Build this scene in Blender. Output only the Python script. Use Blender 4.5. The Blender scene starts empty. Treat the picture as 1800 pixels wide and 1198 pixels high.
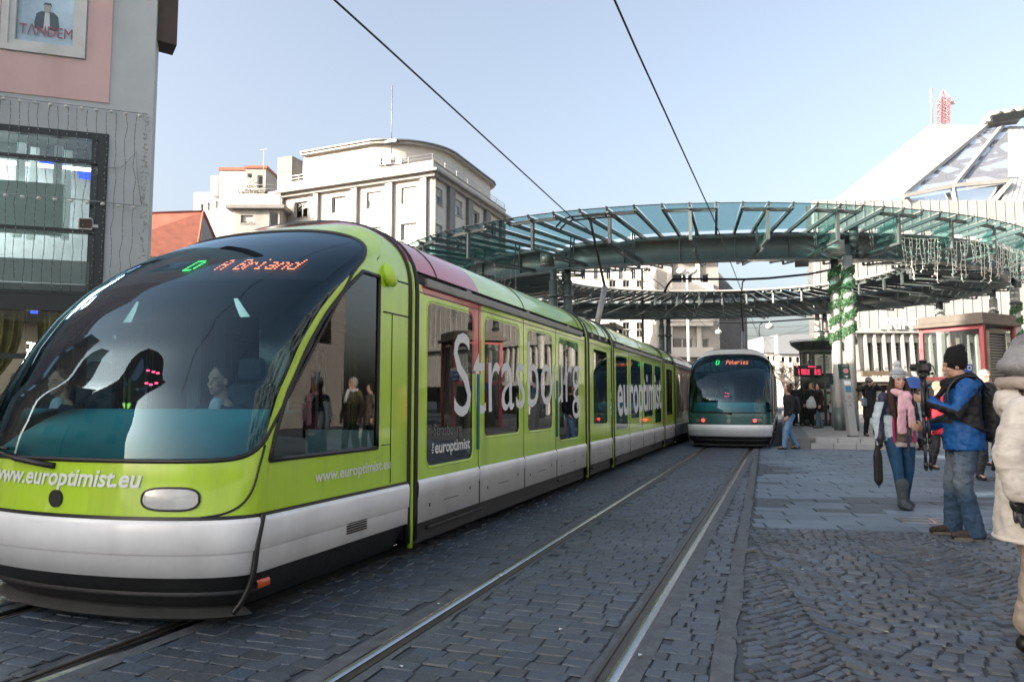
import bpy, math, random
import numpy as np
from mathutils import Vector, Matrix
from mathutils.geometry import tessellate_polygon
random.seed(7); RNG = np.random.default_rng(11)
SC = bpy.context.scene
COL = SC.collection
PI = math.pi
# ------------------------------------------------------------------ survey of the place
# camera 1.35 m above the street; +Y runs along the tram tracks, +X to the right of them
FPX, CAMZ = 1300.0, 1.35
PITCH = math.atan(104/FPX); YAW = math.atan(474/math.hypot(FPX, 104))
CAM = np.array([0, 0, CAMZ]); UP = np.array([0, 0, 1.0])
FH = np.array([-math.sin(YAW), math.cos(YAW), 0]); RT = np.array([math.cos(YAW), math.sin(YAW), 0])
FW = FH*math.cos(PITCH)+UP*math.sin(PITCH); UV_ = -FH*math.sin(PITCH)+UP*math.cos(PITCH)
def ray(u, v): return FW+RT*(u-900)/FPX+UV_*(599-v)/FPX
def gz(u, v, z=0.0):
    d = ray(u, v); return CAM+d*(z-CAMZ)/d[2]
def gx(u, v, x):
    d = ray(u, v); return CAM+d*x/d[0]
def gd(u, v, dep):
    d = ray(u, v); return CAM+d*dep/(d@FH)
def gpl(u, v, p, n):
    d = ray(u, v); n = np.array(n, float); return CAM+d*((np.array(p, float)-CAM)@n)/(d@n)
def pr(P):
    q = np.array(P, float)-CAM; w = q@FW; return 900+FPX*(q@RT)/w, 599-FPX*(q@UV_)/w
def spot(u, dep, z=0.0):
    p = CAM+RT*(u-900)/FPX*dep+FH*dep; return np.array([p[0], p[1], z])

# ------------------------------------------------------------------ materials
MATS = {}
def srgb(r, g, b):
    f = lambda c: c/12.92 if c <= .04045 else ((c+.055)/1.055)**2.4
    return (f(r), f(g), f(b))
def newmat(name):
    m = bpy.data.materials.new(name); m.use_nodes = True
    nt = m.node_tree; nt.nodes.clear()
    out = nt.nodes.new('ShaderNodeOutputMaterial')
    return m, nt, out
def nd(nt, typ, **kw):
    n = nt.nodes.new(typ)
    for k, v in kw.items():
        if k in n.inputs.keys() if isinstance(k, str) else False: n.inputs[k].default_value = v
        else: setattr(n, k, v)
    return n
def mat(name, col, rough=.6, metal=0., var=.12, vscale=3., bump=0., bscale=40., coat=0., spec=.5, emit=0., sheen=0., detail=4., dirt=0.):
    """generic surface: base colour broken up by two scales of noise, roughness break-up, fine bump"""
    if name in MATS: return MATS[name]
    m, nt, out = newmat(name)
    b = nd(nt, 'ShaderNodeBsdfPrincipled'); nt.links.new(b.outputs[0], out.inputs[0])
    b.inputs['Roughness'].default_value = rough; b.inputs['Metallic'].default_value = metal
    b.inputs['Specular IOR Level'].default_value = spec
    if coat: b.inputs['Coat Weight'].default_value = coat; b.inputs['Coat Roughness'].default_value = .04
    if sheen: b.inputs['Sheen Weight'].default_value = sheen
    tc = nd(nt, 'ShaderNodeTexCoord')
    n1 = nd(nt, 'ShaderNodeTexNoise'); n1.inputs['Scale'].default_value = vscale; n1.inputs['Detail'].default_value = detail
    n1.inputs['Roughness'].default_value = .65
    nt.links.new(tc.outputs['Object'], n1.inputs['Vector'])
    mr = nd(nt, 'ShaderNodeMapRange'); mr.inputs['From Min'].default_value = .3; mr.inputs['From Max'].default_value = .7
    mr.inputs['To Min'].default_value = 1-var; mr.inputs['To Max'].default_value = 1+var
    nt.links.new(n1.outputs['Fac'], mr.inputs['Value'])
    mul = nd(nt, 'ShaderNodeVectorMath', operation='SCALE'); mul.inputs[0].default_value = col
    nt.links.new(mr.outputs[0], mul.inputs['Scale'])
    csock = mul.outputs[0]
    if dirt:
        n3 = nd(nt, 'ShaderNodeTexNoise'); n3.inputs['Scale'].default_value = 1.1; n3.inputs['Detail'].default_value = 8
        mp = nd(nt, 'ShaderNodeMapping'); mp.inputs['Scale'].default_value = (1.6, 1.6, .22)
        nt.links.new(tc.outputs['Object'], mp.inputs['Vector']); nt.links.new(mp.outputs[0], n3.inputs['Vector'])
        r3 = nd(nt, 'ShaderNodeMapRange'); r3.inputs['From Min'].default_value = .5; r3.inputs['From Max'].default_value = .78
        r3.inputs['To Min'].default_value = 0; r3.inputs['To Max'].default_value = dirt
        nt.links.new(n3.outputs['Fac'], r3.inputs['Value'])
        mx = nd(nt, 'ShaderNodeMix', data_type='RGBA'); nt.links.new(r3.outputs[0], mx.inputs['Factor'])
        nt.links.new(csock, mx.inputs[6]); mx.inputs[7].default_value = (col[0]*.42, col[1]*.4, col[2]*.37, 1)
        csock = mx.outputs[2]
    nt.links.new(csock, b.inputs['Base Color'])
    rr = nd(nt, 'ShaderNodeMapRange'); rr.inputs['To Min'].default_value = max(.02, rough*.85); rr.inputs['To Max'].default_value = min(1, rough*1.18)
    nt.links.new(n1.outputs['Fac'], rr.inputs['Value']); nt.links.new(rr.outputs[0], b.inputs['Roughness'])
    if bump:
        n2 = nd(nt, 'ShaderNodeTexNoise'); n2.inputs['Scale'].default_value = bscale; n2.inputs['Detail'].default_value = 5
        nt.links.new(tc.outputs['Object'], n2.inputs['Vector'])
        bp = nd(nt, 'ShaderNodeBump'); bp.inputs['Strength'].default_value = bump; bp.inputs['Distance'].default_value = .02
        nt.links.new(n2.outputs['Fac'], bp.inputs['Height']); nt.links.new(bp.outputs[0], b.inputs['Normal'])
    if emit:
        b.inputs['Emission Color'].default_value = (*col, 1); b.inputs['Emission Strength'].default_value = emit
    MATS[name] = m; return m
def glow(name, col, strength):
    if name in MATS: return MATS[name]
    m, nt, out = newmat(name); e = nd(nt, 'ShaderNodeEmission')
    e.inputs[0].default_value = (*col, 1); e.inputs[1].default_value = strength
    nt.links.new(e.outputs[0], out.inputs[0]); MATS[name] = m; return m
def glass(name, tint=(.7, .8, .8), ior=1.5, rough=0., wave=0., wscale=1.5, dust=0., dcol=(.5, .55, .55), coat=(1, 1, 1)):
    """architectural glass: tinted see-through pane plus a Fresnel mirror, optional dust and waviness"""
    if name in MATS: return MATS[name]
    m, nt, out = newmat(name)
    t = nd(nt, 'ShaderNodeBsdfTransparent'); t.inputs[0].default_value = (*tint, 1)
    g = nd(nt, 'ShaderNodeBsdfGlossy'); g.inputs['Roughness'].default_value = rough; g.inputs[0].default_value = (*coat, 1)
    fr = nd(nt, 'ShaderNodeFresnel'); fr.inputs[0].default_value = ior
    mx = nd(nt, 'ShaderNodeMixShader'); nt.links.new(fr.outputs[0], mx.inputs[0])
    nt.links.new(t.outputs[0], mx.inputs[1]); nt.links.new(g.outputs[0], mx.inputs[2])
    tc = nd(nt, 'ShaderNodeTexCoord')
    if wave:
        n = nd(nt, 'ShaderNodeTexNoise'); n.inputs['Scale'].default_value = wscale; n.inputs['Detail'].default_value = 1
        nt.links.new(tc.outputs['Object'], n.inputs['Vector'])
        bp = nd(nt, 'ShaderNodeBump'); bp.inputs['Strength'].default_value = wave; bp.inputs['Distance'].default_value = .05
        nt.links.new(n.outputs['Fac'], bp.inputs['Height'])
        nt.links.new(bp.outputs[0], g.inputs['Normal'])
    last = mx
    if dust:
        d = nd(nt, 'ShaderNodeBsdfDiffuse'); d.inputs[0].default_value = (*dcol, 1)
        n = nd(nt, 'ShaderNodeTexNoise'); n.inputs['Scale'].default_value = 6; n.inputs['Detail'].default_value = 6
        nt.links.new(tc.outputs['Object'], n.inputs['Vector'])
        r = nd(nt, 'ShaderNodeMapRange'); r.inputs['To Min'].default_value = dust*.5; r.inputs['To Max'].default_value = dust*1.5
        nt.links.new(n.outputs['Fac'], r.inputs['Value'])
        m2 = nd(nt, 'ShaderNodeMixShader'); nt.links.new(r.outputs[0], m2.inputs[0])
        nt.links.new(mx.outputs[0], m2.inputs[1]); nt.links.new(d.outputs[0], m2.inputs[2]); last = m2
    nt.links.new(last.outputs[0], out.inputs[0]); MATS[name] = m; return m

# ------------------------------------------------------------------ mesh building
def frame_of(d, ref=None):
    d = np.array(d, float); d = d/(np.linalg.norm(d)+1e-12)
    r = np.array(ref if ref is not None else ((0, 0, 1) if abs(d[2]) < .9 else (0, 1, 0)), float)
    a = np.cross(r, d); n = np.linalg.norm(a)
    if n < 1e-6: a = np.cross((1, 0, 0), d); n = np.linalg.norm(a)
    a = a/n; b = np.cross(d, a); return a, b, d
class MB:
    def __init__(s): s.v = []; s.f = []; s.m = []; s.s = []
    def add(s, vs, fs, m=0, sm=False):
        o = len(s.v); s.v.extend([tuple(map(float, p)) for p in vs])
        for f in fs: s.f.append(tuple(i+o for i in f)); s.m.append(m); s.s.append(sm)
        return s
    def box(s, c, d, m=0, rz=0., M=None):
        hx, hy, hz = d[0]/2, d[1]/2, d[2]/2
        p = np.array([[x, y, z] for x in (-hx, hx) for y in (-hy, hy) for z in (-hz, hz)])
        if M is not None: p = p@np.array(M).T
        if rz: cs, sn = math.cos(rz), math.sin(rz); p = p@np.array([[cs, sn, 0], [-sn, cs, 0], [0, 0, 1]])
        return s.add(p+np.array(c), [(0, 1, 3, 2), (4, 6, 7, 5), (0, 4, 5, 1), (2, 3, 7, 6), (0, 2, 6, 4), (1, 5, 7, 3)], m)
    def bx(s, x0, x1, y0, y1, z0, z1, m=0): return s.box(((x0+x1)/2, (y0+y1)/2, (z0+z1)/2), (x1-x0, y1-y0, z1-z0), m)
    def beam(s, a, b, w, h, m=0, ref=(0, 0, 1)):
        """square bar from a to b, w across, h along ref"""
        a = np.array(a, float); b = np.array(b, float); x, y, d = frame_of(b-a, ref)
        p = []
        for e in (a, b):
            for i, j in ((-1, -1), (1, -1), (1, 1), (-1, 1)): p.append(e+x*i*w/2+y*j*h/2)
        return s.add(p, [(3, 2, 1, 0), (4, 5, 6, 7), (0, 1, 5, 4), (1, 2, 6, 5), (2, 3, 7, 6), (3, 0, 4, 7)], m)
    def tube(s, pts, r, n=8, m=0, cap=True, ref=None, sm=True, dome=False, closed=False):
        """round (or elliptic: r=(rx,ry)) tube along a polyline"""
        P = [np.array(p, float) for p in pts]; k = len(P)
        rr = r if isinstance(r, list) else [r]*k
        rr = [(q, q) if not isinstance(q, tuple) else q for q in rr]
        if dome and not closed:
            d0 = P[0]-P[1]; d0 /= np.linalg.norm(d0)+1e-9; d1 = P[-1]-P[-2]; d1 /= np.linalg.norm(d1)+1e-9
            h0, h1 = min(rr[0]), min(rr[-1])
            A = [P[0]+d0*h0*q for q in (.95, .8, .45)]; RA = [(rr[0][0]*q, rr[0][1]*q) for q in (.3, .6, .9)]
            B = [P[-1]+d1*h1*q for q in (.45, .8, .95)]; RB = [(rr[-1][0]*q, rr[-1][1]*q) for q in (.9, .6, .3)]
            P = A+P+B; rr = RA+rr+RB; k = len(P)
        vs = []; prev = None
        for i in range(k):
            if closed: d = P[(i+1) % k]-P[i-1]
            else: d = P[min(i+1, k-1)]-P[max(i-1, 0)]
            if ref is not None or prev is None: a, b, d = frame_of(d, ref)
            else:
                d = d/(np.linalg.norm(d)+1e-12); a = prev-d*(prev@d); a /= np.linalg.norm(a)+1e-12; b = np.cross(d, a)
            prev = a
            for j in range(n):
                t = 2*PI*j/n; vs.append(P[i]+a*math.cos(t)*rr[i][0]+b*math.sin(t)*rr[i][1])
        fs = []
        for i in range(k if closed else k-1):
            for j in range(n):
                q = (i+1) % k
                fs.append((i*n+j, i*n+(j+1) % n, q*n+(j+1) % n, q*n+j))
        if cap and not closed: fs += [tuple(range(n-1, -1, -1)), tuple((k-1)*n+j for j in range(n))]
        return s.add(vs, fs, m, sm)
    def ball(s, c, r, n=12, k=8, m=0, M=None):
        r = (r, r, r) if not isinstance(r, (tuple, list)) else r
        vs = [(0, 0, -1)]; fs = []
        for i in range(1, k):
            t = -PI/2+PI*i/k
            for j in range(n): vs.append((math.cos(t)*math.cos(2*PI*j/n), math.cos(t)*math.sin(2*PI*j/n), math.sin(t)))
        vs.append((0, 0, 1)); L = len(vs)-1
        for j in range(n):
            fs.append((0, 1+(j+1) % n, 1+j)); fs.append((L, L-n+j, L-n+(j+1) % n))
            for i in range(k-2): fs.append((1+i*n+j, 1+i*n+(j+1) % n, 1+(i+1)*n+(j+1) % n, 1+(i+1)*n+j))
        p = np.array(vs)*np.array(r)
        if M is not None: p = p@np.array(M).T
        return s.add(p+np.array(c), fs, m, True)
    def grid(s, P, m=0, sm=True, flip=False, closed=False):
        """P[i][j] rows of points"""
        P = np.array(P); a, b = P.shape[:2]; fs = []
        for i in range(a-1):
            for j in range(b if closed else b-1):
                q = (i*b+j, i*b+(j+1) % b, (i+1)*b+(j+1) % b, (i+1)*b+j); fs.append(q[::-1] if flip else q)
        return s.add(P.reshape(-1, 3), fs, m, sm)
    def plate(s, loops, th, o=(0, 0, 0), ex=(1, 0, 0), ey=(0, 0, 1), m=0, back=True):
        """flat plate with holes; loops are 2-D, first the outline; th > 0 goes along -(ex x ey)"""
        o = np.array(o, float); ex = np.array(ex, float); ey = np.array(ey, float); n = np.cross(ex, ey)
        flat = [p for l in loops for p in l]; tri = tessellate_polygon([[Vector((p[0], p[1], 0)) for p in l] for l in loops])
        F = [o+ex*p[0]+ey*p[1] for p in flat]; N = len(F); B = [p-n*th for p in F]
        fs = []
        for t in tri:
            a, b, c = (flat[i] for i in t)
            if (b[0]-a[0])*(c[1]-a[1])-(b[1]-a[1])*(c[0]-a[0]) < 0: t = t[::-1]
            fs.append(tuple(t))
            if back and th: fs.append(tuple(i+N for i in t[::-1]))
        if th:
            i0 = 0
            for li, l in enumerate(loops):
                ar = sum(l[i-1][0]*l[i][1]-l[i][0]*l[i-1][1] for i in range(len(l)))
                for i in range(len(l)):
                    a, b = i0+i, i0+(i+1) % len(l); q = (a, a+N, b+N, b)
                    if (ar < 0) ^ (li > 0): q = q[::-1]
                    if li > 0: q = q
                    fs.append(q)
                i0 += len(l)
        return s.add(F+B, fs, m)
    def build(s, name, mats, parent=None, bevel=0., world=False, seg=2, smooth=None):
        me = bpy.data.meshes.new(name)
        V = np.array(s.v) if s.v else np.zeros((0, 3))
        if world and parent is not None: V = V-np.array(parent.location)
        me.from_pydata([tuple(p) for p in V], [], s.f)
        mats = mats if isinstance(mats, (list, tuple)) else [mats]
        for q in mats: me.materials.append(q)
        me.polygons.foreach_set('material_index', s.m)
        me.polygons.foreach_set('use_smooth', [bool(x) for x in s.s] if smooth is None else [smooth]*len(s.f))
        me.update()
        o = bpy.data.objects.new(name, me); COL.objects.link(o)
        if parent is not None: o.parent = parent
        if bevel:
            b = o.modifiers.new('bevel', 'BEVEL'); b.width = bevel; b.segments = seg; b.limit_method = 'ANGLE'; b.angle_limit = math.radians(40)
            b.harden_normals = False
        return o
def curve(P, k=6):
    P = [P[0]]+list(P)+[P[-1]]; out = []
    for i in range(1, len(P)-2):
        for j in range(k):
            t = j/k; a, b, c, d = P[i-1:i+3]; out.append(.5*((2*b)+(c-a)*t+(2*a-5*b+4*c-d)*t*t+(3*b-a-3*c+d)*t**3))
    return out+[P[-1]]
def rrect(x0, x1, y0, y1, r, n=5):
    out = []
    for cx, cy, a0 in ((x1-r, y0+r, -90), (x1-r, y1-r, 0), (x0+r, y1-r, 90), (x0+r, y0+r, 180)):
        for i in range(n+1):
            a = math.radians(a0+90*i/n); out.append((cx+r*math.cos(a), cy+r*math.sin(a)))
    return out
def rect(x0, x1, y0, y1): return [(x0, y0), (x1, y0), (x1, y1), (x0, y1)]
def tag(o, label, cat, group=None):
    o['label'] = label; o['category'] = cat
    if group: o['group'] = group
    return o
def thing(name, label, cat, loc=(0, 0, 0), rz=0., group=None):
    o = bpy.data.objects.new(name, None); COL.objects.link(o); o.empty_display_size = .2
    o.location = tuple(float(q) for q in loc); o.rotation_euler = (0, 0, rz); return tag(o, label, cat, group)
def struct(o): o['kind'] = 'structure'; return o
def copy_tree(o, parent=None):
    c = o.copy(); COL.objects.link(c)
    if parent is not None: c.parent = parent
    for ch in list(o.children): copy_tree(ch, c)
    return c
def text_mesh(body, size=1., shear=0., weight=0., spacing=1., align='LEFT', font_res=3):
    """flat outline lettering: returns (verts Nx2, faces)"""
    cu = bpy.data.curves.new('txt', 'FONT'); cu.body = body; cu.size = size; cu.shear = shear; cu.offset = weight
    cu.space_character = spacing; cu.align_x = align; cu.resolution_u = font_res; cu.fill_mode = 'FRONT'
    ob = bpy.data.objects.new('txt', cu); COL.objects.link(ob)
    dg = bpy.context.evaluated_depsgraph_get(); dg.update()
    me = bpy.data.meshes.new_from_object(ob.evaluated_get(dg))
    V = np.array([v.co[:] for v in me.vertices]).reshape(-1, 3)[:, :2]; Fs = [tuple(p.vertices) for p in me.polygons]
    bpy.data.objects.remove(ob); bpy.data.curves.remove(cu); bpy.data.meshes.remove(me)
    return V, Fs
def text_on(body, o, ex, ey, height, shear=0., weight=0., width=None, align='LEFT', depth=0., spacing=1.):
    """lettering laid on a plane: height = size of a capital"""
    V, Fs = text_mesh(body, 1., shear, weight, spacing)
    k = height/.69; sx = k
    if width: sx = width/(V[:, 0].max()-V[:, 0].min())
    x0 = V[:, 0].min() if align == 'LEFT' else (V[:, 0].max()+V[:, 0].min())/2
    o = np.array(o, float); ex = np.array(ex, float); ey = np.array(ey, float)
    P = [o+ex*(p[0]-x0)*sx+ey*p[1]*k for p in V]; mb = MB()
    if depth:
        n = np.cross(ex, ey); N = len(P); Q = [p+n*depth for p in P]
        ed = {}
        for f in Fs:
            for i in range(len(f)): ed.setdefault(tuple(sorted((f[i], f[(i+1) % len(f)]))), []).append((f[i], f[(i+1) % len(f)]))
        fs = [tuple(i+N for i in f) for f in Fs]+[(e[0][0], e[0][1], e[0][1]+N, e[0][0]+N) for e in ed.values() if len(e) == 1]
        mb.add(P+Q, fs)
    else: mb.add(P, Fs)
    return mb
DOTS = {'A': "0111010001100011111110001100011000100000", 'D': "11110100011000110001100011000111110", 'B': "11110100011000111110100011000111110",
 'P': "11110100011000111110100001000010000", 'r': "00000000001011011001100001000010000", 'i': "00100000000110000100001000010001110",
 'a': "00000000000111000001011111000101111", 'n': "00000000001011011001100011000110001", 'd': "00001000010110110011100011000101111",
 'o': "00000000000111010001100011000101110", 't': "01000010001110001000010000100100110", 'e': "00000000000111010001111111000001110",
 's': "00000000000111110000011100000111110", ' ': "0"*35, '0': "01110100011000110001100011000101110", '3': "11110000010000101110000010000111110",
 '7': "11111000010001000100010000100001000", '1': "00100011000010000100001000010001110", 'm': "00000000001101010101101011010110101",
 'E': "11111100001000011110100001000011111", 'L': "10000100001000010000100001000011111", 'C': "01110100011000010000100001000101110"}
def dot_text(s):
    """5x7 lamp matrix: list of (col,row) lit dots"""
    out = []
    for k, ch in enumerate(s):
        g = DOTS[ch]
        for i, c in enumerate(g[:35]):
            if c == '1': out.append((k*6+i % 5, 6-i//5))
    return out
EXPO = 1.46
# ------------------------------------------------------------------ ground
def stone_mat(name, base, rough=.55, bscale=55., spread=.35):
    m, nt, out = newmat(name); b = nd(nt, 'ShaderNodeBsdfPrincipled'); nt.links.new(b.outputs[0], out.inputs[0])
    at = nd(nt, 'ShaderNodeAttribute'); at.attribute_name = 'tone'
    tc = nd(nt, 'ShaderNodeTexCoord')
    n1 = nd(nt, 'ShaderNodeTexNoise'); n1.inputs['Scale'].default_value = 26; n1.inputs['Detail'].default_value = 7; n1.inputs['Roughness'].default_value = .7
    n2 = nd(nt, 'ShaderNodeTexNoise'); n2.inputs['Scale'].default_value = .55; n2.inputs['Detail'].default_value = 4
    for n in (n1, n2): nt.links.new(tc.outputs['Object'], n.inputs['Vector'])
    def mr(s, a, c, lo=.3, hi=.7):
        r = nd(nt, 'ShaderNodeMapRange'); r.inputs['From Min'].default_value = lo; r.inputs['From Max'].default_value = hi
        r.inputs['To Min'].default_value = a; r.inputs['To Max'].default_value = c; nt.links.new(s, r.inputs['Value']); return r.outputs[0]
    f1 = mr(n1.outputs['Fac'], .72, 1.28); f2 = mr(n2.outputs['Fac'], .72, 1.25)
    mu = nd(nt, 'ShaderNodeMath', operation='MULTIPLY'); nt.links.new(f1, mu.inputs[0]); nt.links.new(f2, mu.inputs[1])
    sc = nd(nt, 'ShaderNodeVectorMath', operation='SCALE'); nt.links.new(at.outputs['Color'], sc.inputs[0]); nt.links.new(mu.outputs[0], sc.inputs['Scale'])
    s2 = nd(nt, 'ShaderNodeVectorMath', operation='MULTIPLY'); nt.links.new(sc.outputs[0], s2.inputs[0]); s2.inputs[1].default_value = base
    nt.links.new(s2.outputs[0], b.inputs['Base Color'])
    nt.links.new(mr(n1.outputs['Fac'], rough*.75, min(1, rough*1.3)), b.inputs['Roughness'])
    n3 = nd(nt, 'ShaderNodeTexNoise'); n3.inputs['Scale'].default_value = bscale; n3.inputs['Detail'].default_value = 6
    nt.links.new(tc.outputs['Object'], n3.inputs['Vector'])
    bp = nd(nt, 'ShaderNodeBump'); bp.inputs['Strength'].default_value = .55; bp.inputs['Distance'].default_value = .012
    nt.links.new(n3.outputs['Fac'], bp.inputs['Height']); nt.links.new(bp.outputs[0], b.inputs['Normal'])
    return m
def far_ground_mat():
    m, nt, out = newmat('street_base'); b = nd(nt, 'ShaderNodeBsdfPrincipled'); nt.links.new(b.outputs[0], out.inputs[0])
    tc = nd(nt, 'ShaderNodeTexCoord'); n = nd(nt, 'ShaderNodeTexNoise'); n.inputs['Scale'].default_value = .4; n.inputs['Detail'].default_value = 9
    nt.links.new(tc.outputs['Object'], n.inputs['Vector'])
    r = nd(nt, 'ShaderNodeValToRGB'); r.color_ramp.elements[0].color = (.028, .036, .046, 1); r.color_ramp.elements[1].color = (.07, .085, .10, 1)
    nt.links.new(n.outputs['Fac'], r.inputs[0]); nt.links.new(r.outputs[0], b.inputs['Base Color']); b.inputs['Roughness'].default_value = .8
    n3 = nd(nt, 'ShaderNodeTexNoise'); n3.inputs['Scale'].default_value = 70; n3.inputs['Detail'].default_value = 5
    nt.links.new(tc.outputs['Object'], n3.inputs['Vector'])
    bp = nd(nt, 'ShaderNodeBump'); bp.inputs['Strength'].default_value = .6; bp.inputs['Distance'].default_value = .01
    nt.links.new(n3.outputs['Fac'], bp.inputs['Height']); nt.links.new(bp.outputs[0], b.inputs['Normal']); return m
g = MB(); g.grid([[(x, y, -.014) for x in (-400, -60, -20, 20, 60, 400)] for y in (-120, -20, 20, 60, 160, 900)], flip=True)
struct(g.build('ground', far_ground_mat()))

def stones(name, items, material, depth=.008, inset=.0045, cut=.012, jit=.0035, bulge=.0002, tl=.010):
    """items: (cx,cy,lx,ly,ang,rise,tone rgb) -> one paving mesh of cushion-topped setts"""
    N = len(items); A = np.array([i[:6] for i in items]); T = np.array([i[6] for i in items])
    sg = np.array([(-1, -1), (-1, -1), (1, -1), (1, -1), (1, 1), (1, 1), (-1, 1), (-1, 1)]); cu = np.array([(0, 1), (1, 0), (1, 0), (0, 1), (0, 1), (1, 0), (1, 0), (0, 1)])
    half = A[:, None, 2:4]/2; c_ = cut*(.3+1.2*RNG.random((N, 8, 1)))
    out = sg[None]*(half-cu[None]*c_)+RNG.normal(0, jit, (N, 8, 2)); inn = np.sign(out)*np.maximum(np.abs(out)-inset*(.7+RNG.random((N, 8, 1))*.7), 0)
    tilt = RNG.normal(0, tl, (N, 2))
    def z(p, h): return h[:, None]+p[..., 0]*tilt[:, None, 0]+p[..., 1]*tilt[:, None, 1]
    c, s = np.cos(A[:, 4]), np.sin(A[:, 4])
    def place(p, zz):
        x = A[:, None, 0]+p[..., 0]*c[:, None]-p[..., 1]*s[:, None]; y = A[:, None, 1]+p[..., 0]*s[:, None]+p[..., 1]*c[:, None]
        return np.stack([x, y, zz], -1)
    o3 = place(out, np.full((N, 8), -depth)); i3 = place(inn, z(inn, A[:, 5])); cc = np.zeros((N, 1, 2)); c3 = place(cc, A[:, 5:6]+bulge)
    V = np.concatenate([o3, i3, c3], 1).reshape(-1, 3)
    fs = []
    q = [(k, (k+1) % 8, 8+(k+1) % 8, 8+k) for k in range(8)]; t = [(8+k, 8+(k+1) % 8, 16) for k in range(8)]
    for n in range(N):
        o = n*17
        fs += [tuple(i+o for i in f) for f in q]; fs += [tuple(i+o for i in f) for f in t]
    me = bpy.data.meshes.new(name); me.from_pydata([tuple(p) for p in V], [], fs); me.materials.append(material)
    at = me.color_attributes.new('tone', 'FLOAT_COLOR', 'POINT')
    colr = np.repeat(np.concatenate([T, np.ones((N, 1))], 1), 17, 0)
    at.data.foreach_set('color', colr.astype(np.float32).ravel())
    me.polygons.foreach_set('use_smooth', [False]*len(fs)); me.update()
    o = bpy.data.objects.new(name, me); COL.objects.link(o); return struct(o)
def tone(lo=.72, hi=1.25, warm=.05):
    t = random.uniform(lo, hi); w = random.gauss(0, warm)
    return (t*(1+w), t, t*(1-w))
RAILS = [-.815, -2.105, -3.42, -4.71]
def kerbx(y): return -.245-.0205*y
it = []; y = 1.6; r = 0
while y < 33:
    h = random.uniform(.105, .135); x = -8.2+random.uniform(0, .2)
    while x < kerbx(y)-.06:
        w = random.uniform(.125, .215) if y < 20 else random.uniform(.2, .3); x1 = x+w; a, b = x, min(x1, kerbx(y)-.05+random.uniform(-.02, .01))
        for rx in RAILS:
            if abs((a+b)/2-rx) < .13: a = b
            elif a < rx-.13 < b: b = rx-.13-random.uniform(0, .03)
            elif a < rx+.13 < b: a = rx+.13+random.uniform(0, .03)
        if b-a > .05:
            it.append(((a+b)/2, y+h/2+random.gauss(0, .004), b-a-.006, h-.006, random.gauss(0, .012), random.gauss(.0, .0015), tone(.8, 1.2)))
        x = x1
    y += h; r += 1
M_SETT = stone_mat('granite_setts', (.060, .078, .100), .46)
stones('track_paving', it, M_SETT)
# fan-laid cobbles of the forecourt, bands with arcs dipping toward the street
SK = math.radians(9.5); W = 1.75
def sk(a, b): return (a*math.cos(SK)-b*math.sin(SK), a*math.sin(SK)+b*math.cos(SK)+8.5)
it = []; rows = int(9.4/.094)
for band in range(-1, 7):
    for r in range(-7, rows):
        a = 0.; off = random.uniform(0, .08)
        xs = -W/2+off*.0
        while xs < W/2-.03:
            w = random.uniform(.088, .125); w = min(w, W/2-xs)
            xc = xs+w/2; u = 2*xc/W
            yy = -r*.094-.62+.62*u*u*.92+random.gauss(0, .005); ang = math.atan(4*.57*u/W)
            X, Y = sk(xc+band*W+.45, yy)
            if yy < -.03 and X > kerbx(Y)+.06+.03 and Y > 1.4 and X < 6.5:
                it.append((X, Y, (w-.009)/math.cos(ang)*.97, .094*math.cos(ang)-.008, ang+SK+random.gauss(0, .03), random.gauss(.002, .0035), tone(.66, 1.3, .07)))
            xs += w
stones('cobble_paving', it, stone_mat('fan_cobbles', (.062, .077, .098), .5), depth=.010, inset=.006, cut=.010, jit=.004, bulge=.0003, tl=.014)
# grey stone slabs beyond, some darker replacements
it = []; y = 0.; r = 0; D = [(1, 4), (1, 5), (2, 5), (1, 6), (2, 4), (2, 7)]
while y < 17.5:
    h = .31; x = -3.2-(r % 2)*.38+random.uniform(-.04, .04); k = 0
    while x < 27:
        w = random.uniform(.68, .84); X, Y = sk(x+w/2, y+h/2)
        left = kerbx(Y)+.08
        if X+w/2 > left+.12 and Y < 23.2:
            xa = max(X-w/2, left); ww = X+w/2-xa; px = xa+ww/2
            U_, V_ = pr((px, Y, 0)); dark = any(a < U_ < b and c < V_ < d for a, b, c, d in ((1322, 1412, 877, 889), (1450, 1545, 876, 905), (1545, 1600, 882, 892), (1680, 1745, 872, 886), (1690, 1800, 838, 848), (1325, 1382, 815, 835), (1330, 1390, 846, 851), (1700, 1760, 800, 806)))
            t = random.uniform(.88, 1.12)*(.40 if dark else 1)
            it.append((px, Y, ww-.022, h-.012, SK, random.gauss(0, .0012), (t*.99, t, t*1.02)))
        x += w; k += 1
    y += h; r += 1
stones('pavement', it, stone_mat('pavement_slabs', (.098, .138, .182), .5, 90.), depth=.013, inset=.003, cut=.003, jit=.0008, bulge=0., tl=.001)
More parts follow.
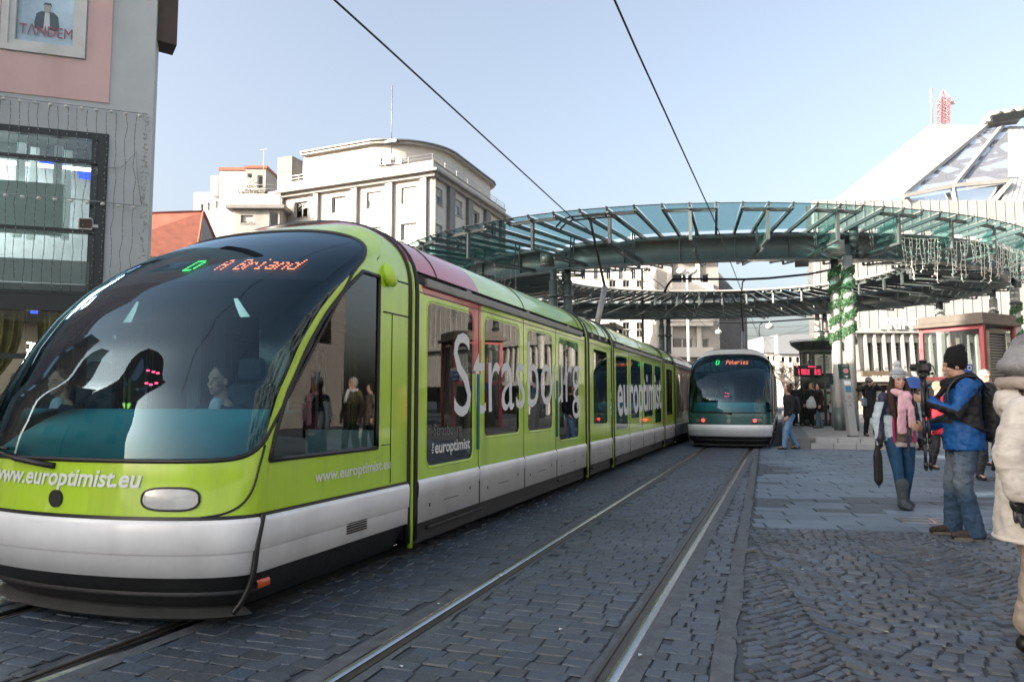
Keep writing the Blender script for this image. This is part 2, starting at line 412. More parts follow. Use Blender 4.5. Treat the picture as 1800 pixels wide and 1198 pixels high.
# mortar strip between tracks and forecourt, and bands along the rails
M_MORT = mat('mortar', (.085, .098, .112), .8, var=.35, vscale=9, bump=.5, bscale=60)
mb = MB(); P = [[], []]
for i in range(120):
    yy = 1.2+i*.18; P[0].append((kerbx(yy)-.05+random.gauss(0, .008), yy, -.0035)); P[1].append((kerbx(yy)+.06+random.gauss(0, .008), yy, -.0035))
mb.grid(P, flip=True); struct(mb.build('kerb_strip', M_MORT))
M_RAIL = mat('rail_steel', (.42, .44, .46), .22, 1., var=.12, vscale=30, spec=.5)
M_LIP = mat('rail_worn_steel', (.10, .09, .08), .45, .8, var=.3, vscale=12)
for tr, (xa, xb) in enumerate(((RAILS[0], RAILS[1]), (RAILS[2], RAILS[3]))):
    mb = MB()
    for rx, sgn in ((xa, -1), (xb, 1)):
        hw = .031
        mb.grid([[(rx-hw, y, -.006), (rx-hw+.008, y, .002), (rx, y, .004), (rx+hw-.008, y, .002), (rx+hw, y, -.006)] for y in (-8, 4, 12, 40, 95)], m=0, flip=True)
        g0, g1 = sorted((rx+sgn*hw, rx+sgn*(hw+.042)))
        mb.grid([[(g0, y, -.0105), (g1, y, -.0105)] for y in (-8, 95)], m=1, flip=True, sm=False)
        l0, l1 = sorted((rx+sgn*(hw+.042), rx+sgn*(hw+.064)))
        mb.bx(l0, l1, -8, 95, -.013, -.0005, m=1)
        for s0 in (-1, 1):
            P = [[], []]
            for i in range(170):
                yy = 1.+i*.2; e0 = rx+s0*(hw if s0 != sgn else hw+.064); P[0].append((e0, yy, -.006)); P[1].append((rx+s0*(.145+random.gauss(0, .012)), yy, -.006))
            mb.grid(P, m=2, flip=(s0 > 0), sm=False)
    struct(mb.build('tram_track', [M_RAIL, M_LIP, M_MORT]))

mb = MB(); mb.add([(-60, -90, -.008), (60, -90, -.008), (60, -4.5, -.008), (-60, -4.5, -.008)], [(0, 1, 2, 3)]); struct(mb.build('bounce_paving', mat('pale_bounce_paving', (.52, .50, .47), .8, var=.15, vscale=.8)))  # unseen pale sheet behind the camera, added to bounce sun onto the tram
# ------------------------------------------------------------------ trams
def livery(name, col, band_rules=(), band=(.52, .008, .022)):
    """gloss vehicle paint; band_rules = list of (y0,y1,zmin,slant) where a dark red livery block is painted"""
    m, nt, out = newmat(name); b = nd(nt, 'ShaderNodeBsdfPrincipled'); nt.links.new(b.outputs[0], out.inputs[0])
    b.inputs['Roughness'].default_value = .32; b.inputs['Coat Weight'].default_value = .9; b.inputs['Coat Roughness'].default_value = .035
    tc = nd(nt, 'ShaderNodeTexCoord'); sx = nd(nt, 'ShaderNodeSeparateXYZ'); nt.links.new(tc.outputs['Object'], sx.inputs[0])
    n = nd(nt, 'ShaderNodeTexNoise'); n.inputs['Scale'].default_value = 2.2; n.inputs['Detail'].default_value = 6
    nt.links.new(tc.outputs['Object'], n.inputs['Vector'])
    r = nd(nt, 'ShaderNodeMapRange'); r.inputs['To Min'].default_value = .9; r.inputs['To Max'].default_value = 1.1
    nt.links.new(n.outputs['Fac'], r.inputs['Value'])
    sock = None
    def M(op, a, c):
        q = nd(nt, 'ShaderNodeMath', operation=op)
        for i, s in enumerate((a, c)):
            if isinstance(s, (int, float)): q.inputs[i].default_value = s
            else: nt.links.new(s, q.inputs[i])
        return q.outputs[0]
    for (y0, y1, zm, sl) in band_rules:
        yy = M('ADD', sx.outputs[1], M('MULTIPLY', M('SUBTRACT', sx.outputs[2], 2.2), sl))
        k = M('MULTIPLY', M('MULTIPLY', M('GREATER_THAN', yy, y0), M('LESS_THAN', sx.outputs[1], y1)), M('GREATER_THAN', sx.outputs[2], zm))
        sock = k if sock is None else M('MAXIMUM', sock, k)
    mx = nd(nt, 'ShaderNodeMix', data_type='RGBA'); mx.inputs[6].default_value = (*col, 1); mx.inputs[7].default_value = (*band, 1)
    if sock is not None: nt.links.new(sock, mx.inputs['Factor'])
    else: mx.inputs['Factor'].default_value = 0
    sc = nd(nt, 'ShaderNodeVectorMath', operation='SCALE'); nt.links.new(mx.outputs[2], sc.inputs[0]); nt.links.new(r.outputs[0], sc.inputs['Scale'])
    mp = nd(nt, 'ShaderNodeMapping'); mp.inputs['Scale'].default_value = (2.5, 2.5, .35); nt.links.new(tc.outputs['Object'], mp.inputs['Vector'])
    n4 = nd(nt, 'ShaderNodeTexNoise'); n4.inputs['Scale'].default_value = 1.3; n4.inputs['Detail'].default_value = 9; n4.inputs['Roughness'].default_value = .7; nt.links.new(mp.outputs[0], n4.inputs['Vector'])
    r4 = nd(nt, 'ShaderNodeMapRange'); r4.inputs['From Min'].default_value = .48; r4.inputs['From Max'].default_value = .8; r4.inputs['To Max'].default_value = .38; nt.links.new(n4.outputs['Fac'], r4.inputs['Value'])
    gr = nd(nt, 'ShaderNodeMix', data_type='RGBA'); nt.links.new(r4.outputs[0], gr.inputs['Factor']); nt.links.new(sc.outputs[0], gr.inputs[6]); gr.inputs[7].default_value = (.10, .10, .07, 1)
    nt.links.new(gr.outputs[2], b.inputs['Base Color'])
    r5 = nd(nt, 'ShaderNodeMapRange'); r5.inputs['To Min'].default_value = .02; r5.inputs['To Max'].default_value = .11; nt.links.new(n4.outputs['Fac'], r5.inputs['Value']); nt.links.new(r5.outputs[0], b.inputs['Coat Roughness'])
    bp = nd(nt, 'ShaderNodeBump'); bp.inputs['Strength'].default_value = .05; bp.inputs['Distance'].default_value = .05
    n2 = nd(nt, 'ShaderNodeTexNoise'); n2.inputs['Scale'].default_value = 1.6; n2.inputs['Detail'].default_value = 1
    nt.links.new(tc.outputs['Object'], n2.inputs['Vector']); nt.links.new(n2.outputs['Fac'], bp.inputs['Height']); nt.links.new(bp.outputs[0], b.inputs['Coat Normal'])
    return m
LIME = (.48, .74, .03)
T_LIME = livery('lime_tram_paint', LIME, [(2.62, 3.86, 2.28, .75), (3.56, 3.90, 1.62, 0), (19.9, 24.2, 1.0, 0)])
T_SILVER = livery('silver_tram_paint', (.47, .47, .45))
T_TEAL = livery('dark_green_tram_paint', (.006, .095, .095))
T_WHITE = mat('white_tram_skirt', (.88, .90, .92), .38, var=.06, vscale=4, coat=.5, dirt=.45)
T_BLACK = mat('black_underframe', (.016, .018, .019), .55, var=.35, vscale=6, bump=.25, bscale=25)
T_RUBBER = mat('black_rubber', (.012, .013, .014), .38, var=.2, vscale=8)
T_DARK = mat('dark_cab_trim', (.022, .026, .03), .6, var=.2)
T_SEAT = mat('seat_fabric', (.03, .045, .06), .8, var=.3, vscale=12)
T_FLOOR = mat('tram_floor', (.06, .06, .065), .7, var=.2)
T_LINING = mat('tram_lining', (.30, .32, .33), .6, var=.1)
T_GREY = mat('grey_tram_trim', (.27, .27, .26), .45, var=.15, metal=.4)
T_DASH = mat('teal_dashboard', (.05, .30, .33), .5, var=.12)
T_WS = glass('windscreen_glass', (.58, .82, .88), 1.65, coat=(.62, .84, 1.0))
T_WIN = glass('tram_window_glass', (.20, .25, .25), 1.65, wave=.03, wscale=.9)
T_CABWIN = glass('cab_window_glass', (.42, .58, .56), 1.65, wave=.02)
T_LED_G = glow('green_led', (.03, .9, .14), 2.6)
T_LED_R = glow('orange_led', (1.0, .17, .07), 2.8)
T_LED_P = glow('red_led', (1.0, .05, .12), 2.2)
T_TAIL = glow('tail_lamp_lit', (1.0, .02, .015), 4.5)
T_LETTER = mat('pale_vinyl_letters', (.78, .80, .80), .5, var=.03)
T_LETTER2 = mat('grey_vinyl_letters', (.16, .165, .17), .5, var=.03)
T_CHROME = mat('lamp_reflector', (.80, .80, .80), .35, var=.12, vscale=9)
T_BOWL = mat('lamp_bowl', (.5, .5, .52), .12, metal=1, var=.05)
T_LAMPGLASS = glass('lamp_cover_glass', (.9, .92, .92), 1.5, dust=.16, dcol=(.6, .58, .55))
T_AMBER = mat('amber_lens', (.30, .045, .006), .2, var=.3, vscale=20, coat=.6, emit=.12)
W_T = 1.15; YJ = 2.28; ZH = .70; ZT = 2.935
_zt = np.array([.05, .33, .5, .66, .95, 1.15, 1.4, 1.7, 1.95, 2.16, 2.34, 2.5, 2.65, 2.77, 2.86, 2.91, 2.935])
_yt = np.array([.10, .03, .0, .015, .03, .05, .11, .27, .46, .68, .92, 1.19, 1.49, 1.80, 2.05, 2.20, 2.28])
_zz = np.linspace(.05, 2.935, 600); _yy = np.interp(_zz, _zt, _yt); _k = np.exp(-np.linspace(-2, 2, 41)**2); _k /= _k.sum()
_ys = np.convolve(np.pad(_yy, 20, mode='edge'), _k, 'valid'); _ys[-25:] = np.interp(_zz[-25:], [_zz[-25], _zz[-1]], [_ys[-25], 2.28])
def yn(z): return float(np.interp(z, _zz, _ys))
def wz(z):
    if z <= 2.25: return W_T-(.03*max(0, .33-z)/.25)
    return W_T*max(0, 1-((z-2.25)/ZH)**2.5)**.4
def bz(z): return min(float(np.interp(z, [.95, 1.5, 2.3], [.42, .53, .60])), .8*(YJ-yn(z)))
def surf(a, z, off=0.):
    w = wz(z); y0 = yn(z); b = bz(z); s = 1 if a >= 0 else -1; q = abs(a)
    if q <= 1: t = q*PI/2; p = np.array([s*w*math.sin(t), y0+b*(1-math.cos(t)), z])
    else: p = np.array([s*w, y0+b+(q-1)*(YJ-y0-b), z])
    if off:
        e = 1e-3; du = surf(a+e, z)-surf(a-e, z); dz = surf(a, min(z+e, (ZT-.001)))-surf(a, z-e); n = np.cross(du, dz); n /= np.linalg.norm(n)+1e-12
        p = p+n*off
    return p
def a_of_y(y, z): ye = yn(z)+bz(z); return 1+(y-ye)/(YJ-ye)
AE = .955
def zb(a): return .995+.115*min(1, abs(a)/AE)**9
def ztp(a): return 2.29+.45*max(0, 1-(abs(a)/AE)**3.2)**.55
def aw(z): ye = yn(z)+bz(z); return a_of_y(min(ye+.05, (ye+YJ)/2), z)
def ar(z): return max(a_of_y(1.79, z), aw(z)+.01*(1 if z > 2.3 else 1))
def patch(mb, fa, fz, n, m, mi=0, off=0., sm=True):
    """fa(s,z)->a ; fz(s,t)->z with s,t in 0..1"""
    G = []
    for j in range(m+1):
        row = []
        for i in range(n+1):
            s, t = i/n, j/m; z = fz(s, t); row.append(surf(fa(s, z), z, off))
        G.append(row)
    mb.grid(G, mi, sm)
def lin(a, b): return lambda s, t: a+(b-a)*t
def zrow(z0): return lambda s, t: z0+((ZT-.001)-z0)*(1-(1-t)**2)
def on_nose(body, ac, zc, height, shear=.2, weight=.008, spacing=1., width=1.):
    V, Fs = text_mesh(body, 1., shear, weight, spacing); k = height/.69; V[:, 0] *= width/k/(V[:, 0].max()-V[:, 0].min()); mid = (V[:, 0].min()+V[:, 0].max())/2; mb = MB(); P = []
    for p in V:
        z = zc+p[1]*k; X = (p[0]-mid)*k; lo = ac+X/1.15*.66
        for _ in range(4): lo += (ac_x(ac)+X-surf(lo, z)[0])/1.6
        P.append(surf(lo, z, .006))
    mb.add(P, Fs); return mb
def ac_x(a): return W_T*math.sin(a*PI/2)
def strip_on(mb, pts, r, mi=0, n=6): mb.tube([surf(a, z, .004) for a, z in pts], r, n, mi)
def hoop(y, z0=.16, inset=0., rad=.05, dx=0):
    """closed portal section at y following the body outline"""
    P = []; w = W_T-inset
    for z in np.linspace(z0, 2.2, 10): P.append((w, y, z))
    for t in np.linspace(0, PI, 23): P.append((w*abs(math.cos(t))**.8*(1 if t < PI/2 else -1), y, 2.25+(ZH-inset)*math.sin(t)**.8))
    for z in np.linspace(2.2, z0, 10): P.append((-w, y, z))
    return P
def roof_section(y, z0=2.48, inset=0.):
    t0 = z0; P = []
    for s in (1, -1):
        zs = [2.25+ZH*math.sin(q) for q in np.linspace(math.asin((z0-2.25)/ZH), PI/2, 12)]
        L = [(s*W_T*max(0, 1-min(1, ((z-2.25)/ZH))**2.5)**.4, y, z-inset) for z in zs]
        P += L if s == 1 else L[::-1][1:]
    return P
def make_cab(root, paint, front_paint, reverse_y=None, front='green', detail=True):
    """driver's cab with shell, glass, skirt, lamps and interior"""
    mb = MB()
    rows = lin(.67, 2.25)
    for sg in (1, -1):
        A = lambda f: (lambda s, z: sg*f(s, z))
        P1 = lambda s, z: AE+(aw(z)-AE)*s; P2 = lambda s, z: aw(z)+(ar(z)-aw(z))*s; P3 = lambda s, z: ar(z)+(2-ar(z))*s
        def pp(fa, fz, n, m):
            G = [[surf(sg*fa(i/n, fz(i/n, j/m)), fz(i/n, j/m)) for i in range(n+1)] for j in range(m+1)]
            mb.grid(G, 0, True, flip=(sg < 0))
        pp(P1, lin(.67, 2.3), 3, 26); pp(P1, zrow(2.3), 3, 16)
        pp(P2, lin(.67, .985), 8, 4); pp(P2, lambda s, t: zrow(2.32)(s, t), 8, 16)
        pp(P3, lin(.67, 2.3), 5, 20); pp(P3, zrow(2.3), 5, 16)
        mb.build('cab_shell', paint, root); mb = MB()
    mb = MB()
    for sg in (1, -1):
        for f0, f1, za, zb_, n, m in ((lambda z: AE, aw, .67, 2.86, 3, 24), (aw, ar, .67, .985, 6, 3), (aw, ar, 2.33, 2.86, 6, 12), (ar, lambda z: 1.98, .67, 2.86, 5, 24)):
            mb.grid([[surf(sg*(f0(z)+(f1(z)-f0(z))*i/n), z, -.03) for i in range(n+1)] for z in np.linspace(za, zb_, m)], 0, True, flip=(sg < 0))
    mb.grid([[surf(-AE+2*AE*i/30, zb(-AE+2*AE*i/30)*t+.67*(1-t), -.03) for i in range(31)] for t in np.linspace(0, 1, 4)], 0)
    mb.build('cab_lining', T_DARK, root)
    mb = MB(); patch(mb, lambda s, z: -AE+2*AE*s, lambda s, t: ztp(-AE+2*AE*s)+((ZT-.001)-ztp(-AE+2*AE*s))*(1-(1-t)**2), 44, 14)
    mb.build('front_roof_panel', paint, root)
    mb = MB(); patch(mb, lambda s, z: -AE+2*AE*s, lambda s, t: .67+(zb(-AE+2*AE*s)-.67)*t, 40, 6)
    mb.build('front_panel', front_paint, root)
    # windscreen with black printed border
    mb = MB(); patch(mb, lambda s, z: -AE+2*AE*s, lambda s, t: zb(-AE+2*AE*s)+(ztp(-AE+2*AE*s)-zb(-AE+2*AE*s))*t, 48, 40, off=0)
    ws = mb.build('windscreen', T_WS, root)
    mb = MB()
    edge = [(-AE+2*AE*i/60, zb(-AE+2*AE*i/60)) for i in range(61)]+[(AE-2*AE*i/60, ztp(AE-2*AE*i/60)) for i in range(61)]
    mb.tube([surf(a, z, .0) for a, z in edge], .014, 6, 0, closed=True)
    mb.build('windscreen_seal', T_RUBBER, root)
    # side windows
    for sg in (1, -1):
        mb = MB(); G = []
        for j in range(25):
            z = .985+(2.32-.985)*j/24; G.append([surf(sg*(aw(z)+(ar(z)-aw(z))*i/10), z, -.004) for i in range(11)])
        mb.grid(G, 0, True, flip=(sg < 0)); sw = mb.build('cab_side_window', T_CABWIN, root)
        mb = MB()
        ed = [(sg*aw(z), z) for z in np.linspace(.985, 2.32, 20)]+[(sg*ar(z), z) for z in np.linspace(2.32, .985, 14)]+[(sg*(ar(.985)+(aw(.985)-ar(.985))*q), .985) for q in np.linspace(0, 1, 10)]
        mb.tube([surf(a, z, 0) for a, z in ed], .017, 6, 0, closed=True); mb.build('seal', T_RUBBER, sw)
    # skirts: white bumper with crease, black apron, plough
    mb = MB()
    def band(zs, offs, mi, a0=-2, a1=2, n=80):
        G = [[surf(a0+(a1-a0)*i/n, z, o) for i in range(n+1)] for z, o in zip(zs, offs)]; mb.grid(G, mi)
    band([.33, .335, .46, .47, .475, .63, .655, .66], [.0, .012, .014, .02, .026, .03, .022, 0], 0)
    mb.build('bumper', T_WHITE, root)
    mb = MB(); band([.665, .672], [.012, .010], 0); band([.655, .68], [.006, .004], 0); mb.build('black_band', T_RUBBER, root)
    mb = MB(); band([.09, .12, .25, .335], [-.14, -.10, -.04, -.012], 0)
    band([.20, .215, .23], [-.03, -.012, -.03], 0, -1, 1); mb.build('apron', T_BLACK, root)
    mb = MB(); G = [[surf(-.98+1.96*i/40, z, o) for i in range(41)] for z, o in ((.045, -.10), (.06, -.06), (.085, -.12), (.10, -.4))]
    mb.grid(G, 0, False); mb.build('deflector_plate', mat('plough_steel', (.05, .052, .05), .5, var=.3), root)
    for sg in (1, -1):
        mb = MB(); mb.tube([surf(sg*q[0], q[1], .022) for q in curve([np.array(p) for p in ((1.0, .67), (.985, .6), (.96, .5), (.93, .40), (.89, .30), (.83, .2), (.76, .12))])], .019, 6); mb.build('bumper_seam', T_RUBBER, root)
    for sg in (1, -1):
        mb = MB(); mb.tube([surf(sg*q[0], q[1], .003) for q in curve([np.array(p) for p in ((.965, 1.08), (.955, .98), (.93, .89), (.89, .81), (.82, .74), (.72, .695), (.6, .675))])], .007, 5); mb.build('panel_seam', T_RUBBER, root)
    # centre badge and headlamps
    mb = MB(); c = surf(0, .765, 0); mb.tube([c+np.array([0, .01, 0]), c+np.array([0, -.012, 0])], .052, 20, 0, sm=False)
    mb.build('coupler_cover', T_BLACK if front == 'green' else T_GREY, root)
    for sg in (1, -1):
        ac = sg*.47; zc = .78
        def lp(u, v, o): return surf(ac+u, zc+v, o)
        G = []
        for k in range(7):
            q = 1-k/6; G.append([lp(sg*(.118*q*math.copysign(abs(math.cos(t))**.6, math.cos(t))), .062*q*math.copysign(abs(math.sin(t))**.75, math.sin(t)), .006+.004*math.cos(q*PI/2)) for t in np.linspace(0, 2*PI, 29)])
        mb = MB(); mb.grid(G, 0, True, flip=(sg > 0)); lamp = mb.build('headlight', T_CHROME if front == 'green' else T_TEAL, root)
        rim = [lp(sg*.12*math.copysign(abs(math.cos(t))**.6, math.cos(t)), .064*math.copysign(abs(math.sin(t))**.75, math.sin(t)), .006) for t in np.linspace(0, 2*PI, 40)[:-1]]
        mb = MB(); mb.tube(rim, .007, 5, closed=True); mb.build('lamp_rim', T_RUBBER, lamp)
        G = []
        for k in range(5):
            q = 1-k/4; G.append([lp(sg*(.116*q*math.copysign(abs(math.cos(t))**.6, math.cos(t))), .06*q*math.copysign(abs(math.sin(t))**.75, math.sin(t)), .012+.012*math.cos(q*PI/2)) for t in np.linspace(0, 2*PI, 29)])
        mb = MB(); mb.grid(G, 0, True, flip=(sg > 0)); mb.build('lamp_cover', T_LAMPGLASS, lamp)
        if front != 'green':
            mb = MB(); mb.ball(lp(-sg*.055, 0, .012), (.042, .02, .042)); mb.build('tail_lamp', T_TAIL, lamp)
        mb = MB(); mb.grid([[surf(sg*a, z, o) for a in np.linspace(.95, 1.04, 8)] for z, o in ((.232, .0), (.240, .012), (.278, .014), (.286, 0))], 0, True, flip=(sg < 0))
        mb.build('turn_signal', T_AMBER, root)
        # rear-view camera pod
        mb = MB(); c = np.array([sg*(wz(2.36)+.015), 1.93, 2.355]); mb.ball(c, (.055, .085, .105), 20, 14, 0, Matrix.Rotation(-.35*sg, 3, 'Y'))
        mb.build('camera_pod', paint if front == 'green' else T_RUBBER, root)
    # wiper
    mb = MB(); w0 = surf(-.10, .985, .02); w1 = surf(-.62, 1.03, .035)
    if front == 'green': pts = [surf(-.02, .955, .012), surf(-.2, .985, .03), surf(-.45, 1.04, .03), surf(-.7, 1.03, .02)]; pt2 = [surf(-.28, 1.045, .02), surf(-.52, 1.05, .02), surf(-.85, 1.02, .02)]
    else: pts = [surf(.05, .955, .012), surf(-.1, 1.0, .03), surf(-.28, 1.03, .03)]; pt2 = [surf(.06, .985, .02), surf(-.2, 1.02, .02), surf(-.5, 1.0, .02)]
    mb.tube(pts, [.02, .016, .012, .010][:len(pts)], 6); mb.tube(pt2, .012, 5); mb.build('wiper', T_RUBBER, root)
    # inside: floor, dash, header with destination display, back wall, seat
    mb = MB(); mb.bx(-1.08, 1.08, .5, YJ, .36, .40, 0); mb.build('cab_floor', T_FLOOR, root)
    mb = MB(); G = []
    for t in np.linspace(0, 1, 10):
        row = []
        for i in range(31):
            a = -.93+1.86*i/30; p = surf(a, 1.0, -.05); back = np.array([p[0]*.98, .85+.35*math.cos(p[0]*1.1), 1.0])
            q = p+(back-p)*t; q[2] = .985+.30*t+.04*math.sin(t*PI); row.append(q)
        G.append(row)
    mb.grid(G, 0); mb.grid([[(p[0], p[1], p[2]) for p in G[-1]], [(p[0], p[1]+.02, .42) for p in G[-1]]], 0, flip=True)
    mb.build('dashboard', T_DASH, root)
    mb = MB(); hz0, hz1 = 2.24, 2.72
    G = [[surf(-.78+1.56*i/24, z, -.055) for i in range(25)] for z in np.linspace(hz0, hz1, 8)]; mb.grid(G, 0)
    back = [[(p[0], p[1], p[2]) for p in G[0]], [(p[0], max(p[1]+.1, 1.7), p[2]) for p in G[0]]]; mb.grid(back, 0)
    mb.build('destination_box', T_DARK, root)
    mb = MB(); mb.plate([rect(-1.08, 1.08, .4, 2.3)+[], rrect(-.95, -.28, 1.05, 2.1, .05), rrect(.05, .95, 1.1, 2.1, .05)], .03, (0, YJ-.12, 0)); mb.build('cab_partition', T_LINING, root)
    mb = MB(); mb.bx(-.51, .01, 1.55, 2.0, .42, .62); mb.bx(-.49, -.01, 1.98, 2.08, .5, 1.5); mb.bx(-.38, -.12, 1.99, 2.07, 1.52, 1.72); mb.build('driver_seat', T_SEAT, root, bevel=.05)
    mb = MB(); mb.grid([[surf(a, z, -.03) for a in np.linspace(-AE, AE, 30)] for z in np.linspace(2.58, 2.9, 8)], 0); mb.build('cab_ceiling', T_DARK, root)
def dots_part(name, root, txt, x0, zc, pitch, pz, material):
    mb = MB()
    for c, r in dot_text(txt):
        z = zc+(r-3)*pz
        x = x0+c*pitch; a = math.asin(max(-.99, min(.99, x/W_T)))*2/PI
        for _ in range(3): a += (x-surf(a, z, -.05)[0])/1.7
        p = surf(a, z, -.042); e = 1e-3; du = surf(a+e, z)-surf(a-e, z); du /= np.linalg.norm(du); dz = surf(a, z+e)-surf(a, z-e); dz /= np.linalg.norm(dz)
        q = pitch*.46; q2 = pz*.42; mb.add([p-du*q-dz*q2, p+du*q-dz*q2, p+du*q+dz*q2, p-du*q+dz*q2], [(0, 1, 2, 3)])
    return mb.build(name, material, root)
def make_module(root, y0, y1, wins, paint, short=False, grille=False, rail=True):
    """one car body section; wins = (ya,yb,za,zb)"""
    for sg in (1, -1):
        ex = (0, 1, 0) if sg > 0 else (0, -1, 0)
        L = lambda pts: pts if sg > 0 else [(-p[0], p[1]) for p in pts][::-1]
        mb = MB(); holes = [L(rrect(a, b, c, d, .075)) for a, b, c, d in wins]
        mb.plate([L(rect(y0, y1, .67, 2.36))]+holes, .05, (sg*W_T, 0, 0), ex)
        side = mb.build('side_panel', paint, root)
        mb = MB(); mb.plate([L(rect(y0, y1, .4, 2.34))]+holes, .012, (sg*(W_T-.053), 0, 0), ex); mb.build('inner_lining', T_LINING, root)
        for a, b, c, d in wins:
            mb = MB(); mb.plate([L(rrect(a-.005, b+.005, c-.005, d+.005, .075))], 0, (sg*(W_T+.0012), 0, 0), ex, back=False)
            wn = mb.build('window', T_WIN, root)
            mb = MB(); loop = rrect(a+.005, b-.005, c+.005, d-.005, .07); mb.tube([(sg*(W_T-.007), p[0], p[1]) for p in loop], .008, 5, closed=True); mb.build('window_seal', T_RUBBER, wn)
            mb = MB(); loop = rrect(a-.025, b+.025, c-.025, d+.025, .095); mb.tube([(sg*(W_T-.008), p[0], p[1]) for p in loop], .014, 6, closed=True); mb.build('window_surround', paint, wn)
        mb = MB()
        # white skirt panels with rounded top, black sill
        sec = [(.30, -.008), (.305, .010), (.53, .012), (.534, .017), (.63, .021), (.658, .014), (.668, .0)]
        cuts = [y0]+[(wins[i][1]+wins[i+1][0])/2 for i in range(len(wins)-1)]+[y1] if wins else [y0, y1]
        for a, b in zip(cuts[:-1], cuts[1:]):
            mb.grid([[(sg*(W_T+o), y, z) for y in (a+.006, b-.006)] for z, o in sec], 0, True, flip=(sg < 0))
        for k, (a, b, c, d) in enumerate(wins): pass
        sk_ = mb.build('skirt', T_WHITE, root)
        mb = MB()
        for cy in cuts[1:-1]: mb.bx(*sorted((sg*(W_T+.0), sg*(W_T+.018))), cy-.006, cy+.006, .30, .668)
        for a, b in zip(cuts[:-1], cuts[1:]):
            for yy, zz in ((a+.22, .42), (b-.25, .47)): mb.bx(*sorted((sg*(W_T+.005), sg*(W_T+.0145))), yy, yy+.022, zz, zz+.03)
            mb.bx(*sorted((sg*(W_T+.005), sg*(W_T+.0138))), (a+b)/2-.16, (a+b)/2+.16, .44, .446)
        for cy in cuts[1:-1]:
            mb.bx(*sorted((sg*(W_T-.002), sg*(W_T+.0025))), cy-.005, cy+.005, .67, 2.36)
        mb.bx(*sorted((sg*(W_T-.01), sg*(W_T+.002))), y0+.02, y1-.02, 2.287, 2.297)
        mb.build('panel_joints', T_RUBBER, root)
        mb = MB(); mb.bx(*sorted((sg*.95, sg*(W_T-.035))), y0, y1, .12, .305)
        mb.bx(*sorted((sg*(W_T-.06), sg*(W_T-.005))), y0+.25, min(y1-.25, y0+1.5), .215, .25)
        if not short: mb.bx(*sorted((sg*(W_T-.06), sg*(W_T-.005))), y1-1.5, y1-.25, .215, .25)
        mb.build('underframe', T_BLACK, root, bevel=.012)
        if rail and not short:
            mb = MB(); mb.bx(*sorted((sg*(W_T-.01), sg*(W_T+.035))), y0+.12, y1-.25, 2.345, 2.425); mb.build('door_rail', T_GREY, root, bevel=.012)
        for k in range(3):
            mb = MB(); yy = y0+(y1-y0)*(k+.6)/3.1; mb.bx(*sorted((sg*(W_T-.09), sg*(W_T-.03))), yy, yy+.12, 2.42, 2.47); mb.build('roof_hinge', T_GREY, root)
    mb = MB(); mb.grid([roof_section(y) for y in (y0, y0+.45, (y0+y1)/2, y1-.3, y1)], 0, True, flip=False)
    P = roof_section(y0); mb.add(P, [tuple(range(len(P)))[::-1]]); P = roof_section(y1); mb.add(P, [tuple(range(len(P)))])
    mb.build('roof', paint, root)
    mb = MB()
    for yy in (y0+.42, (y0+y1)/2, y1-.28):
        mb.tube([(p[0]*1.001, p[1], p[2]+.001) for p in roof_section(yy)], .006, 4, cap=False)
    mb.build('roof_seams', T_BLACK, root)
    mb = MB(); mb.bx(-W_T+.06, W_T-.06, y0, y1, 2.35, 2.485); mb.bx(-1.0, 1.0, y0, y1, .30, .36, 0); mb.build('chassis', T_BLACK, root)
    mb = MB(); mb.bx(-1.02, 1.02, y0+.02, y1-.02, .36, .38, 0); mb.bx(-1.02, 1.02, y0+.02, y1-.02, 2.31, 2.34, 1)
    if not short:
        for yy in np.arange(y0+1.0, y1-.6, 1.55):
            for sx in (-.78, .78):
                mb.bx(sx-.22, sx+.22, yy-.22, yy+.2, .74, .82, 2); mb.bx(sx-.22, sx+.22, yy+.18, yy+.26, .78, 1.32, 2); mb.bx(sx-.05, sx+.05, yy-.1, yy+.1, .38, .74, 2)
        for yy in np.arange(y0+.8, y1, 1.4):
            for sx in (-.42, .42): mb.tube([(sx, yy, .38), (sx, yy, 2.32)], .018, 6, 3)
    mb.build('interior', [T_FLOOR, T_LINING, T_SEAT, T_GREY], root)
def bellows(root, y0, y1, paint):
    mb = MB(); ym = (y0+y1)/2
    for k in range(4):
        yy = y0+(y1-y0)*(k+.5)/4; mb.tube(hoop(yy, .2, .06), .045, 6)
    mb.grid([hoop(y0, .2, .08), hoop(y1, .2, .08)], 0)
    mb.build('bellows', T_RUBBER, root)
    for yy in (y0+.025, y1-.025):
        mb = MB(); mb.tube(hoop(yy, .17, .005), .028, 6); mb.build('gasket', T_RUBBER, root)
    mb = MB(); mb.tube(hoop(ym, .12, .012), .026, 8); mb.build('portal_ring', paint, root)
MODS = [('L', 2.46, 8.28), ('S', 8.52, 10.20), ('L', 10.42, 16.52), ('S', 16.78, 18.72), ('L', 18.95, 24.55)]
WINS = {0: [(2.65, 3.66, .78, 2.22), (4.0, 5.08, .98, 2.22), (5.43, 6.44, .98, 2.22), (6.8, 7.84, .80, 2.22)],
        1: [(8.83, 9.86, .95, 2.2)],
        2: [(10.62, 11.72, .8, 2.2), (12.1, 13.25, .98, 2.2), (13.65, 14.85, .98, 2.2), (15.2, 16.2, .8, 2.2)],
        3: [(17.15, 18.3, .95, 2.2)],
        4: [(19.2, 20.25, .8, 2.2), (20.6, 21.6, .98, 2.2), (22.0, 23.0, .98, 2.2), (23.3, 24.3, .8, 2.2)]}
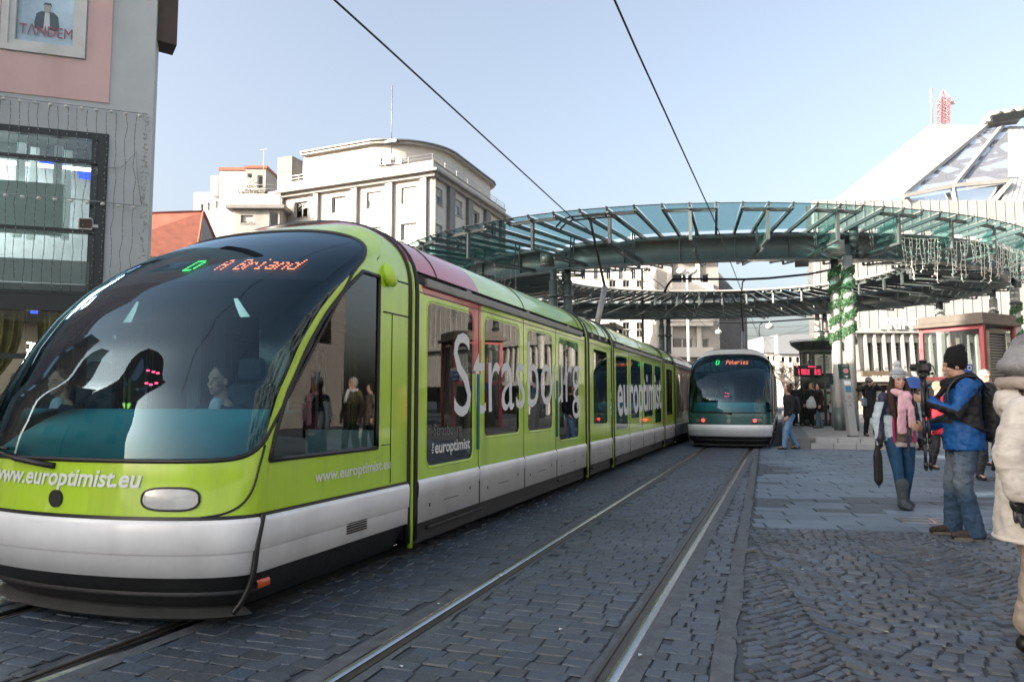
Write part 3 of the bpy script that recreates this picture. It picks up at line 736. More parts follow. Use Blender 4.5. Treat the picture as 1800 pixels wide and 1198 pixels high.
def pantograph(root, y, zb0, lean=1):
    mb = MB(); mb.bx(-.55, .55, y-.35, y+.45, zb0, zb0+.10); 
    for sx in (-.5, .5):
        for yy in (y-.3, y+.4): mb.tube([(sx, yy, zb0-.1), (sx, yy, zb0+.02)], .05, 8)
    mb.build('pantograph_base', T_RUBBER, root)
    kn = (0, y+.95*lean, zb0+1.15); hd = (0, y-.55*lean, zb0+2.55)
    mb = MB(); mb.tube([(0, y, zb0+.08), kn], .075, 8); pa = mb.build('pantograph_arm', T_GREY, root)
    mb = MB(); mb.tube([kn, hd], .032, 8); mb.tube([(0, y+.2*lean, zb0+.1), (0, y+.9*lean, zb0+1.0)], .02, 6); mb.build('upper_arm', T_RUBBER, pa)
    mb = MB()
    for dy in (-.16, .16):
        mb.tube([(-.78, hd[1]+dy, hd[2]-.16), (-.62, hd[1]+dy, hd[2]+.0), (-.45, hd[1]+dy, hd[2]+.05), (.45, hd[1]+dy, hd[2]+.05), (.62, hd[1]+dy, hd[2]), (.78, hd[1]+dy, hd[2]-.16)], .022, 6)
    mb.tube([(-.4, hd[1]-.16, hd[2]+.02), (-.4, hd[1]+.16, hd[2]+.02)], .018, 6); mb.tube([(.4, hd[1]-.16, hd[2]+.02), (.4, hd[1]+.16, hd[2]+.02)], .018, 6)
    mb.tube([(0, hd[1]-.16, hd[2]), (0, hd[1]+.16, hd[2])], .03, 6)
    mb.build('contact_strip', T_RUBBER, root)
def build_tram(name, label, loc, paint, front, front_paint):
    root = thing(name, label, 'tram', loc)
    make_cab(root, paint, front_paint, front=front)
    bellows(root, YJ, MODS[0][1], paint)
    for k, (typ, a, b) in enumerate(MODS):
        make_module(root, a, b, WINS[k], paint, short=(typ == 'S'))
        nxt = MODS[k+1][1] if k+1 < len(MODS) else b+.2
        bellows(root, b, nxt, paint)
    # rear cab, plain shell facing away
    mb = MB(); L = 24.75+YJ
    G = []
    for z in list(np.linspace(.12, 2.25, 14))+[2.25+.68*math.sin(q) for q in np.linspace(.1, PI/2, 12)]:
        row = []
        for i in range(41):
            p = surf(-2+4*i/40, z); row.append((p[0], L-p[1], p[2]))
        G.append(row)
    mb.grid(G, 0, True, flip=True); mb.build('rear_cab', paint, root)
    for y in (1.55, 9.35, 17.8, 26.0):
        for dy in (-.65, .65):
            for sx in (-.66, .66): mb = MB(); mb.tube([(sx-.05, y+dy, .27), (sx+.05, y+dy, .27)], .27, 20, 0, sm=False); mb.build('wheel', T_BLACK, root)
    return root
TA = build_tram('articulated_tram', 'lime green articulated tram with white skirt and large panoramic windscreen, nearest to the camera', (-4.1, 3.27, 0), T_LIME, 'green', T_LIME)
TB = build_tram('articulated_tram', 'silver tram with dark green front and lit red tail lamps standing beside the platform', (-1.42, 21.75, 0), T_SILVER, 'teal', T_TEAL)
dots_part('line_letter', TA, 'D', .02, 2.375, .019, .0155, T_LED_G)
dots_part('destination_text', TA, 'A Briand', .30, 2.365, .0118, .0155, T_LED_R)
dots_part('line_letter', TB, 'D', -.40, 2.52, .020, .021, T_LED_G)
dots_part('destination_text', TB, 'Poteries', -.10, 2.52, .0132, .020, T_LED_R)
for TR in (TA, TB):
    mb = MB()
    for (dx, dz) in ((0, .06), (.05, .05), (-.01, -.03), (.03, -.04), (.08, -.03), (.09, .04)):
        mb.box((-.12+dx, .78, 1.50+dz), (.025, .006, .012))
    mb.build('cab_readout', T_LED_P, TR)
# lettering of the lime tram
on_nose('www.europtimist.eu', -.01, .845, .10, .22, .022, width=1.22).build('front_lettering', T_LETTER, TA)
text_on('www.europtimist.eu', (W_T+.004, .98, .80), (0, 1, .012), (0, 0, 1), .078, .0, .012, width=1.02).build('side_lettering', T_LETTER, TA)
V0 = 3.18
text_on('Strasbourg', (W_T+.0032, 3.22, 1.19), (0, .999, .034), (0, -.034, .999), .82, .0, -.004, width=4.72).build('window_lettering', T_LETTER, TA)
text_on('europtimist', (W_T+.0032, 10.75, 1.06), (0, 1, .02), (0, -.02, 1), .86, .0, .018, width=5.5).build('window_lettering', T_LETTER, TA)
text_on('the', (W_T+.0032, 10.32, 1.06), (0, 0, 1), (0, -1, 0), .24, 0, .01).build('window_lettering', T_LETTER, TA)
text_on('Strasbourg', (W_T+.006, 2.77, 1.03), (0, 1, 0), (0, 0, 1), .105, 0, 0, width=.62).build('small_lettering', T_LETTER2, TA)
text_on('europtimist', (W_T+.006, 2.80, .875), (0, 1, 0), (0, 0, 1), .105, 0, .02, width=.80).build('small_lettering', T_LETTER, TA)
text_on('the', (W_T+.006, 2.775, .875), (0, 0, 1), (0, -1, 0), .05, 0, .01).build('small_lettering', T_LETTER, TA)
mb = MB()
for k in range(10): mb.bx(W_T+.012, W_T+.026, 1.36, 1.62, .40+k*.017, .408+k*.017)
mb.build('skirt_grille', T_BLACK, TA)
mb = MB()
for z in (2.05, 2.33): mb.tube([surf(a_of_y(y, z), z, .003) for y in np.linspace(1.86, YJ, 5)], .006, 4)
mb.tube([(W_T+.002, 2.0, .69), (W_T+.002, 2.0, 2.05)], .004, 4); mb.tube([(W_T+.002, 1.86, 1.0), (W_T+.002, 2.0, 1.0)], .004, 4)
mb.build('cab_door_seam', T_RUBBER, TA)
mb = MB()
for yy in (3.80, 6.66): mb.bx(W_T+.001, W_T+.02, yy-.02, yy+.02, .85, 1.62)
mb.build('door_edge_strip', mat('teal_strip', (.01, .14, .17), .4), TA)
pantograph(TA, 13.9, 3.02, 1)
pantograph(TB, 9.3, 3.02, 1)
# ------------------------------------------------------------------ ring-shaped glass canopy over the stop
M_STEEL = mat('grey_green_steel', (.085, .105, .105), .42, var=.15, vscale=2, metal=.0, coat=.15, dirt=.3)
M_STEEL_L = mat('pale_grey_steel', (.36, .35, .33), .45, var=.12, vscale=3)
M_CGLASS = glass('canopy_glass', (.42, .64, .66), 1.5, dust=.16, dcol=(.20, .36, .38))
M_FIN = glass('fin_glass', (.36, .62, .60), 1.5, dust=.10, dcol=(.2, .4, .38))
CC = RT*9.8+FH*35.4
def rb(t): return 10.955-.215*math.cos(t)+.111*math.sin(t)+1.372*math.cos(2*t)-.395*math.sin(2*t)
def ro(t): return 13.402-.659*math.cos(t)+.079*math.sin(t)+1.239*math.cos(2*t)+.395*math.sin(2*t)
def ri(t): return 7.094+.304*math.cos(t)-.093*math.sin(t)+.894*math.cos(2*t)-.167*math.sin(2*t)
def cp(t, r, z): p = CC+(RT*math.cos(t)+FH*math.sin(t))*r; return np.array([p[0], p[1], z])
ZB0, ZB1, ZO, ZI = 6.3, 7.24, 7.6, 7.45
canopy = thing('canopy', 'large ring shaped canopy of green glass on a steel ring beam above the tram stop', 'canopy', (CC[0], CC[1], 0))
NR = 96; TH = [2*PI*k/NR for k in range(NR)]
# ring beam: plate girder with flanges
mb = MB(); T2 = np.linspace(0, 2*PI, 193)
def ringband(prof, m=0): mb.grid([[cp(t, rb(t)+dr, z) for t in T2] for dr, z in prof], m, True)
ringband([(.22, ZB0), (.22, ZB0+.05), (.10, ZB0+.06), (.10, ZB1-.16), (.20, ZB1-.15), (.20, ZB1), (-.20, ZB1), (-.20, ZB1-.15), (-.10, ZB1-.16), (-.10, ZB0+.06), (-.22, ZB0+.05), (-.22, ZB0), (.22, ZB0)])
mb.build('ring_beam', M_STEEL, canopy, world=True)
for t in TH[::3]:
    mb = MB(); mb.beam(cp(t, rb(t)+.105, ZB0+.05), cp(t, rb(t)+.105, ZB1-.15), .03, .16, 0, ref=cp(t, 1, 0)-cp(t, 0, 0)); mb.build('stiffener', M_STEEL, canopy, world=True)
for k, t in enumerate(TH):
    mb = MB(); r0, r1, r2 = ri(t), rb(t), ro(t)
    mb.beam(cp(t, r1+.0, ZB1+.05), cp(t, r2-.02, ZO-.07), .085, .12); mb.beam(cp(t, r1-.0, ZB1+.05), cp(t, r0+.02, ZI-.07), .085, .12)
    mb.beam(cp(t, r2-.03, ZO-.05), cp(t, r2+.05, ZO+.06), .06, .05)
    mb.build('rafter', M_STEEL, canopy, world=True)
def pane_ring(fr0, fr1, z0, z1, name):
    mb = MB()
    for k in range(NR):
        a, b = TH[k]+.0045, TH[k]+2*PI/NR-.0045; q = [cp(a, fr0(a), z0), cp(b, fr0(b), z0), cp(b, fr1(b), z1), cp(a, fr1(a), z1)]
        mb.add(q, [(0, 1, 2, 3)])
    return mb.build(name, M_CGLASS, canopy, world=True)
pane_ring(lambda t: rb(t)+.25, ro, ZB1+.125, ZO+.03, 'outer_glass'); pane_ring(lambda t: rb(t)-.25, ri, ZB1+.125, ZI+.03, 'inner_glass')
mb = MB(); mb.tube([cp(t, ro(t)+.01, ZO+.03) for t in T2[:-1]], .02, 5, closed=True); mb.build('outer_edge', M_STEEL, canopy, world=True)
mb = MB(); mb.tube([cp(t, ri(t)-.02, ZI+.04) for t in T2[:-1]], .06, 6, closed=True); mb.build('inner_edge', M_STEEL_L, canopy, world=True)
for k in range(1, NR, 3):
    t = TH[k]; rad = cp(t, 1, 0)-cp(t, 0, 0); t0, t1 = TH[k-1], TH[(k+1) % NR]
    for inner in (0, 1):
        rr = (lambda q: ri(q)+.22) if inner else (lambda q: ro(q)-.22); zz = ZI if inner else ZO; sg = -1 if inner else 1; s = .62 if inner else 1
        mb = MB()
        mb.beam(cp(t0, rr(t0), zz-.13), cp(t, rr(t), zz-.13), .07, .11); mb.beam(cp(t, rr(t), zz-.13), cp(t1, rr(t1), zz-.13), .07, .11)
        pz = zz-.13-.98*s if not inner else zz-.72
        mb.beam(cp(t, rr(t), zz-.08), cp(t, rr(t), pz), .10, .10, ref=rad)
        end = cp(t, rb(t)+sg*.12, ZB0+.12)
        st = cp(t, rr(t), pz+.04); 
        mid = st+(end-st)*.38
        d = np.array([0, 0, -.14])
        mb.beam(st, st+(end-st)*.98, .07, .07); mb.beam(mid+d, end+d*.4, .06, .06); mb.beam(mid+d*.0, mid+d, .07, .07, ref=rad)
        for q in (.52, .66, .8, .93):
            p = st+(end-st)*q; mb.beam(p, p+d, .045, .045, ref=rad)
        for q in (.36, .42):
            p0 = cp(t, rr(t)+(rb(t)-rr(t))*(q+.3), zz-.2); p1 = st+(end-st)*(q+.3); mb.tube([p0, p1], .025, 6)
        mb.build('bracket', M_STEEL_L if (not inner and False) else M_STEEL, canopy, world=True)
        if not inner:
            mb = MB(); a = cp(t, rr(t)-.06, zz-.16); b = cp(t, rb(t)+.9, ZB1-.02); c_ = st+(end-st)*.60+np.array([0, 0, .06]); dd = st+np.array([0, 0, .05])
            mb.add([a, b, c_, dd], [(0, 1, 2, 3)]); mb.build('fin_pane', M_FIN, canopy, world=True)
# slim posts carrying the ring
def beam_angle(u, near=True, off=0.):
    best = None
    for i in range(3600):
        t = 2*PI*i/3600; p = cp(t, rb(t)+off, 0); q = p-CAM; dep = q@FH; uu = 900+FPX*(q@RT)/dep
        isn = dep < 35.4+3*(1)
        if (math.sin(t) < .15) != near: continue
        if best is None or abs(uu-u) < best[0]: best = (abs(uu-u), t)
    return best[1]
POSTS = []
for u, near, off, top in ((973, 1, .35, 0), (999, 1, -.1, 0), (1473, 1, -.1, 0), (1496, 1, .42, .45), (1164, 0, 0, 0), (1176, 0, .2, 0), (1682, 0, 0, 0), (1707, 0, .1, 0), (1752, 1, 0, 0), (1796, 1, .2, 0), (1440, 0, -.05, 0), (1453, 0, .3, 0)):
    t = beam_angle(u, bool(near), off); POSTS.append((cp(t, rb(t)+off, 0), top, u))
M_POST = mat('painted_post', (.40, .40, .38), .5, var=.12, vscale=2, dirt=.5)
for p, top, u in POSTS:
    mb = MB(); r = .17; z0 = .02; zt = ZB0+top
    mb.tube([(p[0], p[1], z0), (p[0], p[1], zt-.4)], r*.97, 20, 0); mb.tube([(p[0], p[1], z0), (p[0], p[1], 1.1)], r*1.12, 20, 1)
    mb.tube([(p[0], p[1], zt-1.0), (p[0], p[1], zt)], r*.75, 16, 1)
    mb.tube([(p[0], p[1], zt-1.05), (p[0], p[1], zt-.95)], r*1.25, 16, 1)
    mb.build('post', [M_POST if u > 1400 else M_STEEL, M_STEEL], canopy, world=True)  # posts on the shaded left get darker steel, shade put in the colour
# green tinsel garlands wound round four posts
M_TINSEL = mat('green_tinsel', (.10, .23, .11), .6, var=.5, vscale=20, bump=.6)
M_FROST = mat('frosted_tinsel', (.5, .55, .5), .5, var=.2)
def garland(p, z0, z1, turns, label):
    mb = MB(); n = int(turns*60)
    for i in range(n*14):
        q = random.random(); a = 2*PI*turns*q; z = z0+(z1-z0)*q+random.uniform(-.15, .15); r = .18+random.random()*.045
        c = np.array([p[0]+math.cos(a)*r, p[1]+math.sin(a)*r, z]); d = RNG.normal(0, 1, 3); d /= np.linalg.norm(d); e = np.cross(d, RNG.normal(0, 1, 3)); e /= np.linalg.norm(e)
        L = .045; mb.add([c-d*L-e*.010, c-d*L+e*.010, c+d*L+e*.010, c+d*L-e*.010], [(0, 1, 2, 3)], int(random.random() < .05))
    g = mb.build('garland', [M_TINSEL, M_FROST]); tag(g, label, 'garland', 'green garlands on the posts'); return g
garland(POSTS[2][0], 3.2, 6.0, 5, 'green tinsel garland spiralling round the left of the two near pale posts')
garland(POSTS[3][0], 3.4, 5.9, 5, 'green tinsel garland spiralling round the right of the two near pale posts')
garland(POSTS[10][0], 3.6, 5.0, 2, 'short green garland on a far thin post above the kiosk roof, left one')
garland(POSTS[11][0], 3.6, 5.0, 2, 'short green garland on a far thin post above the kiosk roof, right one')
garland(POSTS[9][0], 2.4, 5.2, 5, 'green garland wound round the post at the right edge beside the booth')
# loudspeaker drums and lamps on the ring
for nm, t, r in (('drum', beam_angle(1452), .9), ('drum', beam_angle(1001), 1.2)):
    mb = MB(); c = cp(t, rb(t)+r, 6.35); mb.tube([c, c+np.array([0, 0, .42])], .27, 24, 0); mb.tube([c-np.array([0, 0, .04]), c], .29, 24, 0)
    mb.build('loudspeaker_drum', M_STEEL_L if t > 4.7 else M_STEEL, canopy, world=True)
mb = MB(); t = beam_angle(1415); c = cp(t, rb(t), 6.16); mb.box(c, (.45, .35, .16)); mb.build('downlight', T_BLACK, canopy, world=True)
mb = MB(); c = cp(beam_angle(1496), rb(beam_angle(1496))+.42, 6.45); mb.ball(c+np.array([0, 0, .28]), .14, 12, 8)
mb.tube([c+RT*.1, c+RT*.28], .14, 14); mb.tube([c-RT*.3, c+RT*.3], .04, 8); mb.tube([c+UP*.2, c+UP*1.], .15, 16); mb.build('camera_head', M_STEEL, canopy, world=True)
# icicle light curtains hung along the ring
M_WIRE = mat('sunlit_light_string', (.8, .77, .7), .5, var=.1)  # sunlight put into this near-white; the shaded curtain takes the grey
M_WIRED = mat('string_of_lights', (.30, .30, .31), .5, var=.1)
def icicles(name, label, path, drop, material, bulb=.028, wire=.009, step=.17, group='icicle light curtains'):
    """strings of small lamps hanging from a swagged wire; path = list of 3-D points"""
    root = thing(name, label, 'string lights', path[0], group=group)
    P = [np.array(p) for p in path]; L = [0]
    for a, b in zip(P[:-1], P[1:]): L.append(L[-1]+np.linalg.norm(b-a))
    def at(s):
        s = min(max(s, 0), L[-1]-1e-6); k = max(i for i in range(len(L)) if L[i] <= s); k = min(k, len(P)-2); return P[k]+(P[k+1]-P[k])*(s-L[k])/(L[k+1]-L[k])
    mb = MB(); n = int(L[-1]/.12); mb.tube([at(L[-1]*i/n)-UP*.05*abs(math.sin(i*.9)) for i in range(n+1)], wire*1.2, 5); mb.build('carrier_wire', material, root, world=True)
    s = .05
    while s < L[-1]:
        dr = random.uniform(*drop)*(1 if random.random() < .6 else .62); p = at(s); mb = MB(); pts = [p]; k = max(4, int(dr/.16))
        cur = p.copy()
        for i in range(k):
            cur = cur+np.array([random.gauss(0, .018), random.gauss(0, .018), -dr/k]); pts.append(cur.copy())
        cur = cur+np.array([random.uniform(-.09, .09), random.uniform(-.05, .05), -.09]); pts.append(cur)
        mb.tube(pts, wire, 4)
        for q in pts[1:]:
            for e in range(1): mb.ball(q+np.array([random.choice((-1, 1))*.035, random.uniform(-.03, .03), 0]), bulb, 5, 4)
        mb.build('light_strand', material, root, world=True); s += random.uniform(step*.75, step*1.35)
    return root
def ringpath(u0, u1, off, z, n=24):
    t0, t1 = beam_angle(u0), beam_angle(u1)
    if t1 < t0-PI: t1 += 2*PI
    return [cp(t0+(t1-t0)*i/n, rb(t0+(t1-t0)*i/n)+off, z-.06*abs(math.sin(i*PI/4))) for i in range(n+1)]
icicles('icicle_lights', 'sunlit curtain of pale icicle lights hanging under the right of the canopy', ringpath(1545, 1790, 1.1, 6.95), (.7, 1.5), M_WIRE, .022, .010, .13)
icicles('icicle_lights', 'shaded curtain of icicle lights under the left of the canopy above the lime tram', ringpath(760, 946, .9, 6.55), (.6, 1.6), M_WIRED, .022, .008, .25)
# ------------------------------------------------------------------ pink and grey corner building on the left
PC = np.array([-9.7, 9.2, 0]); PE = np.array([-math.sin(math.radians(52)), -math.cos(math.radians(52)), 0])   # along the facade, away from the corner
PN = np.array([-PE[1], PE[0], 0])*-1
if PN@(CAM-PC) < 0: PN = -PN
def fc(u, v):
    p = gpl(u, v, PC, PN); return float((p-PC)@PE), float(p[2])
def fpt(s, z, out=0.): return PC+PE*s+UP*z+PN*out
M_PINK = mat('pink_render', (.60, .43, .425), .85, var=.06, vscale=1.2, bump=.25, bscale=90, dirt=.18)
M_GRENDER = mat('grey_render', (.46, .505, .535), .85, var=.07, vscale=1.5, bump=.25, bscale=90, dirt=.25)
M_WFRAME = mat('white_window_frame', (.55, .57, .57), .5, var=.08, dirt=.3)
M_DFRAME = mat('black_metal_frame', (.018, .024, .026), .4, var=.2)
M_SHOPGLASS = glass('shop_glass', (.62, .72, .70), 1.5)
M_BROWN = mat('brown_timber', (.07, .05, .042), .7, var=.2, vscale=5)
pb = thing('corner_building', 'pink and grey rendered corner building with a shop window on the left', 'building', PC)
FL = 11.0; FHGT = 10.8; ex = -PE; ey = UP          # seen from the street ex runs to the right
# facade coordinate q = -s so that the normal points to the street
wq = [fc(0, 215), fc(192, 237), fc(183, 450), fc(165, 530)]
wx1 = -wq[1][0]; wz1 = wq[1][1]; gz0 = fc(165, 527)[1]; gx1 = -fc(160, 560)[0]-.0
px1 = -fc(199, 20)[0]; pz0 = fc(190, 182)[1]; pz0b = fc(0, 157)[1]
pw = (-fc(2, 60)[0], -fc(152, 60)[0], fc(147, 105)[1])
PWX0, PWX1, PWZ0, PWZ1 = -FL*.66, pw[1], pw[2], pw[2]+2.15
PWX0 = pw[0]
WZ0 = gz0+.07
mb = MB()
mb.plate([rect(-FL, 0, 0, FHGT), rect(-8.8, wx1, WZ0, wz1), rect(-8.8, gx1, .35, gz0-.12), rect(PWX0, PWX1, PWZ0, PWZ1)], .35, PC, ex, ey, 0)
mb.plate([rect(-8.8, wx1+0, gz0-.12, WZ0)], .1, PC+PN*.02, ex, ey, 1)
side = np.array([-.80, .60, 0]); side /= np.linalg.norm(side)
def blockwall(o, d, L, z0, z1, m): 
    a = np.array(o); b = a+d*L; mb.add([a+UP*z0, b+UP*z0, b+UP*z1, a+UP*z1], [(0, 1, 2, 3)], m)
blockwall(PC, side, 16, 0, FHGT, 0); blockwall(PC+PE*FL, side, 16, 0, FHGT, 0); blockwall(PC+side*16, PE, FL, 0, FHGT, 0)
mb.add([PC+UP*FHGT, PC+PE*FL+UP*FHGT, PC+PE*FL+side*16+UP*FHGT, PC+side*16+UP*FHGT], [(0, 1, 2, 3)], 0)
mb.build('wall', [M_GRENDER, M_DFRAME], pb, world=True)
mb = MB(); mb.plate([rect(-FL, px1, pz0, FHGT-.2), rect(PWX0-.02, PWX1+.02, PWZ0-.02, PWZ1+.02)], .02, PC+PN*.02, ex, ey)
mb.build('pink_field', M_PINK, pb, world=True)
# poster window
mb = MB(); q = .10
mb.plate([rect(PWX0, PWX1, PWZ0, PWZ1), rect(PWX0+q, PWX1-q, PWZ0+q, PWZ1-q)], .10, PC+PN*.05, ex, ey)
mb.plate([rect(PWX0+q, PWX1-q, PWZ0+q, PWZ1-q), rect(PWX0+q+.09, PWX1-q-.09, PWZ0+q+.09, PWZ1-q-.09)], .06, PC+PN*.015, ex, ey)
wf = mb.build('window', M_WFRAME, pb, world=True)
M_POSTER = mat('pale_blue_poster', (.42, .58, .70), .5, var=.25, vscale=1.5)
M_INKD = mat('poster_dark_ink', (.07, .11, .13), .6, var=.3); M_INKL = mat('poster_light_ink', (.50, .58, .62), .6, var=.1); M_INKR = mat('poster_red_ink', (.30, .10, .12), .6); M_INKS = mat('poster_skin_ink', (.36, .36, .36), .6)
X0, X1, Z0, Z1 = PWX0+.19, PWX1-.19, PWZ0+.19, PWZ1-.19
mb = MB(); mb.plate([rect(X0, X1, Z0, Z1)], .01, PC-PN*.06, ex, ey); po = mb.build('poster', M_POSTER, wf); 
po.data.transform(Matrix.Translation(-Vector(tuple(PC))))
cxp = (X0+X1)/2+.02; w_ = X1-X0
def ink(loops, m, o, name):
    mb = MB()
    for l in loops: mb.plate([l], 0, PC-PN*(.055-o), ex, ey, back=False)
    return mb
def pl(pts): return [(cxp+x*w_, Z0+y*w_) for x, y in pts]
for loops, m, o, nm in (([pl([(-.23, .42), (-.20, .62), (-.12, .68), (.10, .68), (.18, .6), (.21, .36), (.13, .29), (.06, .32), (-.08, .32), (-.14, .28), (-.22, .34)])], M_INKD, .003, 'jacket'),
                        ([pl([(-.07, .26), (-.05, .66), (.03, .66), (.05, .27)])], M_INKL, .006, 'shirt'),
                        ([pl([(-.055+.06*math.cos(a)+.04, .74+.085*math.sin(a)) for a in np.linspace(0, 2*PI, 16)[:-1]]), pl([(-.15, .27), (-.04, .24), (0, .29), (-.1, .32)]), pl([(.02, .25), (.13, .22), (.15, .28), (.06, .31)])], M_INKS, .009, 'figure'),
                        ([pl([(-.09, .79), (-.06, .86), (.05, .86), (.07, .78), (.03, .82), (-.05, .82)])], M_INKD, .012, 'hair')):
    o_ = ink(loops, m, o, nm).build('printed_figure', m, wf, world=False); o_.data.transform(Matrix.Translation(-Vector(tuple(PC))))
t_ = text_on('TΛNDEM', PC-PN*.03+ex*(X0+.04)+UP*(Z0+.13), ex, UP, .17, 0, 0, width=w_*.93); o_ = t_.build('poster_lettering', M_INKR, wf); o_.data.transform(Matrix.Translation(-Vector(tuple(PC))))
# first-floor shop window: frame, transoms, glass, lit interior behind
zt1, zt2, zt3 = fc(100, 280)[1], fc(100, 404)[1], fc(100, 440)[1]
mb = MB(); fr = .14
mb.plate([rect(-8.8, wx1, WZ0, wz1), rect(-8.7, wx1-fr, zt1+.03, wz1-.11), rect(-8.7, wx1-fr, zt2+.03, zt1-.03), rect(-8.7, wx1-fr, WZ0+.05, zt2-.03)], .12, PC+PN*.03, ex, ey)
sh = mb.build('shop_window_frame', M_DFRAME, pb, world=True)
mb = MB(); mb.plate([rect(-8.75, wx1-.1, WZ0, wz1)], 0, PC-PN*.04, ex, ey, back=False); o_ = mb.build('pane', M_SHOPGLASS, sh); o_.data.transform(Matrix.Translation(-Vector(tuple(PC))))
M_ROOMW = mat('white_room', (.6, .63, .62), .7, var=.08); M_ROOMG = mat('grey_room', (.2, .21, .21), .7, var=.2); M_BOARD = mat('pale_green_board', (.50, .60, .55), .6, var=.1); M_ROOMD = mat('dark_room', (.03, .03, .032), .8, var=.3)
def inner(name, m, q0, q1, z0, z1, dep, th=.05, parent=pb):
    mb = MB(); mb.plate([rect(q0, q1, z0, z1)], th, PC-PN*dep, ex, ey); return mb.build(name, m, parent, world=True)
inner('room_back', M_ROOMG, -9.5, -1.0, 3.0, 6.3, 2.6)
mb = MB()
for z, th in ((3.0, .1), (6.15, .1)):
    a = PC-PN*.36+UP*z; mb.add([a, a+ex*-9.5, a+ex*-9.5-PN*2.3, a+ex*-1.-PN*2.3], [(0, 1, 2, 3)])
a = PC-PN*.36+ex*-.95; mb.add([a+UP*3, a-PN*2.3+UP*3, a-PN*2.3+UP*6.2, a+UP*6.2], [(0, 1, 2, 3)])
mb.build('room_shell', M_ROOMG, pb, world=True)
zb1, zb2 = fc(50, 305)[1], fc(50, 398)[1]
inner('display_board', M_BOARD, -8.7, -fc(108, 350)[0]-.1, fc(50, 400)[1], zb1, .5)
inner('display_board', M_ROOMW, -8.7, -fc(165, 470)[0]-.16, fc(80, 490)[1], fc(80, 448)[1], .42)
inner('display_board', M_ROOMG, -8.7, -fc(165, 500)[0]-.16, fc(80, 521)[1], fc(80, 492)[1], .40)
for u in (28, 92, 155, 10, 80):
    q = -fc(u, 300)[0]; inner('mullion', M_ROOMW, q-.07, q+.05, fc(u, 400)[1], wz1-.05, .9 if u in (28, 92, 155) else .7, .06)
mb = MB(); z = fc(80, 252)[1]; mb.beam(fpt(0.9, z-.12, -.9), fpt(8, z+.0, -1.1), .05, .05); mb.build('strip_light', glow('strip_light', (.95, .97, 1), 2.5), pb, world=True)
M_BLUE = glow('blue_neon', (.03, .07, 1.0), 1.3)
mb = MB(); q = fc(125, 268); mb.add([fpt(q[0]-.17, q[1]-.10, -1.3), fpt(q[0]+.17, q[1]-.06, -1.3), fpt(q[0]+.2, q[1]+.12, -1.3), fpt(q[0]-.2, q[1]+.12, -1.3)], [(0, 1, 2, 3)])
q0, q1 = fc(0, 236), fc(90, 252); mb.beam(fpt(q0[0], q0[1]+.02, -1.2), fpt(q1[0], q1[1], -1.2), .06, .06); mb.build('blue_lamp', M_BLUE, pb, world=True)
q = fc(152, 395); mb = MB(); loop = [(q[0]*-1+x, q[1]+z) for x, z in rrect(-.10, .10, -.08, .09, .03)]
mb.tube([fpt(-a, b, .05) for a, b in loop], .012, 6, closed=True); mb.plate([[(a, b) for a, b in loop]], .01, PC+PN*.05, ex, ey, 1); mb.beam(fpt(q[0]-.10, q[1]-.02, .05), fpt(q[0]-.2, q[1]-.02, .0), .03, .05)
mb.build('floodlight', [M_WFRAME, M_BROWN], pb, world=True)
# dark ground-floor shop
mb = MB(); mb.plate([rect(-8.9, gx1+.02, .2, gz0-.1), rect(-8.7, -5.6, .9, gz0-.2), rect(-5.5, -3.1, .9, gz0-.2), rect(-3.0, gx1-.08, .9, gz0-.2)], .1, PC+PN*.04, ex, ey); sf = mb.build('shopfront_frame', M_DFRAME, pb, world=True)
mb = MB(); zq = fc(50, 625)[1]; mb.beam(fpt(-gx1, zq, .0), fpt(8.7, zq-.05, 0), .08, .08); mb.build('transom', M_DFRAME, pb, world=True)
mb = MB(); mb.plate([rect(-8.8, gx1-.05, .3, gz0-.15)], 0, PC-PN*.02, ex, ey, back=False); mb.build('shop_pane', M_SHOPGLASS, pb, world=True)
inner('shop_back', M_ROOMD, -9.4, -1.2, 0.05, 3.0, 3.2)
mb = MB()
for z in (.06, 2.98): a = PC-PN*.36+UP*z; mb.add([a, a+ex*-9.5, a+ex*-9.5-PN*3, a+ex*-1.-PN*3], [(0, 1, 2, 3)])
mb.build('shop_floor', M_ROOMD, pb, world=True)
M_GOLD = mat('gold_curtain', (.36, .31, .12), .35, metal=.35, var=.35, vscale=4, bump=.3, bscale=15)
def drape(q0, q1, zt, zm, z0, tie):
    G = []; n = 60
    for z in np.linspace(z0, zt, 26):
        k = 1-.62*math.exp(-((z-zm)/.55)**2); row = []
        for i in range(n+1):
            s = i/n; c = tie; q = c+((q0+(q1-q0)*s)-c)*k
            row.append(fpt(-q, z, -.35-.05*math.sin(s*38+math.sin(z*2))*k-.03*math.sin(s*17)))
        G.append(row)
    mb = MB(); mb.grid(G, 0); return mb.build('curtain', M_GOLD, pb, world=True)
top = gz0-.15
drape(-fc(55, 560)[0], -fc(165, 560)[0]+.25, top, 1.35, .5, -fc(110, 560)[0]+.35)
drape(-fc(-75, 560)[0], -fc(32, 560)[0], top, 1.4, .5, -fc(-60, 600)[0])
drape(-fc(150, 560)[0], gx1+.6, top, 1.3, .5, -fc(165, 560)[0]+.4)
mb = MB()
for k in range(70):
    a = random.uniform(0, 2*PI); r = random.uniform(.1, .3); q = fc(42+random.uniform(-28, 28), 600)
    mb.ball(fpt(q[0], fc(42, 605+random.gauss(0, 6))[1], -1.0+math.sin(a)*r), .017, 5, 4)
for k in range(14): q = fc(random.uniform(30, 110), random.uniform(540, 590)); mb.ball(fpt(q[0], q[1], -1.8), .014, 5, 4)
mb.build('chandelier_lights', glow('warm_bulbs', (1, .72, .5), 9), pb, world=True)
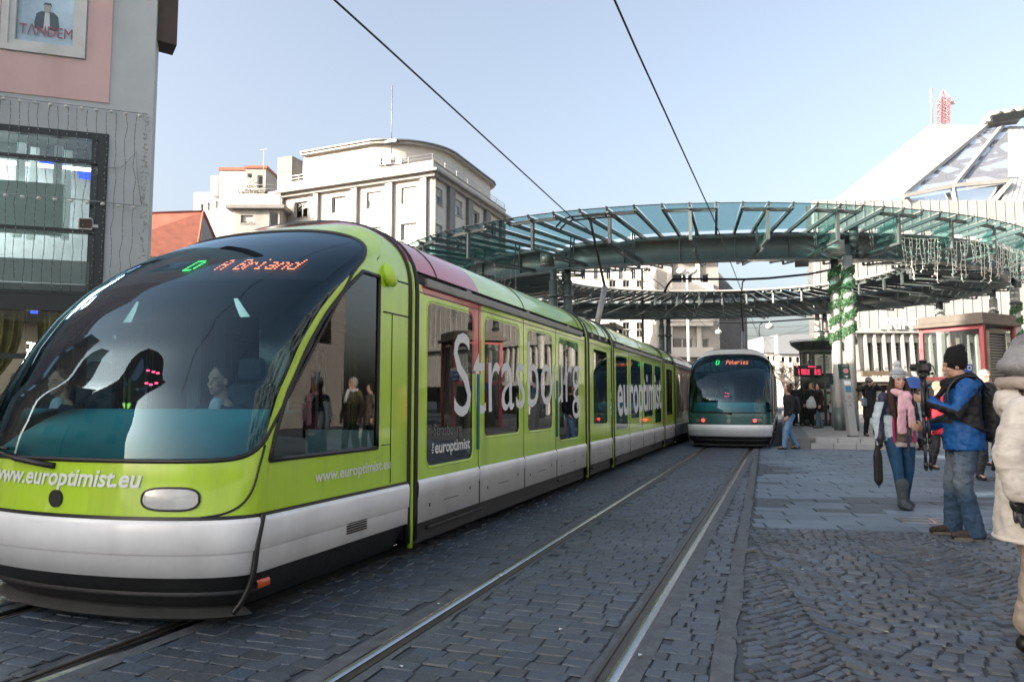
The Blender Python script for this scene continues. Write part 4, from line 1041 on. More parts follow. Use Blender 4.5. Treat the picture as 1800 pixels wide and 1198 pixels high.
q = fc(37, 650); mb = MB(); mb.ball(fpt(q[0], q[1], -.12), .07, 16, 10); mb.tube([fpt(q[0], q[1]+.06, -.12), fpt(q[0], gz0-.2, -.12)], .004, 4); mb.build('silver_bauble', mat('silver_bauble', (.6, .62, .65), .18, metal=1), pb, world=True)
mb = MB(); q = fc(45, 540); mb.beam(fpt(q[0]-.06, q[1]+.02, -.5), fpt(q[0]+.06, q[1]+.02, -.5), .05, .12); mb.build('blue_lamp', M_BLUE, pb, world=True)
# brown timber bay high up on the return wall
mb = MB(); c = PC+side*.6; z = fc(265, 64)[1]
a = PC+side*.1; o = np.array([.6, .8, 0])*.34
mb.add([a+UP*z, a+o+UP*(z-.01), a+o+side*.45+UP*(z-.01), a+side*.45+UP*z]+[a+UP*(z+4), a+o+UP*(z+4), a+o+side*.45+UP*(z+4), a+side*.45+UP*(z+4)], [(3, 2, 1, 0), (0, 1, 5, 4), (1, 2, 6, 5), (2, 3, 7, 6), (4, 5, 6, 7)])
mb.build('timber_bay', M_BROWN, pb, world=True)
# light strings on the facade
def fstring(name, label, pix, out, r, bulb, every, lamp_m, group):
    pts = [fpt(*fc(u, v), out) for u, v in pix]; root = thing(name, label, 'string lights', pts[0], group=group)
    mb = MB(); mb.tube(pts, r, 5); mb.build('cable', M_WIRED, root, world=True)
    L = sum(np.linalg.norm(b-a) for a, b in zip(pts[:-1], pts[1:])); n = max(2, int(L/every))
    for i in range(n):
        s = L*(i+.5)/n; acc = 0
        for a, b in zip(pts[:-1], pts[1:]):
            d = np.linalg.norm(b-a)
            if acc+d >= s: mb = MB(); mb.ball(a+(b-a)*(s-acc)/d-UP*bulb*1.2, (bulb*1.25, bulb*1.25, bulb*.9), 8, 6); mb.build('bulb', lamp_m, root, world=True); break
            acc += d
    return root
M_BULB = mat('white_bulb', (.62, .63, .62), .3, var=.1)
fstring('light_string', 'upper straight string of white bulbs across the grey facade', [(-60, 160), (0, 172), (130, 188), (261, 204)], .08, .008, .028, .21, M_BULB, None)
fstring('light_string', 'lower straight string of white bulbs crossing the shop window', [(-60, 336), (0, 342), (130, 352), (250, 365)], .1, .008, .028, .21, M_BULB, None)
root = thing('icicle_lights', 'thin strands of lights hanging down over the shop window on the grey facade', 'string lights', fpt(0, 5, .1))
k = 0
for u in range(-48, 250, 17):
    v0 = 172+.122*u+4; v1 = random.uniform(490, 525); mb = MB(); pts = []
    for i in range(15):
        v = v0+(v1-v0)*i/14; pts.append(fpt(*fc(u+random.gauss(0, 1.4)-12*(i/14), v), .07))
    mb.tube(pts, .0048, 4)
    for i in range(14):
        for e in (.0, .5): mb.ball(pts[i]+(pts[i+1]-pts[i])*e+PE*random.uniform(-.012, .012), .0075, 5, 4, 1)
    mb.build('light_strand', [mat('dark_light_cable', (.06, .065, .065), .5), M_BULB], root, world=True)
mb = MB(); 
for i in range(26):
    v = 206+(450-206)*i/25; c = fpt(*fc(258-8*(i/25)+random.gauss(0, 1.5), v), .02)
    for e in range(5): mb.ball(c+RNG.normal(0, .026, 3), .011, 5, 4)
tag(mb.build('light_bundle', M_WIRED), 'bundled light strings running down the corner of the grey building', 'string lights')
fstring('cable', 'thin loose cable looping over the grey facade beside the window', [(190, 296), (215, 296), (241, 269), (242, 310), (250, 362)], .06, .007, .01, 2, M_BULB, None)
# ---- buildings outside the frame on the same side: they shade the street and mirror in the glass
M_BROWNWALL = mat('brown_render', (.34, .25, .21), .85, var=.08, dirt=.2)
def back_block(label, n0, n1, a0, dep, h, cat='building'):
    """block whose street side runs across the sun direction"""
    sd = np.array([.72, .69, 0]); sd /= np.linalg.norm(sd); nn = np.array([-.69, .72, 0]); nn /= np.linalg.norm(nn)
    c0 = nn*n0+sd*a0; b = thing('apartment_building', label, cat, c0)
    mb = MB(); A, B = nn*n0+sd*a0, nn*n1+sd*a0; C_, D_ = B-sd*dep, A-sd*dep
    exx = (A-B)/np.linalg.norm(A-B); L = np.linalg.norm(A-B); holes = []
    for fl in range(int((h-4)/3.1)):
        k = int(L/2.9)
        for i in range(k):
            x = (i+.5)*L/k; holes.append(rect(x-.65, x+.65, 4+fl*3.1, 5.8+fl*3.1))
    mb.plate([rect(0, L, 0, h)]+holes, .25, B, exx, UP)
    for P, Q in ((B, C_), (C_, D_), (D_, A)): mb.add([P, Q, Q+UP*h, P+UP*h], [(0, 1, 2, 3)])
    mb.add([A+UP*h, B+UP*h, C_+UP*h, D_+UP*h], [(0, 1, 2, 3)]); mb.build('wall', M_BROWNWALL, b, world=True)
    mb = MB(); n = np.cross(exx, UP)
    for hl in holes: mb.plate([hl], 0, B-n*.2, exx, UP, back=False)
    mb.build('window_panes', glass('dark_panes', (.05, .05, .06), 1.6), b, world=True); return b
back_block('brown rendered apartment block behind the camera with rows of windows', -1.5, 7.0, -21, 12, 24)
back_block('lower brown building between the apartment block and the pink corner building', 7.3, 12.6, -21, 8, 13.4)
back_block('unseen brown tower added to keep grazing sun off the pink corner building', 12.65, 15, -22, 8, 20)  # added out of view to block grazing sun from the pink facade
back_block('brown building behind the pink corner building', 19.4, 24.1, -22, 8, 22.5)
back_block('tall brown building behind the red roofed house', 24.2, 33, -24, 8, 23)

# lit lamps inside the shop
def lamp(name, loc, size, w, col, rot=(0, 0, 0)):
    l = bpy.data.lights.new(name, 'AREA'); l.energy = w; l.size = size; l.color = col; o_ = bpy.data.objects.new(name, l); COL.objects.link(o_); o_.location = tuple(loc); o_.rotation_euler = rot; return o_
lamp('ceiling_lamp', fpt(3.6, 6.0, -1.2), 2.2, 260, (.95, .98, 1)); lamp('shop_lamp', fpt(3.2, 2.9, -1.6), 1.2, 160, (1, .78, .55))
# building on the right of the street, outside the frame, mirrored in the tram windows
rbk = thing('apartment_building', 'grey office building on the right of the street beyond the edge of the view', 'building', (16, -5, 0)); mb = MB(); holes = []
for fl in range(4):
    for k in range(13): holes.append(rect(1+k*2.85, 2.7+k*2.85, 4.2+fl*3.1, 6.1+fl*3.1))
mb.plate([rect(0, 39, 0, 17)]+holes, .3, (16, 34, 0), (0, -1, 0), UP); mb.bx(16.4, 28, -5, 34, 0, 17); mb.build('wall', mat('grey_office_wall', (.24, .225, .21), .85, var=.08), rbk, world=True)
mb = MB()
for hl in holes: mb.plate([hl], 0, (16.2, 34, 0), (0, -1, 0), UP, back=False)
mb.build('window_panes', MATS['dark_panes'], rbk, world=True)

bk = thing('apartment_building', 'long low building closing the square far behind the camera', 'building', (-4, -48, 0)); mb = MB(); holes = [rect(1+k*3, 2.6+k*3, 4+f*3.1, 5.9+f*3.1) for k in range(16) for f in range(1)]
mb.plate([rect(0, 50, 0, 8)]+holes, .3, (46, -48, 0), (-1, 0, 0), UP); mb.bx(-4, 46, -60, -48.4, 0, 8); mb.build('wall', M_BROWNWALL, bk, world=True)
# ------------------------------------------------------------------ buildings across the square
M_CREAM = mat('cream_render', (.56, .53, .485), .85, var=.06, vscale=.6, bump=.15, bscale=30, dirt=.14)
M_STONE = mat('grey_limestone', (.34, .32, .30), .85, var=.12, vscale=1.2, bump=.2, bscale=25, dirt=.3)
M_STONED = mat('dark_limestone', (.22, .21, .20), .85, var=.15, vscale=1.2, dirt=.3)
M_WHITEB = mat('white_render', (.55, .54, .52), .85, var=.05, dirt=.12)
M_SHUT = mat('roller_shutter', (.42, .41, .38), .6, var=.08)
M_FRAMEW = mat('white_joinery', (.62, .62, .6), .5, var=.06)
M_PANE = glass('dark_room_pane', (.10, .12, .13), 1.6)
M_CURT = mat('net_curtain', (.4, .4, .38), .9, var=.2)
M_ROOF = mat('red_clay_tiles', (.36, .12, .075), .8, var=.25, vscale=2, bump=.5, bscale=12, dirt=.2)
M_SLATE = mat('slate_roof', (.10, .11, .13), .7, var=.2)
M_ZINC = mat('zinc_edge', (.20, .21, .22), .5, var=.2, metal=.5)
M_RAILW = mat('white_railing', (.6, .6, .6), .5)
def win(root, o, ex, x0, x1, z0, z1, rec=.22, shut=0., curtain=False, frame=M_FRAMEW, mull=True, sill=True):
    """window set in a wall opening: frame > pane, roller shutter"""
    ex = np.array(ex, float); n = np.cross(ex, UP); O = np.array(o, float)
    mb = MB(); f = .07; lp = [rect(x0, x1, z0, z1)]
    if mull: m_ = (x0+x1)/2; lp += [rect(x0+f, m_-f*.7, z0+f, z1-f), rect(m_+f*.7, x1-f, z0+f, z1-f)]
    else: lp += [rect(x0+f, x1-f, z0+f, z1-f)]
    mb.plate(lp, .06, O-n*rec, ex, UP); w = mb.build('window', frame, root, world=True)
    wo = Vector(tuple(root.location))
    def child(mb_, name, m): 
        q = mb_.build(name, m, w); q.data.transform(Matrix.Translation(-wo)); return q
    mb = MB(); mb.plate([rect(x0+.02, x1-.02, z0+.02, z1-.02)], 0, O-n*(rec+.03), ex, UP, back=False); child(mb, 'pane', M_PANE)
    if curtain: mb = MB(); mb.plate([rect(x0+.03, x1-.03, z0+.03, z1-.03)], 0, O-n*(rec+.12), ex, UP, back=False); child(mb, 'curtain', M_CURT)
    if shut:
        mb = MB(); k = int((z1-z0)*shut/.07)
        for i in range(k): mb.plate([rect(x0, x1, z1-(i+1)*.07+.006, z1-i*.07)], .02, O-n*(rec-.05), ex, UP)
        child(mb, 'roller_shutter', M_SHUT)
    if sill: mb = MB(); mb.plate([rect(x0-.08, x1+.08, z0-.09, z0)], rec+.1, O+n*.06, ex, UP); child(mb, 'sill', M_STONE)
    return w
# --- the six-storey corner block with a rounded attic
BC = np.array([-25.8, 52.3, 0]); BL = np.array([-.997, .08, 0]); BR = np.array([0, 1., 0])
NL = np.array([-.08, -.997, 0]); NRr = np.array([1., 0, 0])
bld = thing('apartment_block', 'cream corner apartment block with stone pilasters and a rounded set-back attic', 'building', BC)
def lc(u, v): p = gpl(u, v, BC, NL); return float((p-BC)@BL), float(p[2])
def rc(u, v): p = gpl(u, v, BC, NRr); return float((p-BC)@BR), float(p[2])
zc = lc(757, 312)[1]; LL = lc(490, 330)[0]; LR = rc(887, 380)[0]; zpar = lc(755, 285)[1]
exL = -BL; exR = BR
mbw = MB(); wins_l = []; wins_r = []
bays = [(518, 541), (583, 608), (644, 671), (705, 733)]
H0 = lc(718, 328)[1]; H1 = lc(718, 356)[1]; H2 = lc(718, 392)[1]; dH = H0-H2
bay_q = []
for (u0, u1) in bays:
    q0, q1 = lc(u0, 345)[0], lc(u1, 345)[0]; bay_q.append((min(q0, q1), max(q0, q1)))
holesL = []; infoL = []
for fl in range(6):
    for b, (qa, qb) in enumerate(bay_q):
        z1 = H0-fl*dH; z0 = z1-(H0-H1)*1.05; x0, x1 = -qb, -qa
        if z0 > .5: holesL.append(rect(x0, x1, z0, z1)); infoL.append((x0, x1, z0, z1, fl, b))
mbw.plate([rect(-LL, 0, 0, zc)]+holesL, .3, BC, exL, UP)
rb_ = [(762, 778), (797, 813), (829, 843), (859, 872)]
holesR = []; infoR = []
for fl in range(6):
    for b, (u0, u1) in enumerate(rb_):
        a, c = rc(u0, 340)[0], rc(u1, 340)[0]; z1 = H0-.05-fl*dH; z0 = z1-(H0-H1)*1.05
        if z0 > .5: holesR.append(rect(a, c, z0, z1)); infoR.append((a, c, z0, z1, fl, b))
mbw.plate([rect(0, LR, 0, zc)]+holesR, .3, BC, exR, UP)
pB = BC+BR*LR; pA = BC+BL*LL
mbw.add([pA, pA-NL*16, pA-NL*16+UP*zc, pA+UP*zc], [(0, 1, 2, 3)]); mbw.add([pB, pB-NRr*14, pB-NRr*14+UP*zc, pB+UP*zc], [(0, 1, 2, 3)])
mbw.build('wall', M_CREAM, bld, world=True)
for (x0, x1, z0, z1, fl, b) in infoL:
    win(bld, BC, exL, x0, x1, z0, z1, shut=(1. if (fl, b) == (0, 3) else .55 if (fl, b) == (0, 2) else 0), curtain=(fl, b) in ((0, 0), (1, 2)))
for (x0, x1, z0, z1, fl, b) in infoR: win(bld, BC, exR, x0, x1, z0, z1, shut=(.5 if b == 0 else .4 if b == 1 else .15))
def vstrip(o, e, n, q0, q1, z0, z1, proud, m, name, parent):
    mb = MB(); mb.plate([rect(q0, q1, z0, z1)], proud-.003, o+n*proud, e, UP); return mb.build(name, m, parent, world=True)
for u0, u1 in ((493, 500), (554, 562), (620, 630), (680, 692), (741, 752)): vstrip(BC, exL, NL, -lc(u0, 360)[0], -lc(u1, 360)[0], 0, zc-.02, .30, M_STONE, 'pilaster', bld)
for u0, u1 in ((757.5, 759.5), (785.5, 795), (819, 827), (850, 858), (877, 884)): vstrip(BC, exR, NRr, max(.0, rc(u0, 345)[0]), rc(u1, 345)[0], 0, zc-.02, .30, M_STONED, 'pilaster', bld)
# cornice and parapet wrap the corner
def wrap(z0, z1, out, m, name, ins=0., ends=.5):
    mb = MB(); a = BC+BL*(LL+ends)+NL*out; c = BC+NL*out+NRr*out; d = BC+BR*(LR+ends)+NRr*out
    ai = BC+BL*(LL+ends)-NL*.5; ci = BC-NL*.5-NRr*.5; di = BC+BR*(LR+ends)-NRr*.5
    P = [a, c, d, di, ci, ai]; mb.add([p+UP*z0 for p in P]+[p+UP*z1 for p in P], [(0, 1, 4, 5), (1, 2, 3, 4), (6, 11, 10, 7), (7, 10, 9, 8)]+[(i, 6+i, 6+(i+1) % 6, (i+1) % 6) for i in range(6)])
    return mb.build(name, m, bld, world=True)
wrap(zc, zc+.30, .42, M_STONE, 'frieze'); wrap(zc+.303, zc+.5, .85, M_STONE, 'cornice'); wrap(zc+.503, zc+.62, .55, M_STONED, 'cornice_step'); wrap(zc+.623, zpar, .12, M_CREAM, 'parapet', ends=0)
wrap(zpar+.003, zpar+.09, .18, M_STONE, 'coping', ends=0)
def railing(pts, z, h, name, parent, m=M_RAILW):
    mb = MB()
    for k in (h, h*.55): mb.tube([p+UP*(z+k) for p in pts], .03, 5)
    for a, b in zip(pts[:-1], pts[1:]):
        n = max(1, int(np.linalg.norm(b-a)/2.2))
        for i in range(n+1): p = a+(b-a)*i/n; mb.tube([p+UP*z, p+UP*(z+h)], .03, 5)
    return mb.build(name, m, parent, world=True)
railing([BC+BL*LL, BC, BC+BR*LR], zpar+.05, .62, 'railing', bld)
# attic: flat front set back from the street, rounded corner
zat = float(gpl(600, 266, BC-NL*2.0, NL)[2])
att = []; sb = 2.0; R0 = 5.0
O2 = BC-NL*sb-NRr*sb
att.append(O2+BL*(LL-3.2)); att.append(O2+BL*R0)
for k in range(1, 13):
    a = PI/2*k/12; cc_ = O2+BL*R0+BR*R0; att.append(cc_+NL*R0*math.cos(a)+NRr*R0*math.sin(a))
att.append(O2+BR*(LR-1.5)); 
for k in range(1, 7): a = PI*k/6; att.append(O2+BR*(LR-1.5)+np.array([-1.5+1.5*math.cos(a), 1.5*math.sin(a), 0]))
mb = MB(); z0 = zpar-.9
mb.grid([[p+UP*z0 for p in att], [p+UP*zat for p in att]], 0, True); 
mb.add([att[0]+UP*z0, att[0]-NL*8+UP*z0, att[0]-NL*8+UP*zat, att[0]+UP*zat], [(3, 2, 1, 0)])
mb.build('attic_wall', M_CREAM, bld, world=True)
def offset_poly(P, d):
    out = []
    for i, p in enumerate(P):
        t = P[min(i+1, len(P)-1)]-P[max(i-1, 0)]; t = t/np.linalg.norm(t); n = np.cross(t, UP); out.append(p+n*d)
    return out
for (o, za, zb_, m, nm) in ((.45, zat, zat+.22, M_STONE, 'attic_cornice'), (.60, zat+.223, zat+.33, M_ZINC, 'roof_edge')):
    Q = offset_poly(att, o); mb = MB(); mb.grid([[p+UP*za for p in offset_poly(att, -.3)], [p+UP*za for p in Q], [p+UP*zb_ for p in Q], [p+UP*(zb_+.02) for p in offset_poly(att, -3)]], 0, False, flip=False); mb.build(nm, m, bld, world=True)
mb = MB(); mb.add([p+UP*(zat+.37) for p in att]+[O2-NL*10-NRr*8+UP*(zat+.37)], [tuple(range(len(att)+1))]); mb.build('flat_roof', M_ZINC, bld, world=True)
for (u0, u1, v0, v1, w3) in ((533, 544, 283, 306, 0), (592, 613, 276, 300, 0), (655, 702, 269, 292, 1)):
    a = gpl(u0, v1, O2, NL); b = gpl(u1, v0, O2, NL); q0 = (a-O2)@exL; q1 = (b-O2)@exL
    if w3:
        for i in range(3):
            qa = q0+(q1-q0)*(i+.06)/3; qb = q0+(q1-q0)*(i+.94)/3; d = 0
            if qb > -R0: d = R0-math.sqrt(max(0, R0**2-(max(0, R0+(qa+qb)/2))**2))
            win(bld, O2-NL*(d-.28), exL, qa, qb, a[2], b[2], rec=.2, sill=False, mull=False)
    else: win(bld, O2+NL*.24, exL, q0, q1, a[2], b[2], rec=.2, sill=False)
mb = MB(); p = gd(688, 246, 62); mb.tube([p-UP*1.2, p+UP*4.8], .045, 5); mb.box(p-UP*.15, (1.2, .5, .25)); mb.build('roof_mast', M_ZINC, bld, world=True)
mb = MB(); a = gpl(487, 325, BC-NL*1.5, NL); b = gpl(512, 275, BC-NL*1.5, NL)
mb.box(((a[0]+b[0])/2, a[1]+1, (zpar-1+b[2])/2), (b[0]-a[0], 2.0, b[2]-zpar+1.2)); mb.build('chimney_block', M_STONED, bld, world=True)
# --- lower flat roofed wing and the white tower behind
def slab_house(name, label, u0, u1, vtop, dep, depth, m, vis=(), cap=None, capm=None, base=0., cat='building', sideu=None, ang=0.):
    """box building facing the camera: u0..u1 at distance dep, top at row vtop"""
    a = gd(u0, vtop, dep); b = gd(u1, vtop, dep); 
    if ang: b = a+(b-a)@np.array([[math.cos(ang), math.sin(ang), 0], [-math.sin(ang), math.cos(ang), 0], [0, 0, 1]])
    a[2] = b[2] = 0; zt = gd((u0+u1)/2, vtop, dep)[2]; e = (b-a)/np.linalg.norm(b-a); L = np.linalg.norm(b-a); n = np.cross(e, UP)
    r = thing(name, label, cat, a); holes = []; W_ = []
    for (x0, x1, y0, y1, kw) in vis:
        p = gpl(x0, y1, a, n); q = gpl(x1, y0, a, n); xa, xb = sorted(((p-a)@e, (q-a)@e)); 
        if xb < L-.05 and xa > .05 and q[2] < zt-.05: holes.append(rect(xa, xb, p[2], q[2])); W_.append((xa, xb, p[2], q[2], kw))
    mb = MB(); mb.plate([rect(0, L, base, zt)]+holes, .25, a, e, UP)
    c, d = b-n*depth, a-n*depth
    for P, Q in ((b, c), (c, d), (d, a)): mb.add([P+UP*base, Q+UP*base, Q+UP*zt, P+UP*zt], [(0, 1, 2, 3)])
    mb.add([a+UP*zt, b+UP*zt, c+UP*zt, d+UP*zt], [(0, 1, 2, 3)]); mb.build('wall', m, r, world=True)
    for (xa, xb, za, zb__, kw) in W_: win(r, a, e, xa, xb, za, zb__, **kw)
    if cap:
        mb = MB(); o = cap[0]; P = [a+n*o-e*o, b+n*o+e*o, c-n*o+e*o, d-n*o-e*o]; mb.add([p+UP*(zt+.003) for p in P]+[p+UP*(zt+cap[1]) for p in P], [(3, 2, 1, 0), (4, 5, 6, 7), (0, 1, 5, 4), (1, 2, 6, 5), (2, 3, 7, 6), (3, 0, 4, 7)])
        mb.build('roof_edge', capm or M_STONE, r, world=True)
    return r, a, e, n, L, zt
K = dict(sill=False, mull=False)
slab_house('white_tower', 'white rendered stair tower with a red roof edge behind the lower houses', 387, 432, 300, 72, 7, M_WHITEB, (), (.12, .3), M_ROOF)
r, *_ = slab_house('white_house', 'plain white house with three tiny windows left of the tower', 341, 432, 338, 73, 8, M_WHITEB, [(352, 358, 358, 372, K), (364, 369, 356, 370, K), (378, 383, 353, 367, K)])
mb = MB(); p = gd(381, 328, 72.8); mb.box(p, (.8, .8, 2.0)); mb.build('chimney', M_WHITEB, r, world=True)
r, a, e, n, L, zt = slab_house('terrace_house', 'low grey house with a planted roof terrace beside the corner block', 410, 492, 368, 62, 9, M_STONE, [(423, 445, 378, 392, dict(shut=.9)), (473, 489, 373, 400, K)], (.5, .3), M_STONED)
mb = MB(); mb.plate([rect(0, L, zt+.303, zt+1.35)], .2, a, e, UP); mb.build('terrace_parapet', M_CREAM, r, world=True)
railing([a, a+e*L], zt+1.35, .8, 'railing', r)
M_LEAF = mat('evergreen_leaves', (.03, .045, .025), .6, var=.5, vscale=10); M_TWIG = mat('dry_twigs', (.11, .085, .07), .8, var=.3)
pl_ = thing('terrace_plants', 'row of dark potted plants along the roof terrace railing', 'plants', a+e*L*.3+UP*(zt+.3)); mb = MB()
for k in range(900):
    q = a+e*L*random.uniform(.05, .75)-n*random.uniform(.3, .9)+UP*(zt+1.0+abs(random.gauss(0, .55))); d = RNG.normal(0, 1, 3); d /= np.linalg.norm(d); f = np.cross(d, UP)+.01; mb.add([q-d*.12, q+f*.05, q+d*.12, q-f*.05], [(0, 1, 2, 3)], int(random.random() < .4))
mb.build('foliage', [M_LEAF, M_TWIG], pl_, world=True)
r, *_ = slab_house('white_tower', 'grey shaded side of a stair tower with a small dark window', 432, 468, 296, 70, 6, M_STONE, [(435, 443, 305, 312, K), (452, 462, 308, 330, K)], (.12, .25), M_ROOF)  # grey stone colour stands for shade on this side of the white tower
mb = MB(); p = gd(464, 262, 69); mb.tube([p-UP*2.5, p], .04, 4); mb.beam(p-RT*.3-UP*.1, p+RT*.3, .04, .04); mb.build('aerial', M_RAILW, r, world=True)
# red tiled house
def house_pt(u, v, d): return gd(u, v, d)
rh = thing('red_roofed_house', 'old house with a steep red tiled roof and a pale gable beside the corner building', 'building', spot(300, 36))
A_, B_ = house_pt(252, 448, 33), house_pt(345, 452, 36); T0, T1 = house_pt(250, 379, 37), house_pt(357, 372, 40); G1 = house_pt(392, 452, 41)
mb = MB(); B2 = house_pt(300, 452, 35.2)
mb.add([A_-RT*3, B_, T1, T0-RT*3], [(0, 1, 2, 3)], 0)
mb.build('roof', M_ROOF, rh, world=True)
mb = MB(); z = 0; w0 = [B_, T1, G1, G1*np.array([1, 1, 0]), B_*np.array([1, 1, 0])]; mb.add(w0, [(0, 4, 3, 2, 1)]); q0, q1 = A_-RT*3, B_; mb.add([q0, q1, q1*np.array([1, 1, 0]), q0*np.array([1, 1, 0])], [(0, 3, 2, 1)])
mb.build('gable_wall', M_STONE, rh, world=True)
mb = MB(); mb.tube([T0-RT*3, T1], .09, 6); mb.tube([T1, G1], .1, 6, 0); mb.tube([B_, T1], .06, 6); mb.build('ridge_tiles', M_ROOF, rh, world=True)
M_FARROOF = mat('hazed_slate', (.22, .235, .26), .7, var=.1)  # slate paled so the haze over the far roofs is in the colour
# --- pale and grey blocks seen through the ring
WK = dict(rec=.2)
r, *_ = slab_house('pale_building', 'sunlit pale building with orange edged windows seen through the canopy ring', 985, 1156, 430, 92, 12, M_WHITEB, [(1071+k*24, 1083+k*24, v, v+12, dict(rec=.25)) for k in range(4) for v in (492, 566, 580, 604)]+[(1022+k*22, 1030+k*22, 470, 490, WK) for k in range(6)])
vis = []
for v in (487, 548, 600): vis += [(1182, 1218, v-6, v+20, dict(shut=0, mull=True, curtain=True, sill=False)), (1224, 1246, v-6, v+20, dict(curtain=True, sill=False))]
r, a, e, n, L, zt = slab_house('grey_block', 'grey concrete apartment block with balconies and wide windows behind the canopy', 1154, 1262, 440, 84, 14, M_STONE, vis)
for v in (515, 574, 628):
    p = gpl(1178, v, a, n); q = gpl(1250, v, a, n); mb = MB(); xa, xb = (p-a)@e, (q-a)@e
    mb.plate([rect(xa, xb, p[2], p[2]+1.1)], 1.0, a+n*1.0, e, UP); mb.build('balcony', M_CREAM, r, world=True); mb = MB(); mb.plate([rect(xa-.2, xb+.2, p[2]+4.0, p[2]+4.2)], 1.0, a+n*1.1, e, UP); mb.build('balcony_slab', M_CREAM, r, world=True)
for u in (1172, 1222):
    p = gpl(u, 500, a, n); x = (p-a)@e; mb = MB(); mb.plate([rect(x, x+.5, 0, zt)], .3, a+n*.35, e, UP); mb.build('pier', M_CREAM, r, world=True)
slab_house('slate_clad_block', 'dark grey corrugated block with a sloping edge beside the grey apartments', 1256, 1312, 512, 96, 10, M_STONED)
p0, p1 = gd(1256, 470, 95.9), gd(1300, 520, 95.9); 
dk = thing('dark_gable', 'dark slate gable wall behind the grey apartment block', 'building', (p0[0], p0[1], 0)); mb = MB()
P = [p0, p1, gd(1300, 560, 95.9), gd(1256, 560, 95.9)]; mb.add(P+[p+FH*8 for p in P], [(3, 2, 1, 0), (4, 5, 6, 7), (0, 1, 5, 4), (1, 2, 6, 5), (2, 3, 7, 6), (3, 0, 4, 7)]); mb.build('wall', M_SLATE, dk, world=True)
slab_house('far_terrace', 'far pale terrace with dormers and slate mansard left of the kiosk', 1346, 1371, 620, 160, 12, M_CREAM, [(1349, 1354, 625, 634, K), (1358, 1363, 625, 634, K), (1350, 1355, 642, 652, K), (1359, 1364, 642, 652, K)], (.6, 3.5), M_FARROOF)
slab_house('far_terrace', 'far long pale terrace under a dark slate roof with white dormers', 1371, 1480, 622, 158, 12, M_CREAM, [(1374+k*13, 1380+k*13, 627, 637, K) for k in range(7)]+[(1374+k*13, 1380+k*13, 645, 655, K) for k in range(7)], (.6, 4.2), M_FARROOF)
slab_house('far_terrace', 'distant hazy row of cream houses closing the street', 1300, 1352, 640, 190, 12, M_CREAM, [(1306+k*9, 1310+k*9, 646, 654, K) for k in range(5)], (.6, 3), M_FARROOF)
# bare trees down the street
def bare_tree(label, u, dep, h, spread):
    p = spot(u, dep); t = thing('bare_tree', label, 'tree', p, group=None); mb = MB(); crown = MB()
    mb.tube([p, p+UP*h*.35, p+UP*h*.6], [h*.03, h*.022, h*.015], 7); mb.build('trunk', M_TWIG, t, world=True)
    def br(o, d, L, r, k):
        e = o+d*L; crown.tube([o, e], [r, r*.6], 4, 0, cap=False)
        if k:
            for _ in range(4): q = d+RNG.normal(0, .5, 3); q[2] = abs(q[2])*.8+.1; q /= np.linalg.norm(q); br(o+d*L*random.uniform(.5, 1), q, L*.68, r*.55, k-1)
    for k in range(9):
        a = random.uniform(0, 2*PI); d = np.array([math.cos(a)*spread, math.sin(a)*spread, random.uniform(.5, 1)]); d /= np.linalg.norm(d); br(p+UP*h*random.uniform(.3, .6), d, h*.26, h*.011, 3)
    crown.build('crown', M_TWIG, t, world=True)
bare_tree('round leafless tree far down the street behind the kiosk sign', 1398, 120, 9.5, .9)
bare_tree('smaller leafless tree far down the street left of the kiosk', 1378, 140, 8, .8)
bare_tree('leafless tree farther off beside the tall far terrace', 1425, 130, 9, .8)
# --- department store on the right
M_CLAD = mat('white_ribbed_cladding', (.40, .39, .37), .55, var=.06, vscale=.8, dirt=.28)
M_CLADS = mat('grey_white_cladding', (.46, .47, .48), .5, var=.04)
M_STOREGLASS = glass('store_glass', (.34, .40, .46), 1.6, dust=.12)
M_ROOFGLASS = glass('sloping_roof_glass', (.55, .60, .68), 1.6, dust=.26, dcol=(.5, .52, .58))
DM = 56.
dst = thing('department_store', 'white ribbed department store with sloping roofs and a glazed wedge on the right', 'building', spot(1640, DM))
mz = lambda u, v, d=DM: gd(u, v, d)
o = spot(1440, DM); eM = RT; 
def mq(u, v, d=DM): p = mz(u, v, d); return float((p-o)@RT), float(p[2])
Lm = mq(2100, 500)[0]; ztop = mq(1560, 352)[1]; zled = mq(1560, 580)[1]; zslot0 = mq(1560, 652)[1]; zslot1 = mq(1560, 602)[1]; zent = mq(1560, 664)[1]
slots = []
for k in range(9):
    u = 1519+k*32.5; 
    for du, ww in ((0, 15), (18.5, 13)):
        a, b = mq(u+du, 640)[0], mq(u+du+ww, 640)[0]; slots.append([(a, zslot0), (b-.1, zslot0), (b+.05, zslot1), (a+.15, zslot1)])
mb = MB(); mb.plate([rect(0, Lm, zent, ztop)]+[s for s in slots if s[1][0] < Lm-.5], .5, o, eM, UP); e_ = o+FH*20+RT*9.5; mb.add([o+UP*0, e_, e_+UP*ztop, o+UP*ztop], [(3, 2, 1, 0)])
mb.build('facade', M_CLAD, dst, world=True)
for s in slots:
    mb = MB(); mb.plate([s], 0, o+FH*.35, eM, UP, back=False); mb.build('slot_window', M_STOREGLASS, dst, world=True)
inn = MB(); inn.plate([rect(0, Lm, zent, ztop)], 0, o+FH*1.6, eM, UP, back=False); inn.build('store_inside', M_ROOMG, dst, world=True)
mb = MB(); 
for k in range(9):
    u = 1538+k*32.5
    for j in range(6): a = mq(u, 609+j*7); mb.plate([rect(a[0]+random.uniform(0, .2), a[0]+.55, a[1], a[1]+.06)], 0, o+FH*.34, eM, UP, back=False)
mb.build('slot_lettering', M_CLAD, dst, world=True)
mb = MB()
for k in range(46): x = k*.72+.2; mb.plate([rect(x, x+.09, zled+.2, ztop)], .04, o-FH*.04, eM, UP)
mb.build('ribs', M_CLAD, dst, world=True)
